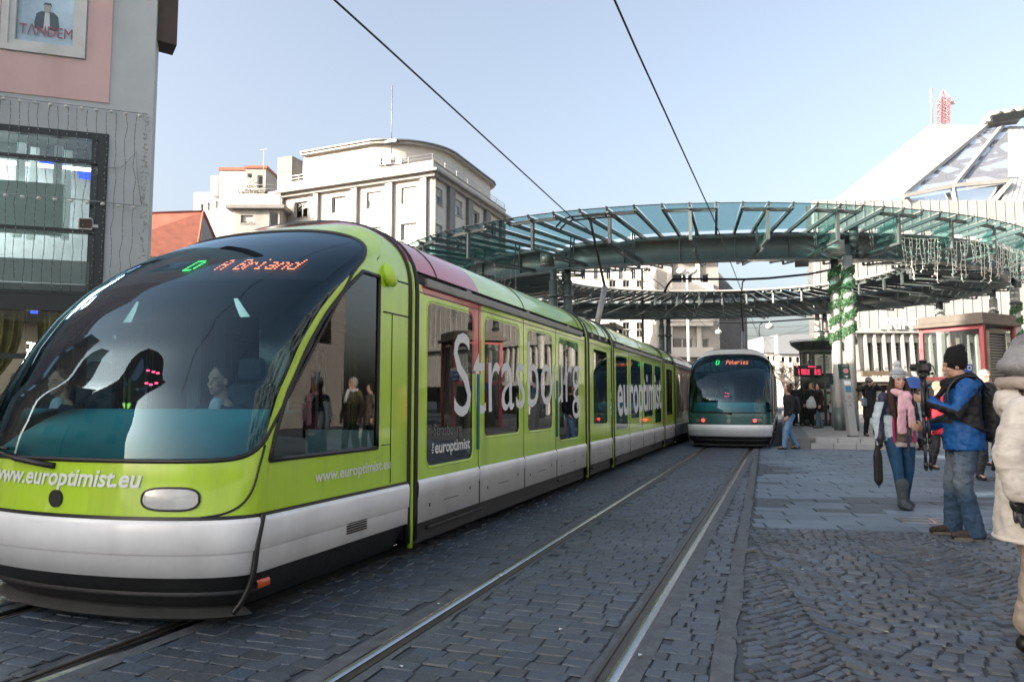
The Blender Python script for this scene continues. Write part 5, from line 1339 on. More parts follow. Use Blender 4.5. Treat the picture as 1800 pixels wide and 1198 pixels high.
mb = MB()
for k in range(24): x = mq(1502+k*16.3, 640)[0]; mb.plate([[(x, zent+.1), (x+.3, zent+.1), (x+.12, zled-.3), (x-.02, zled-.3)]], .35, o-FH*.35, eM, UP)
mb.plate([rect(0, Lm, zled-.25, zled+.0)], .5, o-FH*.5, eM, UP); mb.plate([rect(0, Lm, zent-.3, zent+.08)], .8, o-FH*.8, eM, UP); mb.build('fins', M_CLAD, dst, world=True)
ta, tb = mq(1541, 579), mq(1660, 579)
text_on('PRINTEMPS', o-FH*.52+RT*ta[0]+UP*(zled+.02), RT, UP, .82, 0, .02, width=tb[0]-ta[0]+.8, depth=.14).build('roof_sign', M_CLADS, dst).data.transform(Matrix.Translation(-Vector(tuple(dst.location))))
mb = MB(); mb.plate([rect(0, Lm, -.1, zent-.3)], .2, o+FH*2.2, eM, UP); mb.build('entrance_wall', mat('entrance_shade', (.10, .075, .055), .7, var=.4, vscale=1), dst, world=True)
for k in range(12):
    x = mq(1500+k*26, 690)[0]; mb = MB(); mb.plate([rect(x, x+.75, .1, zent-.5)], .2, o+FH*1.4, eM, UP); mb.build('display_case', mat('shop_display', (.42, .36, .28), .6, var=.5, vscale=2), dst, world=True) if k % 2 else None
    mb = MB(); mb.plate([rect(x+.9, x+1.15, 0, zent-.3)], .25, o+FH*.3, eM, UP); mb.build('entrance_pier', M_CLADS, dst, world=True)
tq = mq(1531, 665); mb = MB(); mb.plate([rect(tq[0]-.9, tq[0]+2.4, tq[1]-.5, tq[1]+.55)], .3, o-FH*.6, eM, UP); mb.build('awning_board', mat('dark_bronze', (.12, .09, .06), .5, var=.2), dst, world=True)
text_on('PRINTEMPS', o-FH*.62+RT*(tq[0]-.2)+UP*(tq[1]-.15), RT, UP, .36, 0, .01, width=1.9).build('entrance_sign', M_FRAMEW, dst).data.transform(Matrix.Translation(-Vector(tuple(dst.location))))
# roofs
E1, E2, E3 = mz(1462, 354), mz(1583, 345), mz(1600, 345); R1, R2 = mz(1636, 218, 66), mz(1730, 222, 66)
E1b = mz(1440, 372)
mb = MB(); n_ = 15
G = []
for i in range(n_*2+1):
    s = i/(n_*2); p = E1b+(E2-E1b)*s; q = R1+(R2-R1)*s; k = (i % 2)*.04; G.append([p+UP*k*.5-FH*k, q+UP*k*.5-FH*k])
mb.grid(np.array(G).transpose(1, 0, 2), 0, False)
mb.add([R1, R2, R2+FH*12, R1+FH*12+RT*9], [(0, 1, 2, 3)]); mb.build('left_roof_slope', M_CLAD, dst, world=True)
mb = MB(); mb.add([E2, mz(1772, 320, 57), mz(1772, 222, 66), R2], [(0, 1, 2, 3)]); mb.build('roof_glass', M_ROOFGLASS, dst, world=True)
mb = MB(); mb.add([mz(1590, 351, 56.2), mz(1770, 322, 57.2), mz(1752, 384, 57), mz(1600, 384, 57)], [(0, 1, 2, 3)]); mb.build('wall_glass', M_STOREGLASS, dst, world=True)
mb = MB()
bars = [((1672, 330, 56.6), (1758, 224, 65.7)), ((1585, 346, 56), (1672, 328, 56.5)), ((1672, 328, 56.5), (1772, 319, 57)), ((1672, 330, 56.5), (1682, 386, 56.8)), ((1772, 320, 57), (1718, 384, 57)), ((1590, 350, 56.2), (1618, 384, 56.8)), ((1583, 345, 56), (1733, 222, 66))]
for a, b in bars: mb.beam(mz(*a)-FH*.25, mz(*b)-FH*.2, .3, .3)
mb.build('white_frame_bars', M_CLAD, dst, world=True)
mb = MB()
for a, b in (((1620, 322, 62), (1772, 300, 63)), ((1655, 290, 63), (1772, 270, 65)), ((1660, 285, 64), (1770, 315, 64)), ((1700, 258, 66), (1772, 246, 66)), ((1632, 318, 62), (1772, 276, 64)), ((1720, 240, 66), (1770, 274, 66)), ((1700, 312, 62), (1772, 236, 66)), ((1730, 232, 67), (1772, 228, 67)), ((1640, 300, 62.5), (1690, 318, 62))): mb.beam(mz(*a), mz(*b), .3, .3)
mb.build('roof_trusses', mat('blue_grey_truss', (.30, .35, .44), .6), dst, world=True)
q0, q1 = (mz(1700, 300, 70)-o)@RT, (mz(1790, 300, 70)-o)@RT; mb = MB(); mb.plate([rect(q0, q1, ztop-3, ztop+7)], .2, o+FH*14, eM, UP); mb.build('inner_wall', M_CLADS, dst, world=True)
G = []
for i in range(17):
    s = i/16; k = (i % 2)*.07; G.append([mz(1772+s*80, 222, 66)-FH*k, mz(1772+s*80, 312, 57.4)-FH*k])
mb = MB(); mb.grid(np.array(G).transpose(1, 0, 2), 0, False, flip=True)
G = []
for i in range(21):
    s = i/20; k = (i % 2)*.07; G.append([mz(1775+s*80, 314, 57.3)-FH*k, mz(1745+s*110, 392, 56)-FH*k])
mb.grid(np.array(G).transpose(1, 0, 2), 0, False, flip=True); mb.build('right_roof_slope', M_CLADS, dst, world=True)
mb = MB(); a = mz(1728, 218, 66); b = mz(1792, 208, 66)
for i in range(3):
    c = a+(b-a)*(i+.5)/3; mb.box(c+UP*.2, (1.0, 2.2, .7)); mb.tube([c-RT*.5+UP*.5-FH*1, c+RT*.5+UP*.5-FH*1], .25, 8)
mb.beam(a-FH*1.2, b-FH*1.2, .3, .6, 1); mb.build('roof_plant', [M_CLAD, T_BLACK], dst, world=True)
for P, Q in ((mz(1638, 216, 66), mz(1637, 156, 66)),):
    mb = MB(); mb.tube([P, Q], .11, 8); tag(mb.build('white_mast', M_CLAD), 'slim white mast on the ridge of the department store', 'mast')
tw = thing('lattice_mast', 'red and white lattice mast with a pointed top on the department store roof', 'mast', mz(1658, 219, 67)); mb = MB()
base = mz(1658, 219, 67); ht = mz(1658, 174, 67)[2]-base[2]; hw = .36; lean = RT*.16
for i, j in ((-1, -1), (1, -1), (1, 1), (-1, 1)):
    mb.beam(base+RT*i*hw+FH*j*hw, base+RT*i*hw+FH*j*hw+UP*ht+lean, .09, .09, 0); mb.beam(base+RT*i*hw+FH*j*hw+UP*ht+lean, base+UP*(ht+.9)+lean, .07, .07, 0)
for k in range(8):
    z0, z1 = ht*k/8, ht*(k+1)/8; m_ = k % 2
    for (i, j), (i2, j2) in (((-1, -1), (1, -1)), ((1, -1), (1, 1)), ((1, 1), (-1, 1)), ((-1, 1), (-1, -1))):
        mb.beam(base+RT*i*hw+FH*j*hw+UP*z0+lean*k/8, base+RT*i2*hw+FH*j2*hw+UP*z1+lean*k/8, .05, .05, m_); mb.beam(base+RT*i2*hw+FH*j2*hw+UP*z0+lean*k/8, base+RT*i*hw+FH*j*hw+UP*z1+lean*k/8, .05, .05, 1-m_)
mb.build('lattice', [mat('red_mast_paint', (.55, .14, .15), .5), M_CLAD], tw, world=True)
mb = MB(); p = base+RT*.9+UP*ht*.85; mb.box(p, (.5, .3, .25)); mb.beam(p-RT*.5, p, .06, .06); mb.build('flood_lamp', M_CLAD, tw, world=True)
# overhead wires and their masts
M_CABLE = mat('overhead_wire', (.012, .013, .018), .5)
def wire(label, pts, r=.011):
    mb = MB(); mb.tube(pts, r, 5); o_ = mb.build('overhead_wire', M_CABLE); tag(o_, label, 'wire'); return o_
def sag(a, b, s, n=10): a = np.array(a, float); b = np.array(b, float); return [a+(b-a)*i/n-UP*s*4*(i/n)*(1-i/n) for i in range(n+1)]
wire('overhead contact wire running along above the lime tram', [(-4.50, -3, 5.8), (-4.58, 8, 5.8), (-4.7, 17, 5.8), (-4.2, 30, 5.78), (-4.1, 80, 5.8)], .014)
wire('overhead contact wire running along above the silver tram', [(-1.75, -3, 5.8), (-1.62, 9, 5.8), (-1.45, 18.6, 5.8), (-1.4, 32, 5.75), (-1.4, 80, 5.8)], .014)
pm = POSTS[2][0]; q0 = gd(1478, 465, 30.5); 
wire('thick black cantilever cable curving from the near posts out over the tracks', [gd(1478, 466, 30.5), gd(1460, 474, 30.5), gd(1420, 482, 30.4), gd(1350, 489, 30.2), gd(1308, 491, 30.1), gd(1200, 490, 29.6), gd(1182, 491, 29.6), gd(1174, 500, 29.6), gd(1168, 513, 29.5)], .05)
wire('short bent cable hanging from the cantilever above the silver tram', [gd(1310, 491, 30.1), gd(1305, 496, 30.1), gd(1304, 510, 30.1), gd(1304, 516, 30.1)], .03)
wire('pale far suspension arm spanning from the far posts', [gd(1452, 572, 52), gd(1450, 562, 52), gd(1440, 559, 52), gd(1340, 566, 52), gd(1300, 567, 52), gd(1265, 566, 52), gd(1260, 572, 52)], .06)
wire('thin far registration arm hanging down over the track', [gd(1340, 567, 52), gd(1335, 571, 52), gd(1334, 586, 52), gd(1336, 590, 52)], .04)
for k, (a, b, s) in enumerate((((1310, 576, 70), (1440, 569, 60), .1), ((1310, 590, 80), (1440, 578, 60), .2), ((1306, 548, 55), (1355, 608, 90), 0), ((1320, 600, 90), (1440, 566, 60), .2), ((1190, 535, 60), (1300, 575, 60), .3), ((1110, 478, 40), (1290, 580, 70), .2))):
    wire(('thin wire sloping across the pale sky beyond the canopy', 'second thin sagging wire across the sky beyond the canopy', 'steep thin wire dropping to the far street', 'wire rising to the far posts', 'wire in front of the grey apartment block', 'long wire crossing behind the ring from the pantograph')[k], sag(gd(*a), gd(*b), s), .014)
ms = thing('catenary_mast', 'dark catenary mast with cross arm behind the raised pantograph', 'mast', spot(1130, 44)); mb = MB(); b = spot(1131, 44)
zt_ = gd(1131, 472, 44)[2]; mb.tube([b, b+UP*zt_], .07, 8); mb.beam(gd(1062, 478, 44), gd(1140, 471, 44), .07, .07); mb.beam(gd(1120, 496, 44), gd(1140, 494, 44), .05, .05)
for u in (1063, 1070, 1098, 1110, 1135, 1141): p = gd(u, 474, 44); mb.ball(p, .11, 6, 5)
mb.build('mast_pole', T_BLACK, ms, world=True)
lp = thing('street_lamp', 'white double headed street lamp in front of the grey apartment block', 'street lamp', spot(1211, 62)); mb = MB(); b = spot(1211, 62); zt_ = gd(1211, 478, 62)[2]
mb.tube([b, b+UP*zt_*.5, b+UP*zt_], [.16, .12, .09], 10); mb.build('pole', M_RAILW, lp, world=True)
for s in (-1, 1):
    mb = MB(); c = b+UP*zt_+RT*s*.48; mb.ball(c+UP*.1, (.42, .35, .28), 14, 8); mb.tube([b+UP*(zt_-.3), c], .05, 6); h_ = mb.build('lamp_head', M_RAILW, lp, world=True)
for u, v, d in ((1353, 573, 50), (1263, 583, 60)):
    mb = MB(); p = gd(u, v, d); mb.ball(p, (.26, .26, .2), 12, 8); mb.tube([p, p+UP*.35], .02, 5); tag(mb.build('hanging_lamp', M_RAILW), 'small lamp hanging on a span wire against the pale sky' if u > 1300 else 'small pale lamp hanging on a wire before the dark block', 'lamp')
# ------------------------------------------------------------------ platform and street furniture
M_CONC = mat('platform_concrete', (.17, .175, .175), .8, var=.15, vscale=3, bump=.3, dirt=.3)
M_KERB = mat('pale_kerb_stone', (.34, .35, .36), .75, var=.12, vscale=2, bump=.3, dirt=.4)
E1p = np.array([math.cos(SK), math.sin(SK), 0]); E2p = np.array([-math.sin(SK), math.cos(SK), 0]); E2p = np.array([0, 1., 0])
PO = np.array([-.02, 22.2, 0])
mb = MB()
def slab(o, lx, ly, z0, z1, m, g=.0):
    a, b = np.array(o)+E1p*g, np.array(o)+E1p*(lx-g); c, d = b+E2p*ly, a+E2p*ly
    mb.add([p+UP*z0 for p in (a, b, c, d)]+[p+UP*z1 for p in (a, b, c, d)], [(3, 2, 1, 0), (4, 5, 6, 7), (0, 1, 5, 4), (1, 2, 6, 5), (2, 3, 7, 6), (3, 0, 4, 7)], m)
slab(PO, .74, 60, -.02, .30, 0); slab(PO+E1p*.74+E2p*.62, 8, 59, -.02, .298, 2)
for k in range(14):
    slab(PO+E1p*(.75+k*.6)+E2p*.02, .6, .3, -.02, .15, 1, .006); slab(PO+E1p*(.75+k*.6+.14)+E2p*.32, .6, .31, -.02, .302, 1, .006)
pf = mb.build('tram_platform', [M_CONC, M_KERB, mat('platform_paving', (.30, .29, .27), .8, var=.12, vscale=1.5, bump=.2, dirt=.2)], bevel=.008); struct(pf)
mb = MB()
for j in range(12):
    for k in range(12): 
        slab(PO+E1p*(.9+k*.6+(j % 2)*.3)+E2p*(.66+j*.62), .596, .612, .290, .3035, 0, .003)
struct(mb.build('platform_slabs', [mat('platform_slab_stone', (.28, .275, .26), .75, var=.2, vscale=1.3, bump=.2, dirt=.25)]))
M_TGREEN = mat('dark_green_enamel', (.012, .055, .055), .35, var=.08); M_ALU = mat('grey_aluminium', (.33, .345, .36), .42, var=.06, metal=.3); M_PINKDOT = mat('pale_red_disc', (.55, .22, .24), .5); M_SCREEN = mat('blue_screen', (.03, .13, .22), .25, emit=.15)
def validator(label, u, dep, lean, full):
    p = spot(u, dep, .305); r = thing('ticket_validator', label, 'ticket machine', p, YAW, 'ticket validators on the platform')
    S = Matrix.Shear('XY', 4, (lean, 0)) if False else None
    def sh(x, z): return x-lean*z
    def prism(x0, x1, z0, z1, d, m, nm, y0=0.):
        mb = MB(); P = [(sh(x0, z0), y0, z0), (sh(x1, z0), y0, z0), (sh(x1, z1), y0, z1), (sh(x0, z1), y0, z1)]
        mb.add(P+[(a, y0+d, c) for a, b, c in P], [(0, 1, 2, 3), (7, 6, 5, 4), (1, 0, 4, 5), (2, 1, 5, 6), (3, 2, 6, 7), (0, 3, 7, 4)]); return mb.build(nm, m, r, bevel=.008)
    prism(-.11, .11, .02, 1.02, .2, M_ALU, 'base'); prism(-.12, .12, -.005, .03, .22, T_BLACK, 'foot')
    prism(-.115, .115, 1.03, 1.66, .2, M_ALU, 'body'); prism(-.125, .125, 1.66, 2.09, .2, M_TGREEN, 'sign_head')
    mb = MB(); c = (sh(0, 1.89), -.004, 1.89); mb.tube([(c[0], -.008, c[2]), (c[0], .0, c[2])], .075, 20, sm=False); mb.build('disc', M_PINKDOT, r)
    mb = MB(); z = 1.75; mb.add([(sh(-.06, z), -.005, z), (sh(0, z-.06), -.005, z-.06), (sh(.06, z), -.005, z)], [(0, 1, 2)]); mb.build('arrow', M_FRAMEW, r)
    text_on('VALIDEZ', (sh(-.085, 2.03), -.005, 2.02), (1, 0, 0), (0, 0, 1), .035, width=.17).build('lettering', T_LETTER, r)
    if full:
        prism(-.075, .085, 1.28, 1.45, .01, M_SCREEN, 'screen', -.008); prism(-.09, .095, 1.48, 1.60, .012, T_LETTER, 'ticket_slot_panel', -.01)
        prism(-.05, .06, 1.10, 1.17, .012, T_GREY, 'slot', -.01); mb = MB(); mb.tube([(sh(0, .9), -.006, .9), (sh(0, .9), 0, .9)], .04, 16, sm=False); mb.build('lock', T_GREY, r)
    return r
validator('grey ticket validator with dark green head standing at the front edge of the platform', 1498, 21.4, .10, True)
validator('grey ticket validator half hiding the man in the tan coat, farther back', 1468.5, 29, .02, False)
# round information kiosk
kp = spot(1434, 31, .305); kk = thing('information_kiosk', 'round green steel information kiosk with a wide flat roof on the platform', 'kiosk', kp, YAW)
M_KG = mat('kiosk_green', (.06, .075, .065), .5, var=.12, dirt=.2)
mb = MB()
for a in np.linspace(0, 2*PI, 9)[:-1]+.2: mb.tube([(.58*math.cos(a), .58*math.sin(a), 0), (.58*math.cos(a), .58*math.sin(a), 3.1)], .06, 8)
mb.tube([(0, 0, 1.55), (0, 0, 2.1)], .62, 24); mb.tube([(0, 0, 2.98), (0, 0, 3.15)], .64, 24); mb.tube([(0, 0, 2.06), (0, 0, 2.1)], .66, 24); mb.tube([(0, 0, 0), (0, 0, .25)], .62, 24)
mb.build('frame', M_KG, kk)
mb = MB(); mb.tube([(0, 0, 2.1), (0, 0, 2.98)], .56, 28, 0, cap=False); mb.build('glazing', M_STOREGLASS, kk)
mb = MB(); mb.tube([(0, 0, .2), (0, 0, 3)], .5, 24, 0); mb.build('core', mat('kiosk_core', (.22, .23, .2), .6, var=.2), kk)
mb = MB(); mb.plate([rect(-.26, .42, 2.15, 2.92)], .02, (0, -.6, 0)); pn = mb.build('notice_panel', mat('notice_paper', (.50, .52, .44), .7, var=.06), kk)
mb = MB()
for k in range(11): mb.plate([rect(-.16+(.1 if k == 0 else 0), .36-random.uniform(0, .1), 2.80-k*.055, 2.818-k*.055+(.02 if k == 0 else 0))], 0, (0, -.604, 0), back=False)
mb.build('notice_lines', T_DARK, pn)
mb = MB(); mb.plate([rect(-.45, .5, .25, 1.5), rrect(-.38, -.02, .7, 1.4, .02), rrect(.05, .42, .7, 1.4, .02)], .05, (0, -.58, 0)); mb.build('lower_panel', M_ALU, kk)
mb = MB(); mb.plate([rrect(-.36, -.04, .85, 1.3, .02)], .01, (0, -.56, 0)); mb.build('map', mat('timetable_sheet', (.40, .44, .45), .6, var=.3, vscale=9), kk)
mb = MB(); mb.plate([rrect(.08, .38, .85, 1.3, .02)], .01, (0, -.56, 0)); mb.build('map', mat('green_map_sheet', (.26, .36, .25), .6, var=.4, vscale=9), kk)
G = [[(r_*math.cos(a), r_*math.sin(a), z) for a in np.linspace(0, 2*PI, 37)] for r_, z in ((.6, 3.12), (.72, 3.2), (.98, 3.42), (1.0, 3.46), (.96, 3.48), (0, 3.5))]
mb = MB(); mb.grid(G, 0, False); mb.tube([(1.0*math.cos(a), 1.0*math.sin(a), 3.52) for a in np.linspace(0, 2*PI, 37)[:-1]], .015, 5, closed=True)
for a in np.linspace(0, 2*PI, 13)[:-1]: mb.beam((.62*math.cos(a), .62*math.sin(a), 3.13), (.98*math.cos(a), .98*math.sin(a), 3.4), .03, .05)
mb.build('roof', M_KG, kk)
ds = thing('departure_sign', 'red lettered electronic departure sign fixed to the kiosk', 'sign', spot(1421, 30, 0)+UP*2.35, YAW)
mb = MB(); mb.bx(-.54, .54, 0, .14, -.02, .40); mb.build('casing', T_BLACK, ds, bevel=.01)
mb = MB(); z = .33
def bar(x0, x1, z, h=.022): mb.plate([rect(x0, x1, z, z+h)], 0, (0, -.004, 0), back=False)
mb2 = MB()
for txt, x, z in (('m', -.47, .335), ('C  Poteries', -.40, .20), ('A  Poteries', -.40, .12), ('D  Poteries', -.40, .04), ('31 min', .25, .20), ('10 min', .25, .12), ('30 min', .25, .04), ('Poteries', .0, .33)):
    for c, r in dot_text(txt): mb.add([(x+c*.0068, -.004, z+r*.0085), (x+c*.0068+.006, -.004, z+r*.0085), (x+c*.0068+.006, -.004, z+r*.0085+.0075), (x+c*.0068, -.004, z+r*.0085+.0075)], [(0, 1, 2, 3)])
mb.build('led_text', T_LED_P, ds)
# glazed booth with red frame
bp_ = spot(1733, 22); bt = thing('glazed_booth', 'glazed booth with pink red frame and a louvred panel at the right of the square', 'booth', bp_, YAW-1.05)
M_REDF = mat('pink_red_frame', (.40, .085, .095), .45, var=.08); M_BOOTHT = mat('booth_roof_metal', (.12, .10, .085), .5, var=.2)
B0, B1, BD = -1.95, 0, 1.75; BT = 3.62
mb = MB()
for x in (B0+.05, B1-.05):
    for y in (0, BD): mb.bx(x-.06, x+.06, y-.05, y+.05, 0, BT-.003)
for y in (0, BD): mb.bx(B0+.11, B1-.11, y-.04, y+.04, BT-.13, BT-.01); mb.bx(B0+.11, B1-.11, y-.04, y+.04, 1.98, 2.08)
mb.build('frame', M_REDF, bt)
mb = MB(); mb.bx(B0-.02, B1+.02, -.06, .02, 2.05-.17, 2.05-.08); mb.bx(-1.1, -1.0, .5, .6, 0, BT); mb.bx(-.66, -.6, -.04, .04, 0, 1.9); mb.bx(B0+.4, B0+.5, BD-.1, BD, 0, BT); mb.build('posts', M_BOOTHT, bt)
mb = MB(); mb.bx(B0-.12, B1+.1, -.2, BD+.2, BT, BT+.12); mb.bx(B0-.02, B1+.02, -.08, BD+.08, BT+.123, BT+.36); mb.build('roof', M_BOOTHT, bt, bevel=.02)
mb = MB()
for y in (.01, BD): mb.plate([rect(B0+.1, B1-.1, .1, BT-.1)], 0, (0, y, 0), back=False)
for x in (B0+.05, B1-.05): mb.plate([rect(.05, BD-.05, .1, BT-.1)], 0, (x, 0, 0), (0, 1, 0), back=False)
mb.build('glazing', glass('booth_glass', (.75, .80, .78), 1.45, dust=.05), bt)
mb = MB()
for k in range(30): z = .9+k*.083; mb.add([(B1+.02, .15, z), (B1+.02, .92, z), (B1+.10, .92, z-.05), (B1+.10, .15, z-.05)], [(0, 1, 2, 3)]); 
mb2 = MB(); mb2.bx(B1+.0, B1+.015, .1, .95, .8, 3.35); mb2.bx(B1+.0, B1+.12, .08, .97, 3.35, 3.43); mb2.bx(B1+.0, B1+.11, .06, .1, .8, 3.4); mb2.bx(B1+.0, B1+.11, .95, .99, .8, 3.4)
lv = mb2.build('louvre_panel', M_BOOTHT, bt); mb.build('louvre_blades', M_CLAD, lv)
mb = MB(); mb.bx(B0+.1, B1-.1, .5, BD-.1, 0, 1.0); mb.build('counter', M_BOOTHT, bt)
sp = spot(1697, 20.5); sg_ = thing('blue_sign', 'blue and white information sign behind the cameraman', 'sign', sp+UP*2.0, YAW); mb = MB()
mb.bx(-.22, .2, 0, .05, .02, .34); sgp = mb.build('panel', mat('sign_blue', (.02, .06, .30), .4), sg_)
mb = MB(); mb.plate([rect(-.22, .2, .345, .46)], .05, (0, 0, 0)); mb.plate([rrect(.06, .17, .18, .30, .02), rrect(.08, .15, .2, .28, .015)], .0, (0, -.004, 0), back=False); mb.plate([rect(-.2, 0, .2, .25)], 0, (0, -.004, 0), back=False); mb.plate([rect(-.2, .08, .06, .1)], 0, (0, -.004, 0), back=False); mb.build('white_marks', M_FRAMEW, sg_)
mb = MB(); mb.bx(-.03, .03, .05, .09, -2.0, .3); mb.build('post', T_GREY, sg_)
# manhole frame glinting in the slabs
mb = MB(); c = gz(1640, 915)
def gbar(x0, x1, y0, y1): mb.bx(c[0]+x0, c[0]+x1, c[1]+y0, c[1]+y1, -.005, .0045)
for x in (-.32, 0., .30): gbar(x-.012, x+.012, -.2, .2)
for y in (-.2, .0, .2): gbar(-.308, -.012, y-.008, y+.008); gbar(.012, .288, y-.008, y+.008)
tag(mb.build('manhole_frame', mat('brass_frame', (.55, .48, .36), .3, metal=.8)), 'brass edged manhole cover let into the slabs by the cameraman', 'manhole')
# ------------------------------------------------------------------ people
def cloth(name, col, rough=.85, var=.14, bump=.6, bscale=14, spec=.3): return mat(name, col, rough, var=var, vscale=7, bump=bump, bscale=bscale, spec=spec)
def masked(name, col, rules, rough=.75, bump=.5, bscale=16, coat=0.):
    """cloth or skin whose pattern is woven in: rules = list of (colour, fn(M, X, Y, Z) -> mask socket)"""
    m, nt, out = newmat(name); b = nd(nt, 'ShaderNodeBsdfPrincipled'); nt.links.new(b.outputs[0], out.inputs[0])
    b.inputs['Roughness'].default_value = rough; b.inputs['Specular IOR Level'].default_value = .35
    tc = nd(nt, 'ShaderNodeTexCoord'); sp = nd(nt, 'ShaderNodeSeparateXYZ'); nt.links.new(tc.outputs['Object'], sp.inputs[0])
    def M(op, a, c=0., cl=False):
        q = nd(nt, 'ShaderNodeMath', operation=op); q.use_clamp = cl
        for i, s in enumerate((a, c)):
            if isinstance(s, (int, float)): q.inputs[i].default_value = s
            else: nt.links.new(s, q.inputs[i])
        return q.outputs[0]
    cur = None
    base = nd(nt, 'ShaderNodeRGB'); base.outputs[0].default_value = (*col, 1); cur = base.outputs[0]
    for c, fn in rules:
        mx = nd(nt, 'ShaderNodeMix', data_type='RGBA'); nt.links.new(cur, mx.inputs[6]); mx.inputs[7].default_value = (*c, 1)
        nt.links.new(fn(M, sp.outputs[0], sp.outputs[1], sp.outputs[2]), mx.inputs['Factor']); cur = mx.outputs[2]
    n = nd(nt, 'ShaderNodeTexNoise'); n.inputs['Scale'].default_value = 9; n.inputs['Detail'].default_value = 5; nt.links.new(tc.outputs['Object'], n.inputs['Vector'])
    r = nd(nt, 'ShaderNodeMapRange'); r.inputs['To Min'].default_value = .82; r.inputs['To Max'].default_value = 1.18; nt.links.new(n.outputs['Fac'], r.inputs['Value'])
    s = nd(nt, 'ShaderNodeVectorMath', operation='SCALE'); nt.links.new(cur, s.inputs[0]); nt.links.new(r.outputs[0], s.inputs['Scale']); nt.links.new(s.outputs[0], b.inputs['Base Color'])
    n2 = nd(nt, 'ShaderNodeTexNoise'); n2.inputs['Scale'].default_value = bscale; n2.inputs['Detail'].default_value = 4; nt.links.new(tc.outputs['Object'], n2.inputs['Vector'])
    bp = nd(nt, 'ShaderNodeBump'); bp.inputs['Strength'].default_value = bump; bp.inputs['Distance'].default_value = .03; nt.links.new(n2.outputs['Fac'], bp.inputs['Height']); nt.links.new(bp.outputs[0], b.inputs['Normal'])
    return m
def near_pt(p, r, soft=.004):
    def fn(M, X, Y, Z):
        rr = r if isinstance(r, tuple) else (r, r, r)
        d = None
        for s, c, q in zip((X, Y, Z), p, rr):
            e = M('DIVIDE', M('SUBTRACT', s, c), q); e = M('MULTIPLY', e, e); d = e if d is None else M('ADD', d, e)
        return M('MULTIPLY', M('SUBTRACT', 1.25, d), 2.5, True)
    return fn
def skin(name, col, hc, hr=(.075, .095, .115), eyes=True, glasses=False, frown=0.):
    x, y, z = hc; f = y-hr[1]; R = []
    if eyes:
        for s in (-1, 1):
            R.append(((col[0]*.62, col[1]*.5, col[2]*.48), near_pt((x+s*.031, f+.01, z-.005), (.021, .05, .012))))
            R.append(((.5, .48, .46), near_pt((x+s*.031, f+.008, z-.006), (.0125, .05, .0052))))
            R.append(((.012, .010, .009), near_pt((x+s*.031, f+.004, z-.005), (.0055, .05, .0058))))
            R.append(((.03, .02, .015), near_pt((x+s*.033, f+.01, z+.018), (.021, .05, .0042))))
        R.append(((col[0]*.72, col[1]*.38, col[2]*.40), near_pt((x, f, z-.066), (.022, .05, .0075))))
        R.append(((col[0]*.3, col[1]*.15, col[2]*.15), near_pt((x, f, z-.066), (.018, .05, .0022))))
        for s in (-1, 1): R.append(((col[0]*1.02, col[1]*.74, col[2]*.72), near_pt((x+s*.045, f+.03, z-.04), (.02, .03, .018))))
    return masked(name, col, R, .55, .12, 60)
FOLDS = {'coat': (.085, .035), 'quilted_coat': (.055, .022), 'jacket': (.07, .035), 'trousers': (.06, .03), 'jeans': (.055, .028), 'scarf': (.05, .02), 'suit_jacket': (.08, .02), 'quilted_vest': (.05, .02), 'tunic': (.06, .02), 'pack_body': (.08, .025)}
class Blob:
    """soft union of tapered capsules and ellipsoids -> one continuous surface"""
    def __init__(s): s.mb = MB()
    def cap(s, pts, r, ref=(0, -1, 0), n=14, flat=False): s.mb.tube(pts, r, n+8*flat, 0, True, ref, True, dome=not flat); return s
    def ball(s, c, r, M=None, n=16, k=12): s.mb.ball(c, r, n, k, 0, M); return s
    def build(s, name, m, parent, voxel=.014, smooth=5, fac=.5):
        o = s.mb.build(name, m, parent); r = o.modifiers.new('union', 'REMESH'); r.mode = 'VOXEL'; r.voxel_size = voxel; r.use_smooth_shade = True
        q = o.modifiers.new('soften', 'SMOOTH'); q.iterations = smooth; q.factor = fac
        f = FOLDS.get(name)
        if f:
            t = bpy.data.textures.get('folds'+name) or bpy.data.textures.new('folds'+name, 'CLOUDS'); t.noise_scale = f[0]; t.noise_depth = 2; t.noise_type = 'SOFT_NOISE'
            d = o.modifiers.new('folds', 'DISPLACE'); d.texture = t; d.strength = f[1]; d.mid_level = .5; d.texture_coords = 'LOCAL'
        return o
def V(*a): return np.array(a, float)
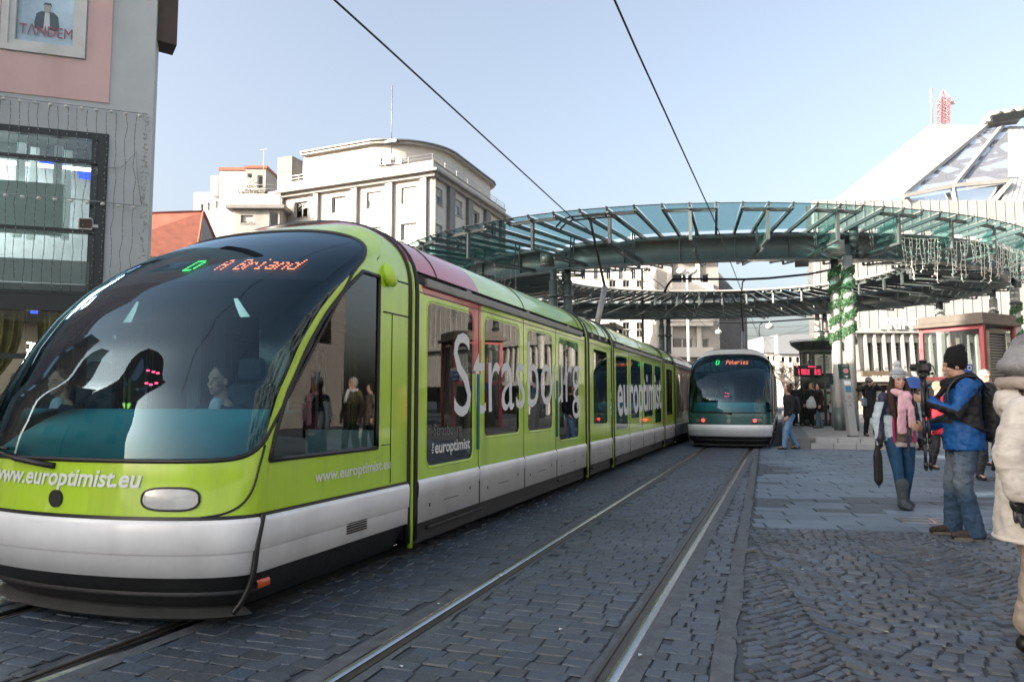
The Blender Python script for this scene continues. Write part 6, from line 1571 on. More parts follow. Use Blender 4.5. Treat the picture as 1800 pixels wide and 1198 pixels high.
def hand(B, w, d, across, curl=.5, spread=.0, sc=1., thumb=1., fat=1.):
    """palm, four fingers with three phalanges each, thumb leaving the side of the palm; across points to the thumb side"""
    d = np.array(d, float); d /= np.linalg.norm(d); ac = np.array(across, float); ac -= d*(ac@d); ac /= np.linalg.norm(ac); n = np.cross(d, ac)
    w = np.array(w, float)
    Mx = np.stack([ac, n, d], 1)
    B.ball(w+d*.052*sc, (.042*sc*fat, .019*sc*fat, .056*sc), Mx)
    B.cap([w-d*.03*sc, w+d*.03*sc], [.028*sc*fat, .03*sc*fat], ref=None)
    for i, (L, cx) in enumerate(((.072, .031), (.080, .010), (.074, -.012), (.058, -.031))):
        p = w+d*(.096-.006*(i == 3))*sc+ac*cx*sc; dd = d+ac*spread*(1.2-i*.8); dd /= np.linalg.norm(dd); pts = [p]; a = 0
        for k, f in enumerate((.45, .32, .23)):
            a += curl*(.75 if k == 0 else 1.0)*(1+.08*i); v = dd*math.cos(a)+n*math.sin(a); p = p+v*L*f*sc; pts.append(p)
        B.cap(pts, [.0098*sc*fat, .0092*sc*fat, .0085*sc*fat, .0072*sc*fat], ref=None, n=10)
    t0 = w+d*.03*sc+ac*.034*sc; v = d*.72+ac*.62+n*.35*thumb; v /= np.linalg.norm(v); v2 = d*.9+ac*.15+n*.55*thumb; v2 /= np.linalg.norm(v2)
    B.cap([t0-ac*.012*sc, t0+v*.036*sc, t0+v*.036*sc+v2*.03*sc], [.014*sc*fat, .0115*sc*fat, .009*sc*fat], ref=None, n=10)
def head_prims(B, c, tilt=0., s=1.):
    x, y, z = c; R = Matrix.Rotation(tilt, 3, 'X'); q = lambda a, b, e: V(x, y, z)+np.array(R@Vector((a*s, b*s, e*s)))
    M_ = np.array(R)
    B.ball(q(0, .012, .022), (.074*s, .092*s, .098*s), M_); B.ball(q(0, -.028, -.045), (.056*s, .06*s, .07*s), M_); B.ball(q(0, -.058, -.098), (.024*s, .022*s, .02*s), M_)
    B.ball(q(0, -.062, .028), (.052*s, .03*s, .022*s), M_)
    for a in (-1, 1):
        B.ball(q(a*.036, -.064, -.03), (.02*s, .016*s, .018*s), M_); B.ball(q(a*.075, .012, -.012), (.01*s, .02*s, .03*s), M_)
    B.cap([q(0, -.084, .012), q(0, -.098, -.026)], [.009*s, .0135*s], ref=None, n=8); B.ball(q(0, -.088, -.064), (.022*s, .01*s, .009*s), M_)
    B.ball(q(0, -.084, -.078), (.018*s, .01*s, .006*s), M_)
SKIN0 = (.46, .28, .205)
def std(label, loc, h=1.75, face=0., coat=(.02, .02, .024), coat_z=.55, legs=(.02, .022, .03), hair=(.03, .02, .015), hat=None, step=.12, shoe=(.02, .018, .016), arms=((.27, .04, 1.13, .26, -.05, .90), (-.27, .04, 1.13, -.26, -.05, .90)), lean=0., wide=1., eyes=False, scarf=None, hairlong=False, headtilt=0., skincol=SKIN0, cover=None, glasses=False, group=None, tag_=''):
    """a clothed walking or standing figure; local -Y is where it faces"""
    k = h/1.75; r = thing('person', label, 'person', loc, YAW+face, group); S = lambda *p: V(*p)*k
    nm = label[:18]+tag_
    B = Blob(); hc = S(0, -.01-lean, 1.635); hm = skin('skin '+nm, skincol, tuple(hc), tuple(q*k for q in (.075, .095, .115)), eyes)
    head_prims(B, hc, headtilt, k); B.cap([S(0, .01-lean*.5, 1.42), S(0, -.0-lean, 1.57)], [.062*k, .054*k])
    B.cap([S(0, 0, .93), S(0, -lean*.2, 1.15), S(0, -lean*.5, 1.34), S(0, -lean*.5, 1.43)], [(.15*k, .10*k), (.13*k, .09*k), (.16*k, .10*k), (.12*k, .07*k)])
    hips = [S(.095, 0, .9), S(-.095, 0, .9)]; ank = [S(.10, -step, .09), S(-.10, step, .09)]
    kn = [S(.10, -step*.5-.05, .49), S(-.10, step*.35-.05, .49)]
    for a, b, c in zip(hips, kn, ank): B.cap([a, b, c], [.08*k, .055*k, .04*k]); B.cap([c-UP*.03*k, c+S(0, -.14, -.05)], [.04*k, .03*k], ref=None)
    sh = [S(.19, -lean*.5, 1.42), S(-.19, -lean*.5, 1.42)]
    el = [S(*a[:3])+S(0, -lean*.3, 0) for a in arms]; wr = [S(*a[3:])+S(0, -lean*.2, 0) for a in arms]
    for i in (0, 1):
        B.cap([sh[i], el[i], wr[i]], [.055*k, .042*k, .03*k]); d = wr[i]-el[i]; hand(B, wr[i], d, V(0, -1, 0)+V(.01, 0, 0), .45, 0, k)
    B.build('body', hm, r, .0115 if not eyes else .009, 3)
    wv = wide
    C = Blob()
    C.cap([S(0, -lean*.1, .88 if coat_z >= .9 else .98), S(0, -lean*.2, 1.14), S(0, -lean*.45, 1.33), S(0, -lean*.55, 1.43), S(0, .0-lean*.6, 1.49)], [(.185*k*wv, .145*k), (.175*k*wv, .135*k), (.205*k*wv, .14*k), (.165*k, .105*k), (.085*k, .08*k)], flat=True)
    if coat_z < .9: C.cap([S(0, -lean*.1, 1.0), S(0, 0, (coat_z+.95)/2), S(0, 0, coat_z)], [(.185*k*wv, .145*k), (.20*k*wv, .16*k), (.215*k*wv, .175*k)], flat=True)
    for i in (0, 1): C.cap([sh[i]-S(0, 0, .01), el[i], wr[i]-(wr[i]-el[i])*.1], [.078*k, .066*k, .05*k])
    C.build('coat', cloth('coat '+nm, coat, bump=.8), r, .014, 5)
    L = Blob()
    for a, b, c in zip(hips, kn, ank): L.cap([a+UP*.02, b, c-UP*.01], [.105*k, .078*k, .062*k])
    L.ball(S(0, 0, .93), (.165*k, .125*k, .11*k)); L.build('trousers', cloth('trousers '+nm, legs, bump=.8), r, .014, 4)
    for c in ank:
        F = Blob(); F.cap([c+S(0, .03, -.045), c+S(0, -.06, -.045), c+S(0, -.155, -.06)], [(.045*k, .042*k), (.047*k, .04*k), (.038*k, .028*k)]); F.ball(c+S(0, .01, -.01), .046*k)
        F.build('shoe', cloth('shoes '+nm, shoe, .5), r, .011, 3)
    hh = Blob()
    if hat is not None:
        hh.ball(hc+S(0, .014, .06), (.087*k, .103*k, .085*k)); hh.cap([hc+S(-.0, .02, .022), hc+S(0, .01, .03)], [(.088*k, .104*k), (.088*k, .104*k)]); hh.build('hat', cloth('hat '+nm, hat), r, .011, 3)
    if hat is None or hairlong:
        Hh = Blob(); Hh.ball(hc+S(0, .028, .045), (.084*k, .095*k, .088*k)); Hh.ball(hc+S(0, .05, -.02), (.078*k, .065*k, .075*k))
        for a in (-1, 1): Hh.ball(hc+S(a*.066, .02, -.01), (.018*k, .05*k, .06*k))
        if hairlong:
            for a in (-1, 1): Hh.cap([hc+S(a*.07, .03, .0), hc+S(a*.085, .03, -.12), hc+S(a*.09, -.02, -.28)], [.03*k, .034*k, .022*k])
        Hh.build('hair', cloth('hair '+nm, hair, .6, .3, 1., 60), r, .011, 3)
    if scarf is not None:
        Q = Blob(); Q.mb.tube([hc+S(.085*math.cos(a), .02+.085*math.sin(a), -.155+.012*math.sin(3*a)) for a in np.linspace(0, 2*PI, 17)[:-1]], .036*k, 10, closed=True); Q.cap([hc+S(.03, -.09, -.16), hc+S(.04, -.16+lean*.3, -.4)], [.035*k, .04*k]); Q.build('scarf', cloth('scarf '+nm, scarf), r, .011, 3)
    if glasses:
        mb = MB(); f = hc[1]-.098*k
        for a in (-1, 1): mb.tube([V(hc[0]+a*.033*k+.022*k*math.cos(t), f, hc[2]-.004*k+.016*k*math.sin(t)) for t in np.linspace(0, 2*PI, 13)[:-1]], .003, 5, closed=True); mb.tube([V(hc[0]+a*.056*k, f, hc[2]), V(hc[0]+a*.078*k, hc[1]+.01, hc[2]+.004)], .003, 4)
        mb.tube([V(hc[0]-.011, f-.003, hc[2]), V(hc[0]+.011, f-.003, hc[2])], .003, 4); mb.build('glasses', T_DARK, r)
    return r
def shoulder_bag(name, label, person, col, c, size, strap=True, cat='bag'):
    R = Matrix.Rotation(person.rotation_euler[2], 3, 'Z'); p = np.array(person.location)+np.array(R@Vector(tuple(c))); t = thing(name, label, cat, p, person.rotation_euler[2])
    B = Blob(); sx, sy, sz = size
    for z in np.linspace(-.5, .5, 4):
        for x in (-.28, .28): B.ball((x*sx, 0, z*sz*.6), (sx*.36, sy*.5, sz*.34))
    B.ball((0, 0, 0), (sx*.5, sy*.5, sz*.5)); B.build('bag_body', cloth('bag '+label[:16], col, .6), t, .012, 4)
    return t
# --- the four figures near the camera
# woman walking towards the camera
WD = 9.45; wl = spot(1576, WD); wm = thing('person', 'woman in striped bobble hat, pink scarf and open silver jacket walking towards the camera', 'person', wl, YAW)
hc = V(-.002, -.03, 1.605); B = Blob(); head_prims(B, hc, .02, .98); B.cap([V(0, .02, 1.38), V(0, -.0, 1.53)], [.055, .05])
B.cap([V(0, 0, .90), V(0, 0, 1.08), V(0, 0, 1.3), V(0, 0, 1.39)], [(.15, .10), (.12, .085), (.15, .09), (.11, .07)])
HK = [(V(.095, 0, .86), V(.105, .0, .47), V(.10, .12, .10)), (V(-.095, 0, .86), V(-.085, -.09, .48), V(-.06, -.13, .10))]
for a, b, c in HK: B.cap([a, b, c], [.08, .055, .042]); B.cap([c-UP*.03, c+V(0, -.13, -.05)], [.04, .03], ref=None)
AW = [(V(.17, .01, 1.37), V(.25, .04, 1.10), V(.245, -.03, .87)), (V(-.17, .01, 1.37), V(-.255, .03, 1.10), V(-.27, -.05, .87))]
for a, b, c in AW: B.cap([a, b, c], [.05, .04, .03])
B.build('body', skin('woman skin', (.50, .31, .235), tuple(hc), (.075, .095, .115), True), wm, .008, 2)
def silver(M, X, Y, Z):
    ax = M('ABSOLUTE', X); a = M('GREATER_THAN', M('ADD', ax, M('MULTIPLY', M('SUBTRACT', Z, 1.1), .25)), .262); low = M('MULTIPLY', M('LESS_THAN', Z, 1.16), M('LESS_THAN', ax, .205)); return M('MULTIPLY', M('MAXIMUM', a, low), M('LESS_THAN', Z, 1.33))
J = Blob(); J.cap([V(0, .02, .83), V(0, .02, 1.05), V(0, .015, 1.25), V(0, .01, 1.37), V(0, .02, 1.44)], [(.205, .13), (.195, .125), (.20, .125), (.165, .105), (.09, .08)], flat=True)
for a, b, c in AW: J.cap([a, b, c-(c-b)*.06], [.082, .072, .056])
J.build('jacket', masked('silver and navy jacket', (.022, .025, .05), [((.36, .44, .50), silver)], .42, .9, 11), wm, .012, 4)
J = Blob(); J.cap([V(0, -.03, .83), V(0, -.035, 1.02), V(0, -.035, 1.2), V(0, -.02, 1.33)], [(.135, .125), (.115, .125), (.115, .115), (.10, .1)], flat=True); J.build('quilted_vest', cloth('brown quilted vest', (.10, .078, .07), .6, bump=1., bscale=9), wm, .012, 4)
J = Blob(); 
for s in (-1, 1): J.cap([V(s*.125, -.125, .83), V(s*.13, -.125, 1.05), V(s*.10, -.105, 1.27)], [(.022, .012)]*3)
J.build('pink_lining', cloth('magenta lining', (.30, .02, .10), .6), wm, .008, 2)
J = Blob(); J.cap([V(0, 0, .765), V(0, 0, .86), V(0, 0, .93)], [(.19, .14), (.17, .13), (.15, .12)], flat=True); J.build('tunic', cloth('pale grey tunic', (.34, .29, .29), .9), wm, .012, 3)
J = Blob(); J.cap([V(.035, -.155, .71), V(.03, -.15, .9)], [(.02, .012)]*2); J.build('belt_end', cloth('navy belt', (.03, .03, .07), .8), wm, .008, 1)
L = Blob()
for a, b, c in HK: L.cap([a, (a+b)/2, b, c], [.098, .085, .064, .052])
L.ball(V(0, 0, .86), (.155, .12, .1)); L.build('skinny_jeans', cloth('dark blue skinny jeans', (.012, .055, .12), .8, .25, .9, 18), wm, .011, 4)
for a, b, c in HK:
    F = Blob(); F.cap([c+V(0, 0, .21), c+V(0, 0, .1), c+V(0, 0, -.02)], [.082, .064, .06]); F.cap([c+V(0, .03, -.045), c+V(0, -.07, -.045), c+V(0, -.15, -.055)], [(.056, .05), (.056, .05), (.048, .04)]); F.build('boot', cloth('grey teal sheepskin boots', (.05, .064, .078), .95, .2, .8, 25), wm, .011, 3)
Hh = Blob(); Hh.ball(hc+V(0, .035, .02), (.086, .085, .10))
for s in (-1, 1): Hh.cap([hc+V(s*.07, .0, .03), hc+V(s*.098, .0, -.10), hc+V(s*.125, -.04, -.24), hc+V(s*.125, -.10, -.40), hc+V(s*.105, -.12, -.50)], [.028, .042, .048, .042, .015])
Hh.build('hair', cloth('long dark brown hair', (.035, .016, .010), .5, .4, 1., 70), wm, .010, 3)
def stripes(z0, z1): return lambda M, X, Y, Z: M('MULTIPLY', M('GREATER_THAN', Z, z0), M('LESS_THAN', Z, z1))
Q = Blob(); Q.cap([hc+V(0, .008, .06), hc+V(0, .008, .09), hc+V(0, .008, .125), hc+V(0, .01, .155)], [(.092, .105), (.09, .102), (.072, .08), (.04, .045)])
Q.build('bobble_hat', masked('white knit with navy stripes', (.50, .53, .55), [((.02, .03, .10), stripes(1.672, 1.683)), ((.04, .05, .13), stripes(1.70, 1.709)), ((.05, .06, .14), stripes(1.722, 1.729))], .9, .8, 90), wm, .009, 2)
Q = Blob(); Q.ball(hc+V(0, .01, .20), .052); Q.build('bobble', cloth('white wool bobble', (.52, .56, .58), .95, .2, 1., 60), wm, .010, 1)
Q = Blob(); Q.mb.tube([hc+V(.105*math.cos(a), .02+.10*math.sin(a), -.17+.02*math.sin(2*a+.6)) for a in np.linspace(0, 2*PI, 21)[:-1]], .047, 12, closed=True)
Q.cap([hc+V(.0, -.10, -.20), hc+V(-.05, -.16, -.36), hc+V(-.06, -.155, -.66)], [(.06, .03), (.055, .025), (.062, .02)]); Q.cap([hc+V(.02, -.11, -.20), hc+V(.06, -.165, -.36), hc+V(.075, -.15, -.58)], [(.05, .03), (.045, .025), (.052, .02)]); Q.ball(hc+V(.045, -.125, -.215), (.06, .04, .055))
Q.build('scarf', cloth('pale pink wool scarf', (.60, .36, .42), .95, .1, 1., 13), wm, .010, 3)
for i, (a, b, c) in enumerate(AW):
    Gv = Blob(); hand(Gv, c-UP*.015, (c-b)*.6+V(0, -.04, -.2), V(0, -1, 0), .55 if i == 0 else 1.0, .02, .95, 1, 1.2); Gv.build('glove', cloth('black wool gloves', (.012, .012, .014), .8), wm, .006, 2)
cs = thing('black_case', 'slim black umbrella case hanging from the hand of the woman in the pink scarf', 'case', spot(1537, WD-.1)+UP*.78, YAW)
Q = Blob(); Q.cap([V(0, 0, -.02), V(0, 0, -.12), V(.0, 0, -.43), V(0, 0, -.47)], [(.03, .03), (.056, .04), (.056, .04), (.03, .025)]); Q.build('case_body', cloth('black nylon', (.012, .012, .013), .6), cs, .010, 2)
mb = MB(); mb.tube([V(-.02, 0, -.03), V(-.02, 0, .06), V(.02, 0, .06), V(.02, 0, -.03)], .009, 6); mb.tube([V(0, 0, -.46), V(0, 0, -.52)], .007, 5); mb.build('handle', T_RUBBER, cs)
# cameraman seen from his left rear
CD = 7.42; cl = spot(1689, CD); FA = math.radians(-108); cm = thing('person', 'man in blue and black jacket and black beanie steadying a raised tripod', 'person', cl, YAW+FA)
hc = V(-.01, -.06, 1.69); B = Blob(); head_prims(B, hc, .1, 1.0); B.cap([V(0, .02, 1.45), V(0, -.03, 1.62)], [.066, .06])
B.cap([V(0, 0, .98), V(0, .01, 1.2), V(0, .01, 1.4), V(0, .01, 1.5)], [(.16, .11), (.14, .1), (.17, .11), (.13, .08)])
HK = [(V(.10, 0, .95), V(.11, -.06, .53), V(.13, .03, .1)), (V(-.10, 0, .95), V(-.12, -.09, .53), V(-.15, -.10, .1))]
for a, b, c in HK: B.cap([a, b, c], [.085, .06, .045]); B.cap([c-UP*.03, c+V(.02, -.15, -.05)], [.042, .03], ref=None)
AC = [(V(.20, .0, 1.475), V(.29, -.13, 1.22), V(.085, -.335, 1.36)), (V(-.20, .0, 1.475), V(-.27, .0, 1.18), V(-.06, -.345, 1.07))]
for a, b, c in AC: B.cap([a, b, c], [.055, .045, .034])
hand(B, AC[0][2], V(-.45, -.75, .10), V(.1, .05, 1), .75, .03, 1.0); hand(B, AC[1][2], V(.55, -.6, .05), V(.1, .1, 1), .8, .03, 1.0)
B.build('body', skin('cameraman skin', (.42, .25, .19), tuple(hc), (.075, .095, .115), False), cm, .0075, 2)
def blackpanel(M, X, Y, Z):
    side = M('MULTIPLY', M('GREATER_THAN', X, .105), M('MULTIPLY', M('LESS_THAN', Z, M('ADD', 1.36, M('MULTIPLY', Y, .9))), M('GREATER_THAN', Z, M('ADD', 1.10, M('MULTIPLY', Y, -.5)))))
    und = M('MULTIPLY', M('LESS_THAN', Y, -.12), M('LESS_THAN', Z, M('ADD', 1.245, M('MULTIPLY', M('SUBTRACT', -.12, Y), .42))))
    und = M('MULTIPLY', und, M('GREATER_THAN', Z, 1.12)); return M('MAXIMUM', side, und)
J = Blob(); J.cap([V(0, .0, .86), V(0, .0, .98), V(0, .0, 1.2), V(0, .0, 1.38), V(0, .01, 1.48), V(0, .0, 1.52)], [(.225, .185), (.225, .18), (.205, .16), (.215, .16), (.17, .12), (.10, .10)], flat=True)
for a, b, c in AC: J.cap([a, b, c-(c-b)*.12], [.092, .082, .062])
J.ball(V(0, .10, 1.50), (.13, .08, .10)); J.build('jacket', masked('blue and black outdoor jacket', (.005, .075, .26), [((.012, .013, .018), blackpanel)], .6, .9, 8), cm, .012, 4)
def fade(M, X, Y, Z):
    a = M('MULTIPLY', M('MULTIPLY', M('SUBTRACT', Z, .40), 6., True), M('MULTIPLY', M('SUBTRACT', .10, Y), 5., True)); return M('MULTIPLY', a, M('MULTIPLY', M('SUBTRACT', 1.15, Z), 1.0, True))
L = Blob()
for a, b, c in HK: L.cap([a-UP*.06, (a+b)/2, b, (b+c)/2, c-UP*.03], [.105, .105, .088, .082, .086])
L.ball(V(0, 0, .90), (.165, .13, .10)); L.build('jeans', masked('washed blue jeans', (.026, .056, .105), [((.175, .205, .235), fade)], .85, 1., 13), cm, .012, 3)
for a, b, c in HK:
    F = Blob(); F.cap([c+V(0, .04, -.05), c+V(.01, -.07, -.05), c+V(.02, -.19, -.06)], [(.052, .05), (.054, .048), (.044, .034)]); F.ball(c+V(0, .01, -.01), .055); F.build('boot', cloth('brown hiking boots', (.035, .026, .023), .7, .4, .9, 25), cm, .010, 3)
for a, b, c in HK: mb = MB(); mb.plate([[(c[0]+.01+x*.05, c[1]-.07+y*.125) for x, y in ((-.7, -1), (.7, -1), (1, -.4), (.9, .9), (-.9, .9), (-1, -.4))]], .028, (0, 0, .03), (1, 0, 0), (0, 1, 0)); mb.build('boot_sole', cloth('grey rubber soles', (.11, .10, .09), .8), cm)
Q = Blob(); Q.cap([hc+V(0, .02, .03), hc+V(0, .02, .09), hc+V(0, .03, .15), hc+V(.0, .07, .185)], [(.092, .108), (.095, .108), (.08, .09), (.04, .045)]); Q.ball(hc+V(0, .10, .12), (.03, .03, .03)); Q.build('beanie', cloth('black knitted beanie', (.008, .008, .008), .95, .2, .9, 60), cm, .010, 2)
Q = Blob(); Q.mb.tube([hc+V(.10*math.cos(a), .035+.105*math.sin(a), -.15+.03*math.sin(a)) for a in np.linspace(0, 2*PI, 21)[:-1]], .062, 12, closed=True)
Q.cap([hc+V(.05, -.06, -.17), hc+V(.09, -.17, -.30), hc+V(.06, -.26, -.36)], [(.05, .03), (.05, .025), (.04, .02)]); Q.build('scarf', cloth('black wool scarf', (.012, .010, .014), .95, .2, .9, 20), cm, .010, 3)
bpk = thing('backpack', 'black backpack on the back of the man in the blue jacket', 'backpack', cl+UP*.0, YAW+FA)
Q = Blob(); Q.cap([V(0, .24, 1.02), V(0, .26, 1.15), V(0, .26, 1.36), V(0, .22, 1.47)], [(.14, .085), (.155, .10), (.15, .095), (.12, .06)]); Q.ball(V(0, .33, 1.12), (.11, .05, .11))
Q.build('pack_body', cloth('black cordura', (.010, .011, .013), .6, .3, .9, 22), bpk, .012, 3)
mb = MB()
for s in (-1, 1): mb.tube(curve([V(s*.12, .20, 1.45), V(s*.13, .10, 1.575), V(s*.14, -.07, 1.56), V(s*.15, -.165, 1.42), V(s*.17, -.14, 1.24), V(s*.19, .0, 1.12), V(s*.17, .17, 1.05)]), (.022, .009), 8)
mb.tube([V(.16, .24, 1.05), V(.19, .20, .9), V(.2, .19, .80)], .02, 6); mb.build('straps', T_RUBBER, bpk)
mb = MB(); mb.tube([V(.155, .24, 1.30), V(.165, .27, 1.285), V(.165, .31, 1.29)], .008, 5); mb.build('zip_tag', M_CLADS, bpk)
# tripod with camera held upright in front of him
fw = np.array([math.sin(FA), -math.cos(FA), 0]); Rz = lambda a, v: V(v[0]*math.cos(a)-v[1]*math.sin(a), v[0]*math.sin(a)+v[1]*math.cos(a), v[2])
tp = spot(1622.5, CD-.02); tri = thing('tripod', 'closed black tripod held off the ground by the man in the blue jacket', 'tripod', tp+UP*.66, YAW)
M_CARB = mat('black_anodised', (.02, .02, .022), .38, var=.15, metal=.3)
for (x, y, rz_) in ((-.022, -.02, 0), (.030, -.01, 0), (.004, .035, 0)):
    mb = MB(); mb.tube([V(x, y, .02), V(x, y, .30)], .012, 10); mb.tube([V(x, y, .27), V(x, y, .56)], .0155, 10); mb.tube([V(x*.9, y*.9, .53), V(x*.8, y*.8, .83)], .019, 10)
    for z in (.05, .29, .55): mb.tube([V(x, y, z-.03), V(x, y, z+.03)], .0185, 10)
    mb.ball(V(x, y, .01), .016); mb.build('leg', M_CARB, tri)
mb = MB(); mb.tube([V(0, 0, .78), V(0, 0, .9)], .028, 12); mb.ball(V(0, 0, .93), .033); mb.tube([V(0, 0, .93), V(.075, -.02, .955)], .009, 6); mb.ball(V(.08, -.02, .955), .016); mb.tube([V(0, 0, .84), V(.07, 0, .84)], .01, 6); mb.tube([V(-.06, 0, .965), V(.06, 0, .965)], .012, 8); mb.tube([V(0, 0, .93), V(0, 0, .98)], .02, 10); mb.build('ball_head', M_CARB, tri)
cam_ = thing('camera', 'black SLR camera mounted on the raised tripod', 'camera', tp+UP*1.635+RT*.005, YAW+.25)
mb = MB(); mb.bx(-.072, .072, -.03, .03, 0, .088); mb.bx(-.03, .026, -.028, .035, .088, .118); mb.bx(.045, .085, -.02, .045, .005, .082); mb.build('camera_body', mat('black_camera', (.012, .012, .013), .45, var=.2), cam_, bevel=.012)
mb = MB(); mb.tube([V(-.01, .03, .045), V(-.01, .09, .045), V(-.01, .125, .045)], [.036, .036, .04], 16, sm=False); mb.build('lens', T_RUBBER, cam_)
mb = MB(); mb.plate([rect(-.045, .025, .018, .068)], .002, (0, -.031, 0)); mb.tube([V(-.002, -.034, .105), V(-.002, -.03, .105)], .014, 10); mb.tube([V(-.05, .0, .095), V(-.05, 0, .105)], .014, 10); mb.build('rear_screen', mat('camera_screen', (.03, .035, .05), .15), cam_)
mb = MB(); mb.tube([V(.07, .0, .08), V(.11, -.01, .05), V(.125, -.02, -.02), V(.1, -.02, -.05)], .006, 6); mb.tube([V(-.07, .0, .08), V(-.085, -.02, -.03), V(-.05, -.02, -.09), V(-.01, 0, -.10)], .006, 6); mb.build('strap', T_RUBBER, cam_)
# person in the long beige coat at the right edge
ED = 4.12; el_ = spot(1806, ED); FE = math.radians(62); eb = thing('person', 'person in a quilted beige hooded coat and grey fur hat at the right edge', 'person', el_, YAW+FE)
# local: +x is the figure's left; its right arm hangs on the side near the left edge
hc = V(0, -.03, 1.53); B = Blob(); head_prims(B, hc, .05, .98); B.cap([V(0, .02, 1.3), V(0, 0, 1.45)], [.06, .055])
B.cap([V(0, 0, .85), V(0, 0, 1.05), V(0, 0, 1.25), V(0, 0, 1.33)], [(.16, .11), (.14, .1), (.16, .1), (.12, .08)])
HK = [(V(.09, 0, .82), V(.09, -.16, .46), V(.09, -.22, .10)), (V(-.09, 0, .82), V(-.095, .0, .45), V(-.10, .06, .10))]
for a, b, c in HK: B.cap([a, b, c], [.08, .06, .045])
AE_ = [(V(.2, 0, 1.29), V(.27, .0, 1.03), V(.25, -.10, .80)), (V(-.2, .05, 1.29), V(-.25, .13, 1.06), V(-.25, .095, .86))]
for a, b, c in AE_: B.cap([a, b, c], [.055, .045, .033])
B.build('body', skin('coat wearer skin', (.42, .26, .2), tuple(hc), (.075, .095, .115), False), eb, .010, 2)
def quilt(M, X, Y, Z): return M('MULTIPLY', M('LESS_THAN', M('ABSOLUTE', M('SUBTRACT', M('FRACT', M('MULTIPLY', M('ADD', Z, M('MULTIPLY', X, .5)), 4.2)), .5)), .018), .55)
MBE = masked('beige quilted nylon', (.57, .53, .485), [((.44, .405, .365), quilt)], .6, 1., 7)
C = Blob(); C.cap([V(0, .0, .60), V(0, .0, .72), V(0, .0, .95), V(0, .0, 1.15), V(0, .0, 1.28), V(0, .0, 1.37)], [(.235, .20), (.23, .195), (.215, .17), (.21, .155), (.175, .125), (.11, .10)], flat=True)
for a, b, c in AE_: C.cap([a, a+(b-a)*.5, b, c-(c-b)*.10], [.088, .088, .084, .068]); C.ball(c-(c-b)*.1, .071)
C.ball(V(0, .08, 1.33), (.14, .09, .10))
for s in (-1, 1): C.ball(V(s*.15, .03, 1.25), (.10, .10, .12))
C.build('quilted_coat', MBE, eb, .011, 4)
mb = MB(); mb.tube([V(.232*math.cos(a), .197*math.sin(a), .60) for a in np.linspace(0, 2*PI, 40)[:-1]], .014, 6, closed=True); mb.tube([V(-.226, .05, z) for z in np.linspace(.62, .9, 8)], .008, 5); mb.build('coat_hem', MBE, eb)
L = Blob()
for a, b, c in HK: L.cap([a, (a+b)/2, b, (b+c)/2, c+UP*.06], [.12, .11, .092, .085, .08])
L.build('trousers', cloth('beige trousers', (.30, .245, .20), .85), eb, .012, 3)
for a, b, c in HK:
    F = Blob(); F.cap([c+V(0, .03, -.05), c+V(0, -.06, -.05), c+V(0, -.16, -.06)], [(.045, .045), (.046, .042), (.036, .028)]); F.cap([c+UP*.14, c-UP*.03], [.058, .05]); F.build('boot', cloth('black leather boots', (.012, .011, .011), .35, .2, .4), eb, .010, 3)
Q = Blob(); Q.cap([hc+V(0, .02, .015), hc+V(0, .02, .08), hc+V(0, .02, .115)], [(.115, .13), (.105, .12), (.08, .09)]); Q.mb.tube([hc+V(.10*math.cos(a), .02+.115*math.sin(a), .01) for a in np.linspace(0, 2*PI, 25)[:-1]], .045, 10, closed=True); Q.build('fur_hat', cloth('grey fur hat', (.27, .27, .28), .95, .3, .7, 150), eb, .011, 2)
Q = Blob(); Q.mb.tube([hc+V(.085*math.cos(a), .0+.095*math.sin(a), -.17) for a in np.linspace(0, 2*PI, 25)[:-1]], .05, 10, closed=True); Q.build('fur_collar', cloth('brown curly fur collar', (.085, .05, .035), .95, .5, 1., 70), eb, .010, 1)
Q = Blob(); Q.mb.tube([hc+V(.115*math.cos(a), .03+.125*math.sin(a), -.085) for a in np.linspace(0, 2*PI, 25)[:-1]], .035, 10, closed=True); Q.build('scarf', cloth('beige neck scarf', (.34, .28, .25), .95), eb, .010, 2)
for i, (a, b, c) in enumerate(AE_):
    Gv = Blob(); hand(Gv, c-(c-b)*.02, (c-b)*1.0+V(0, .0, -.12), V(0, -1, .0), .28, .10, 1.06, 1, 1.22); Gv.build('glove', mat('black_leather_glove', (.010, .010, .011), .33, var=.2, vscale=12, bump=.5, bscale=40), eb, .0055, 2)
# --- people around the stop
std('man in dark hooded jacket and light blue jeans stepping up beside the silver tram', spot(1386, 20.6), 1.76, math.radians(-88), coat=(.013, .014, .018), coat_z=.95, legs=(.13, .24, .40), hair=(.06, .03, .02), step=.22, lean=.05, headtilt=.3, arms=((.25, .02, 1.14, .24, -.14, .90), (-.25, .05, 1.14, -.24, .0, .88)))
jb = thing('backpack', 'dark backpack of the man in light blue jeans by the tram', 'backpack', spot(1398, 20.65)+UP*1.2, YAW); Q = Blob(); Q.cap([V(0, 0, -.16), V(0, 0, .0), V(0, 0, .18)], [(.09, .13), (.10, .14), (.08, .12)]); Q.build('pack_body', cloth('navy pack', (.014, .016, .028), .7), jb, .014, 3)
PLZ = .305
def pspot(u, dep): return spot(u, dep, PLZ)
std('person in a long maroon brown hooded coat and blue jeans waiting on the platform', pspot(1438, 27.9), 1.68, math.radians(-92), coat=(.022, .010, .012), coat_z=.62, legs=(.09, .15, .20), hair=(.02, .013, .01), wide=1.1, hairlong=True)
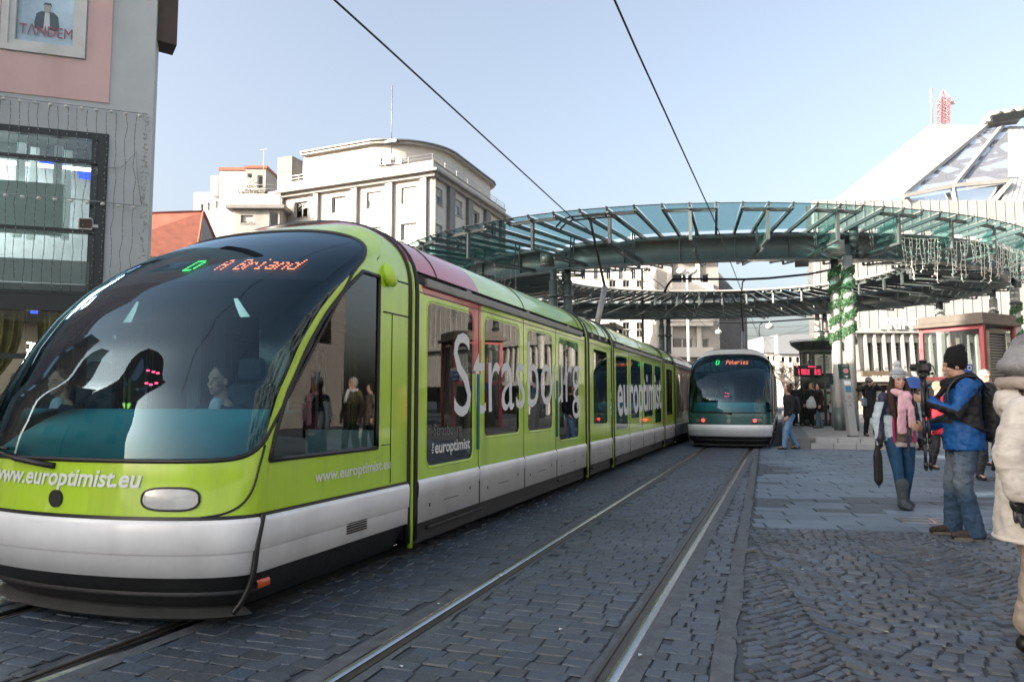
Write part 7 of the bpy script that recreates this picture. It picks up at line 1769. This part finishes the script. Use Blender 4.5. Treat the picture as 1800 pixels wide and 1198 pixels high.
wb = thing('shoulder_bag', 'white carrier bag hanging from the shoulder of the maroon coated person', 'bag', pspot(1424, 27.6)+UP*1.0, YAW); Q = Blob(); Q.cap([V(0, 0, -.2), V(0, 0, .0), V(.03, 0, .16)], [(.20, .07), (.17, .07), (.07, .03)]); Q.build('bag_body', cloth('white plastic', (.42, .44, .46), .5), wb, .014, 2); mb = MB(); mb.tube([V(.02, 0, .15), V(.04, 0, .38), V(.14, 0, .44), V(.10, 0, .16)], .012, 5); mb.build('handles', T_RUBBER, wb)
std('person in black coat behind the maroon coat with head turned to the tram', pspot(1425, 29.6), 1.72, math.radians(-60), coat_z=.5, coat=(.012, .012, .013), legs=(.012, .012, .014), hair=(.16, .13, .11), wide=1.15)
std('tall dark haired person in a navy coat in the middle of the waiting group', pspot(1412, 32), 1.84, math.radians(20), coat=(.014, .016, .024), coat_z=.6, scarf=(.25, .25, .26))
std('person in a grey knitted hat and dark coat facing the camera on the platform', pspot(1399, 30.5), 1.74, math.radians(8), coat=(.02, .021, .024), coat_z=.6, hat=(.10, .095, .09), legs=(.014, .015, .018), wide=1.1, eyes=True, tag_='a')
std('dark figure at the back of the waiting group by the tram', pspot(1391, 33.5), 1.8, math.radians(35), coat=(.02, .02, .024), coat_z=.65)
std('short dark haired woman close behind the maroon coat', pspot(1432, 31.0), 1.66, math.radians(-120), coat=(.05, .018, .016), coat_z=.6)
std('sunlit distant person farther along the platform beside the tram', pspot(1383, 44), 1.75, math.radians(30), coat=(.20, .16, .14), coat_z=.8, legs=(.05, .05, .06))
std('distant person in a pale coat at the far end of the platform', pspot(1400, 52), 1.72, 0., coat=(.3, .26, .23), coat_z=.7)
std('man in a flat cap and tan coat partly hidden by the rear ticket validator', pspot(1457, 30.6), 1.74, math.radians(-75), coat=(.15, .10, .072), coat_z=.85, legs=(.07, .045, .045), hat=(.02, .02, .022), arms=((.25, -.02, 1.14, .22, -.18, .95), (-.25, .02, 1.14, -.22, -.12, .95)))
fb = thing('carrier_bag', 'pale carrier bag held by the man in the tan coat', 'bag', pspot(1461, 30.3)+UP*.72, YAW); Q = Blob(); Q.cap([V(0, 0, -.14), V(0, 0, .14)], [(.15, .05), (.13, .05)]); Q.build('bag_body', cloth('pale plastic', (.36, .39, .42), .5), fb, .014, 2)
hd = std('hooded photographer in dark clothes with both hands raised to the face on the platform edge', pspot(1526, 21.7), 1.70, math.radians(0), coat=(.014, .014, .017), coat_z=.55, legs=(.012, .012, .014), hat=(.10, .095, .09), step=.10, arms=((.40, -.10, 1.36, .10, -.19, 1.53), (-.40, -.10, 1.36, -.10, -.19, 1.53)), wide=.95)
Q = Blob()
for s in (-1, 1): Q.cap([V(s*.085, -.02, 1.62), V(s*.095, -.06, 1.50), V(s*.09, -.09, 1.40)], [.035, .03, .02])
Q.build('hat_flaps', cloth('grey fleece flaps', (.11, .105, .10), .95), hd, .012, 2)
cc2 = thing('camera', 'small black camera held up by the hooded photographer', 'camera', pspot(1526, 21.45)+UP*1.54, YAW); mb = MB(); mb.bx(-.06, .06, -.02, .02, 0, .07); mb.build('camera_body', T_BLACK, cc2, bevel=.01); mb = MB(); mb.tube([V(0, -.02, .035), V(0, -.06, .035)], .026, 14); mb.build('lens', T_RUBBER, cc2)
pb2 = thing('shoulder_pouch', 'grey blue pouch slung at the side of the hooded photographer', 'bag', pspot(1517, 21.4)+UP*.99, YAW); Q = Blob(); Q.cap([V(0, 0, -.08), V(0, 0, .08)], [(.085, .05), (.08, .05)]); Q.build('pouch_body', cloth('grey blue nylon', (.10, .14, .18), .7), pb2, .012, 2); mb = MB(); mb.tube([V(.02, 0, .1), V(.08, 0, .42)], .01, 5); mb.build('strap', T_RUBBER, pb2)
std('grey haired man with glasses and open olive jacket in the sun behind the cameraman', spot(1731, 12.6), 1.86, math.radians(-6), coat=(.105, .085, .055), coat_z=.8, legs=(.04, .045, .05), hair=(.42, .41, .40), eyes=True, glasses=True, scarf=(.48, .48, .50), skincol=(.50, .30, .23))
std('dark haired person half hidden behind the man with glasses', spot(1757, 14.2), 1.78, math.radians(15), coat=(.10, .085, .065), coat_z=.7, hair=(.03, .02, .015))
std('woman with light brown hair behind the left shoulder of the man with glasses', spot(1709, 15.5), 1.74, math.radians(30), coat=(.06, .05, .045), coat_z=.7, hair=(.20, .13, .08))
std('person in a bright red checked coat between the tripod and the cameraman', spot(1646, 14.6), 1.70, math.radians(15), coat=(.46, .03, .045), coat_z=.7, hair=(.25, .17, .10), hat=(.30, .22, .16), legs=(.03, .03, .035))
um = std('person walking under the blue umbrella behind the woman in pink', spot(1607, 20), 1.66, math.radians(10), coat=(.09, .045, .03), coat_z=.7, hair=(.10, .06, .04), arms=((.27, .04, 1.13, .26, -.05, .90), (-.2, -.12, 1.15, -.08, -.18, 1.30)))
ub = thing('umbrella', 'small open blue umbrella behind the shoulder of the woman in pink', 'umbrella', spot(1604, 19.7)+UP*1.32, YAW); mb = MB(); G = [[(.46*r_*math.cos(a), .46*r_*math.sin(a), .66-.30*r_**2-.02*r_*abs(math.sin(4*a))) for a in np.linspace(0, 2*PI, 33)] for r_ in np.linspace(0, 1, 7)]; mb.grid(G, 0, True, flip=True); mb.build('umbrella_canopy', cloth('blue umbrella cloth', (.03, .07, .24), .5), ub); mb = MB(); mb.tube([V(0, 0, -.04), V(0, 0, .7)], .01, 6); mb.build('umbrella_shaft', T_GREY, ub)
# shoppers by the left shop window and the tram driver
std('shopper in a dark coat in front of the shop at the far left edge', fpt(*fc(8, 760), 1.2)*V(1, 1, 0), 1.75, math.radians(150), coat=(.012, .014, .015), coat_z=.55)
std('shopper with a fur trimmed hood in front of the curtained shop window', fpt(*fc(75, 760), 1.3)*V(1, 1, 0), 1.72, math.radians(170), coat=(.02, .02, .022), coat_z=.6, hat=(.06, .05, .045))
dr = thing('person', 'tram driver in a dark suit and pale shirt seated behind the windscreen', 'person', (-4.1-.25, 3.27+1.68, .45), 0); hc = V(0, -.05, 1.06); B = Blob(); head_prims(B, hc, .0, 1.); B.cap([V(0, 0, .8), V(0, -.02, 1.0)], [.062, .055])
B.cap([V(0, .02, .24), V(0, .03, .5), V(0, 0, .74), V(0, 0, .84)], [(.16, .12), (.15, .11), (.17, .11), (.12, .08)])
AD = [(V(.19, 0, .8), V(.25, -.16, .55), V(.16, -.42, .62)), (V(-.19, 0, .8), V(-.25, -.16, .55), V(-.16, -.42, .62))]
for a, b, c in AD: B.cap([a, b, c], [.055, .043, .032]); hand(B, c, V(0, -1, -.1), V(-1 if a[0] > 0 else 1, 0, .2), .6)
for s in (-1, 1): B.cap([V(s*.09, .0, .24), V(s*.11, -.42, .26), V(s*.11, -.46, -.02)], [.085, .06, .042]); B.cap([V(s*.11, -.44, -.0), V(s*.11, -.58, .0)], [.04, .03], ref=None)
B.build('body', skin('driver skin', (.42, .25, .19), tuple(hc)), dr, .009, 2)
C = Blob(); C.cap([V(0, .02, .28), V(0, .03, .5), V(0, 0, .72), V(0, .0, .82), V(0, .01, .87)], [(.19, .15), (.18, .14), (.20, .14), (.16, .1), (.08, .08)])
for a, b, c in AD: C.cap([a, b, c-(c-b)*.1], [.078, .064, .046])
C.build('suit_jacket', cloth('dark suit', (.012, .015, .03), .8), dr, .012, 3)
C = Blob(); C.cap([V(0, -.125, .6), V(0, -.10, .78), V(0, -.055, .88)], [(.04, .03), (.06, .035), (.06, .05)]); C.build('shirt', cloth('pale blue shirt', (.32, .38, .45), .8), dr, .01, 2)
Q = Blob(); Q.ball(hc+V(0, .028, .045), (.083, .093, .085)); Q.ball(hc+V(0, .05, -.01), (.077, .06, .07)); Q.build('hair', cloth('driver hair', (.06, .035, .02), .6, .3, 1., 60), dr, .010, 2)
L = Blob()
for s in (-1, 1): L.cap([V(s*.09, .02, .24), V(s*.11, -.42, .26), V(s*.11, -.46, .04)], [.105, .08, .062])
L.build('trousers', cloth('driver trousers', (.015, .017, .025), .8), dr, .014, 3)

for u, v in ((770, 1060), (985, 1105), (880, 1010), (1410, 1000), (1560, 1110), (1125, 1150), (705, 1170)):
    p = gz(u, v, .006); mb = MB(); a = random.uniform(0, 3); c, d = math.cos(a)*.014, math.sin(a)*.014
    mb.add([p+V(-c, -d, 0), p+V(d, -c, .003), p+V(c*1.4, d*1.2, .001), p+V(-d*.8, c*.8, .006)], [(0, 1, 2, 3)]); tag(mb.build('paper_scrap', mat('scrap_paper', (.55, .56, .56), .8)), 'tiny white scrap of litter lying on the cobbles', 'litter', 'scraps of litter on the cobbles')
# ------------------------------------------------------------------ light, sky, camera
w = bpy.data.worlds.new('World'); SC.world = w; w.use_nodes = True
nt = w.node_tree; nt.nodes.clear()
sky = nt.nodes.new('ShaderNodeTexSky'); sky.sky_type = 'NISHITA'; sky.sun_disc = False
SUN_EL = math.radians(20); SD = np.array([-.72, -.69, 0]); SD /= np.linalg.norm(SD)
sky.sun_elevation = SUN_EL; sky.sun_rotation = math.atan2(SD[0], SD[1])
sky.air_density = 1.0; sky.dust_density = 6.5; sky.ozone_density = 1.2
bg = nt.nodes.new('ShaderNodeBackground'); bg.inputs[1].default_value = .15
wo = nt.nodes.new('ShaderNodeOutputWorld'); hs = nt.nodes.new('ShaderNodeHueSaturation'); hs.inputs['Saturation'].default_value = .70; nt.links.new(sky.outputs[0], hs.inputs['Color']); nt.links.new(hs.outputs[0], bg.inputs[0]); nt.links.new(bg.outputs[0], wo.inputs[0])
sl = bpy.data.lights.new('sun', 'SUN'); sl.energy = 5.0; sl.angle = math.radians(.5); sl.color = (1, .9, .76)
so = bpy.data.objects.new('sun', sl); COL.objects.link(so)
dv = Vector((SD[0]*math.cos(SUN_EL), SD[1]*math.cos(SUN_EL), math.sin(SUN_EL)))
so.rotation_euler = dv.to_track_quat('Z', 'Y').to_euler(); so.location = dv*80
cd = bpy.data.cameras.new('camera'); cd.lens = 26.0; cd.sensor_width = 36; cd.clip_end = 2000; cd.clip_start = .05
co = bpy.data.objects.new('camera', cd); COL.objects.link(co); co.location = (0, 0, CAMZ)
co.rotation_euler = (PI/2+PITCH, 0, YAW); SC.camera = co
SC.view_settings.view_transform = 'Standard'; SC.view_settings.look = 'None'; SC.view_settings.gamma = 1; SC.view_settings.exposure = EXPO
SC.view_settings.use_curve_mapping = False
SC.render.engine = 'CYCLES'; SC.cycles.use_denoising = True
SC.cycles.max_bounces = 10; SC.cycles.transparent_max_bounces = 24; SC.cycles.glossy_bounces = 5
SC.cycles.caustics_reflective = False; SC.cycles.caustics_refractive = False
SC.cycles.sample_clamp_indirect = 6
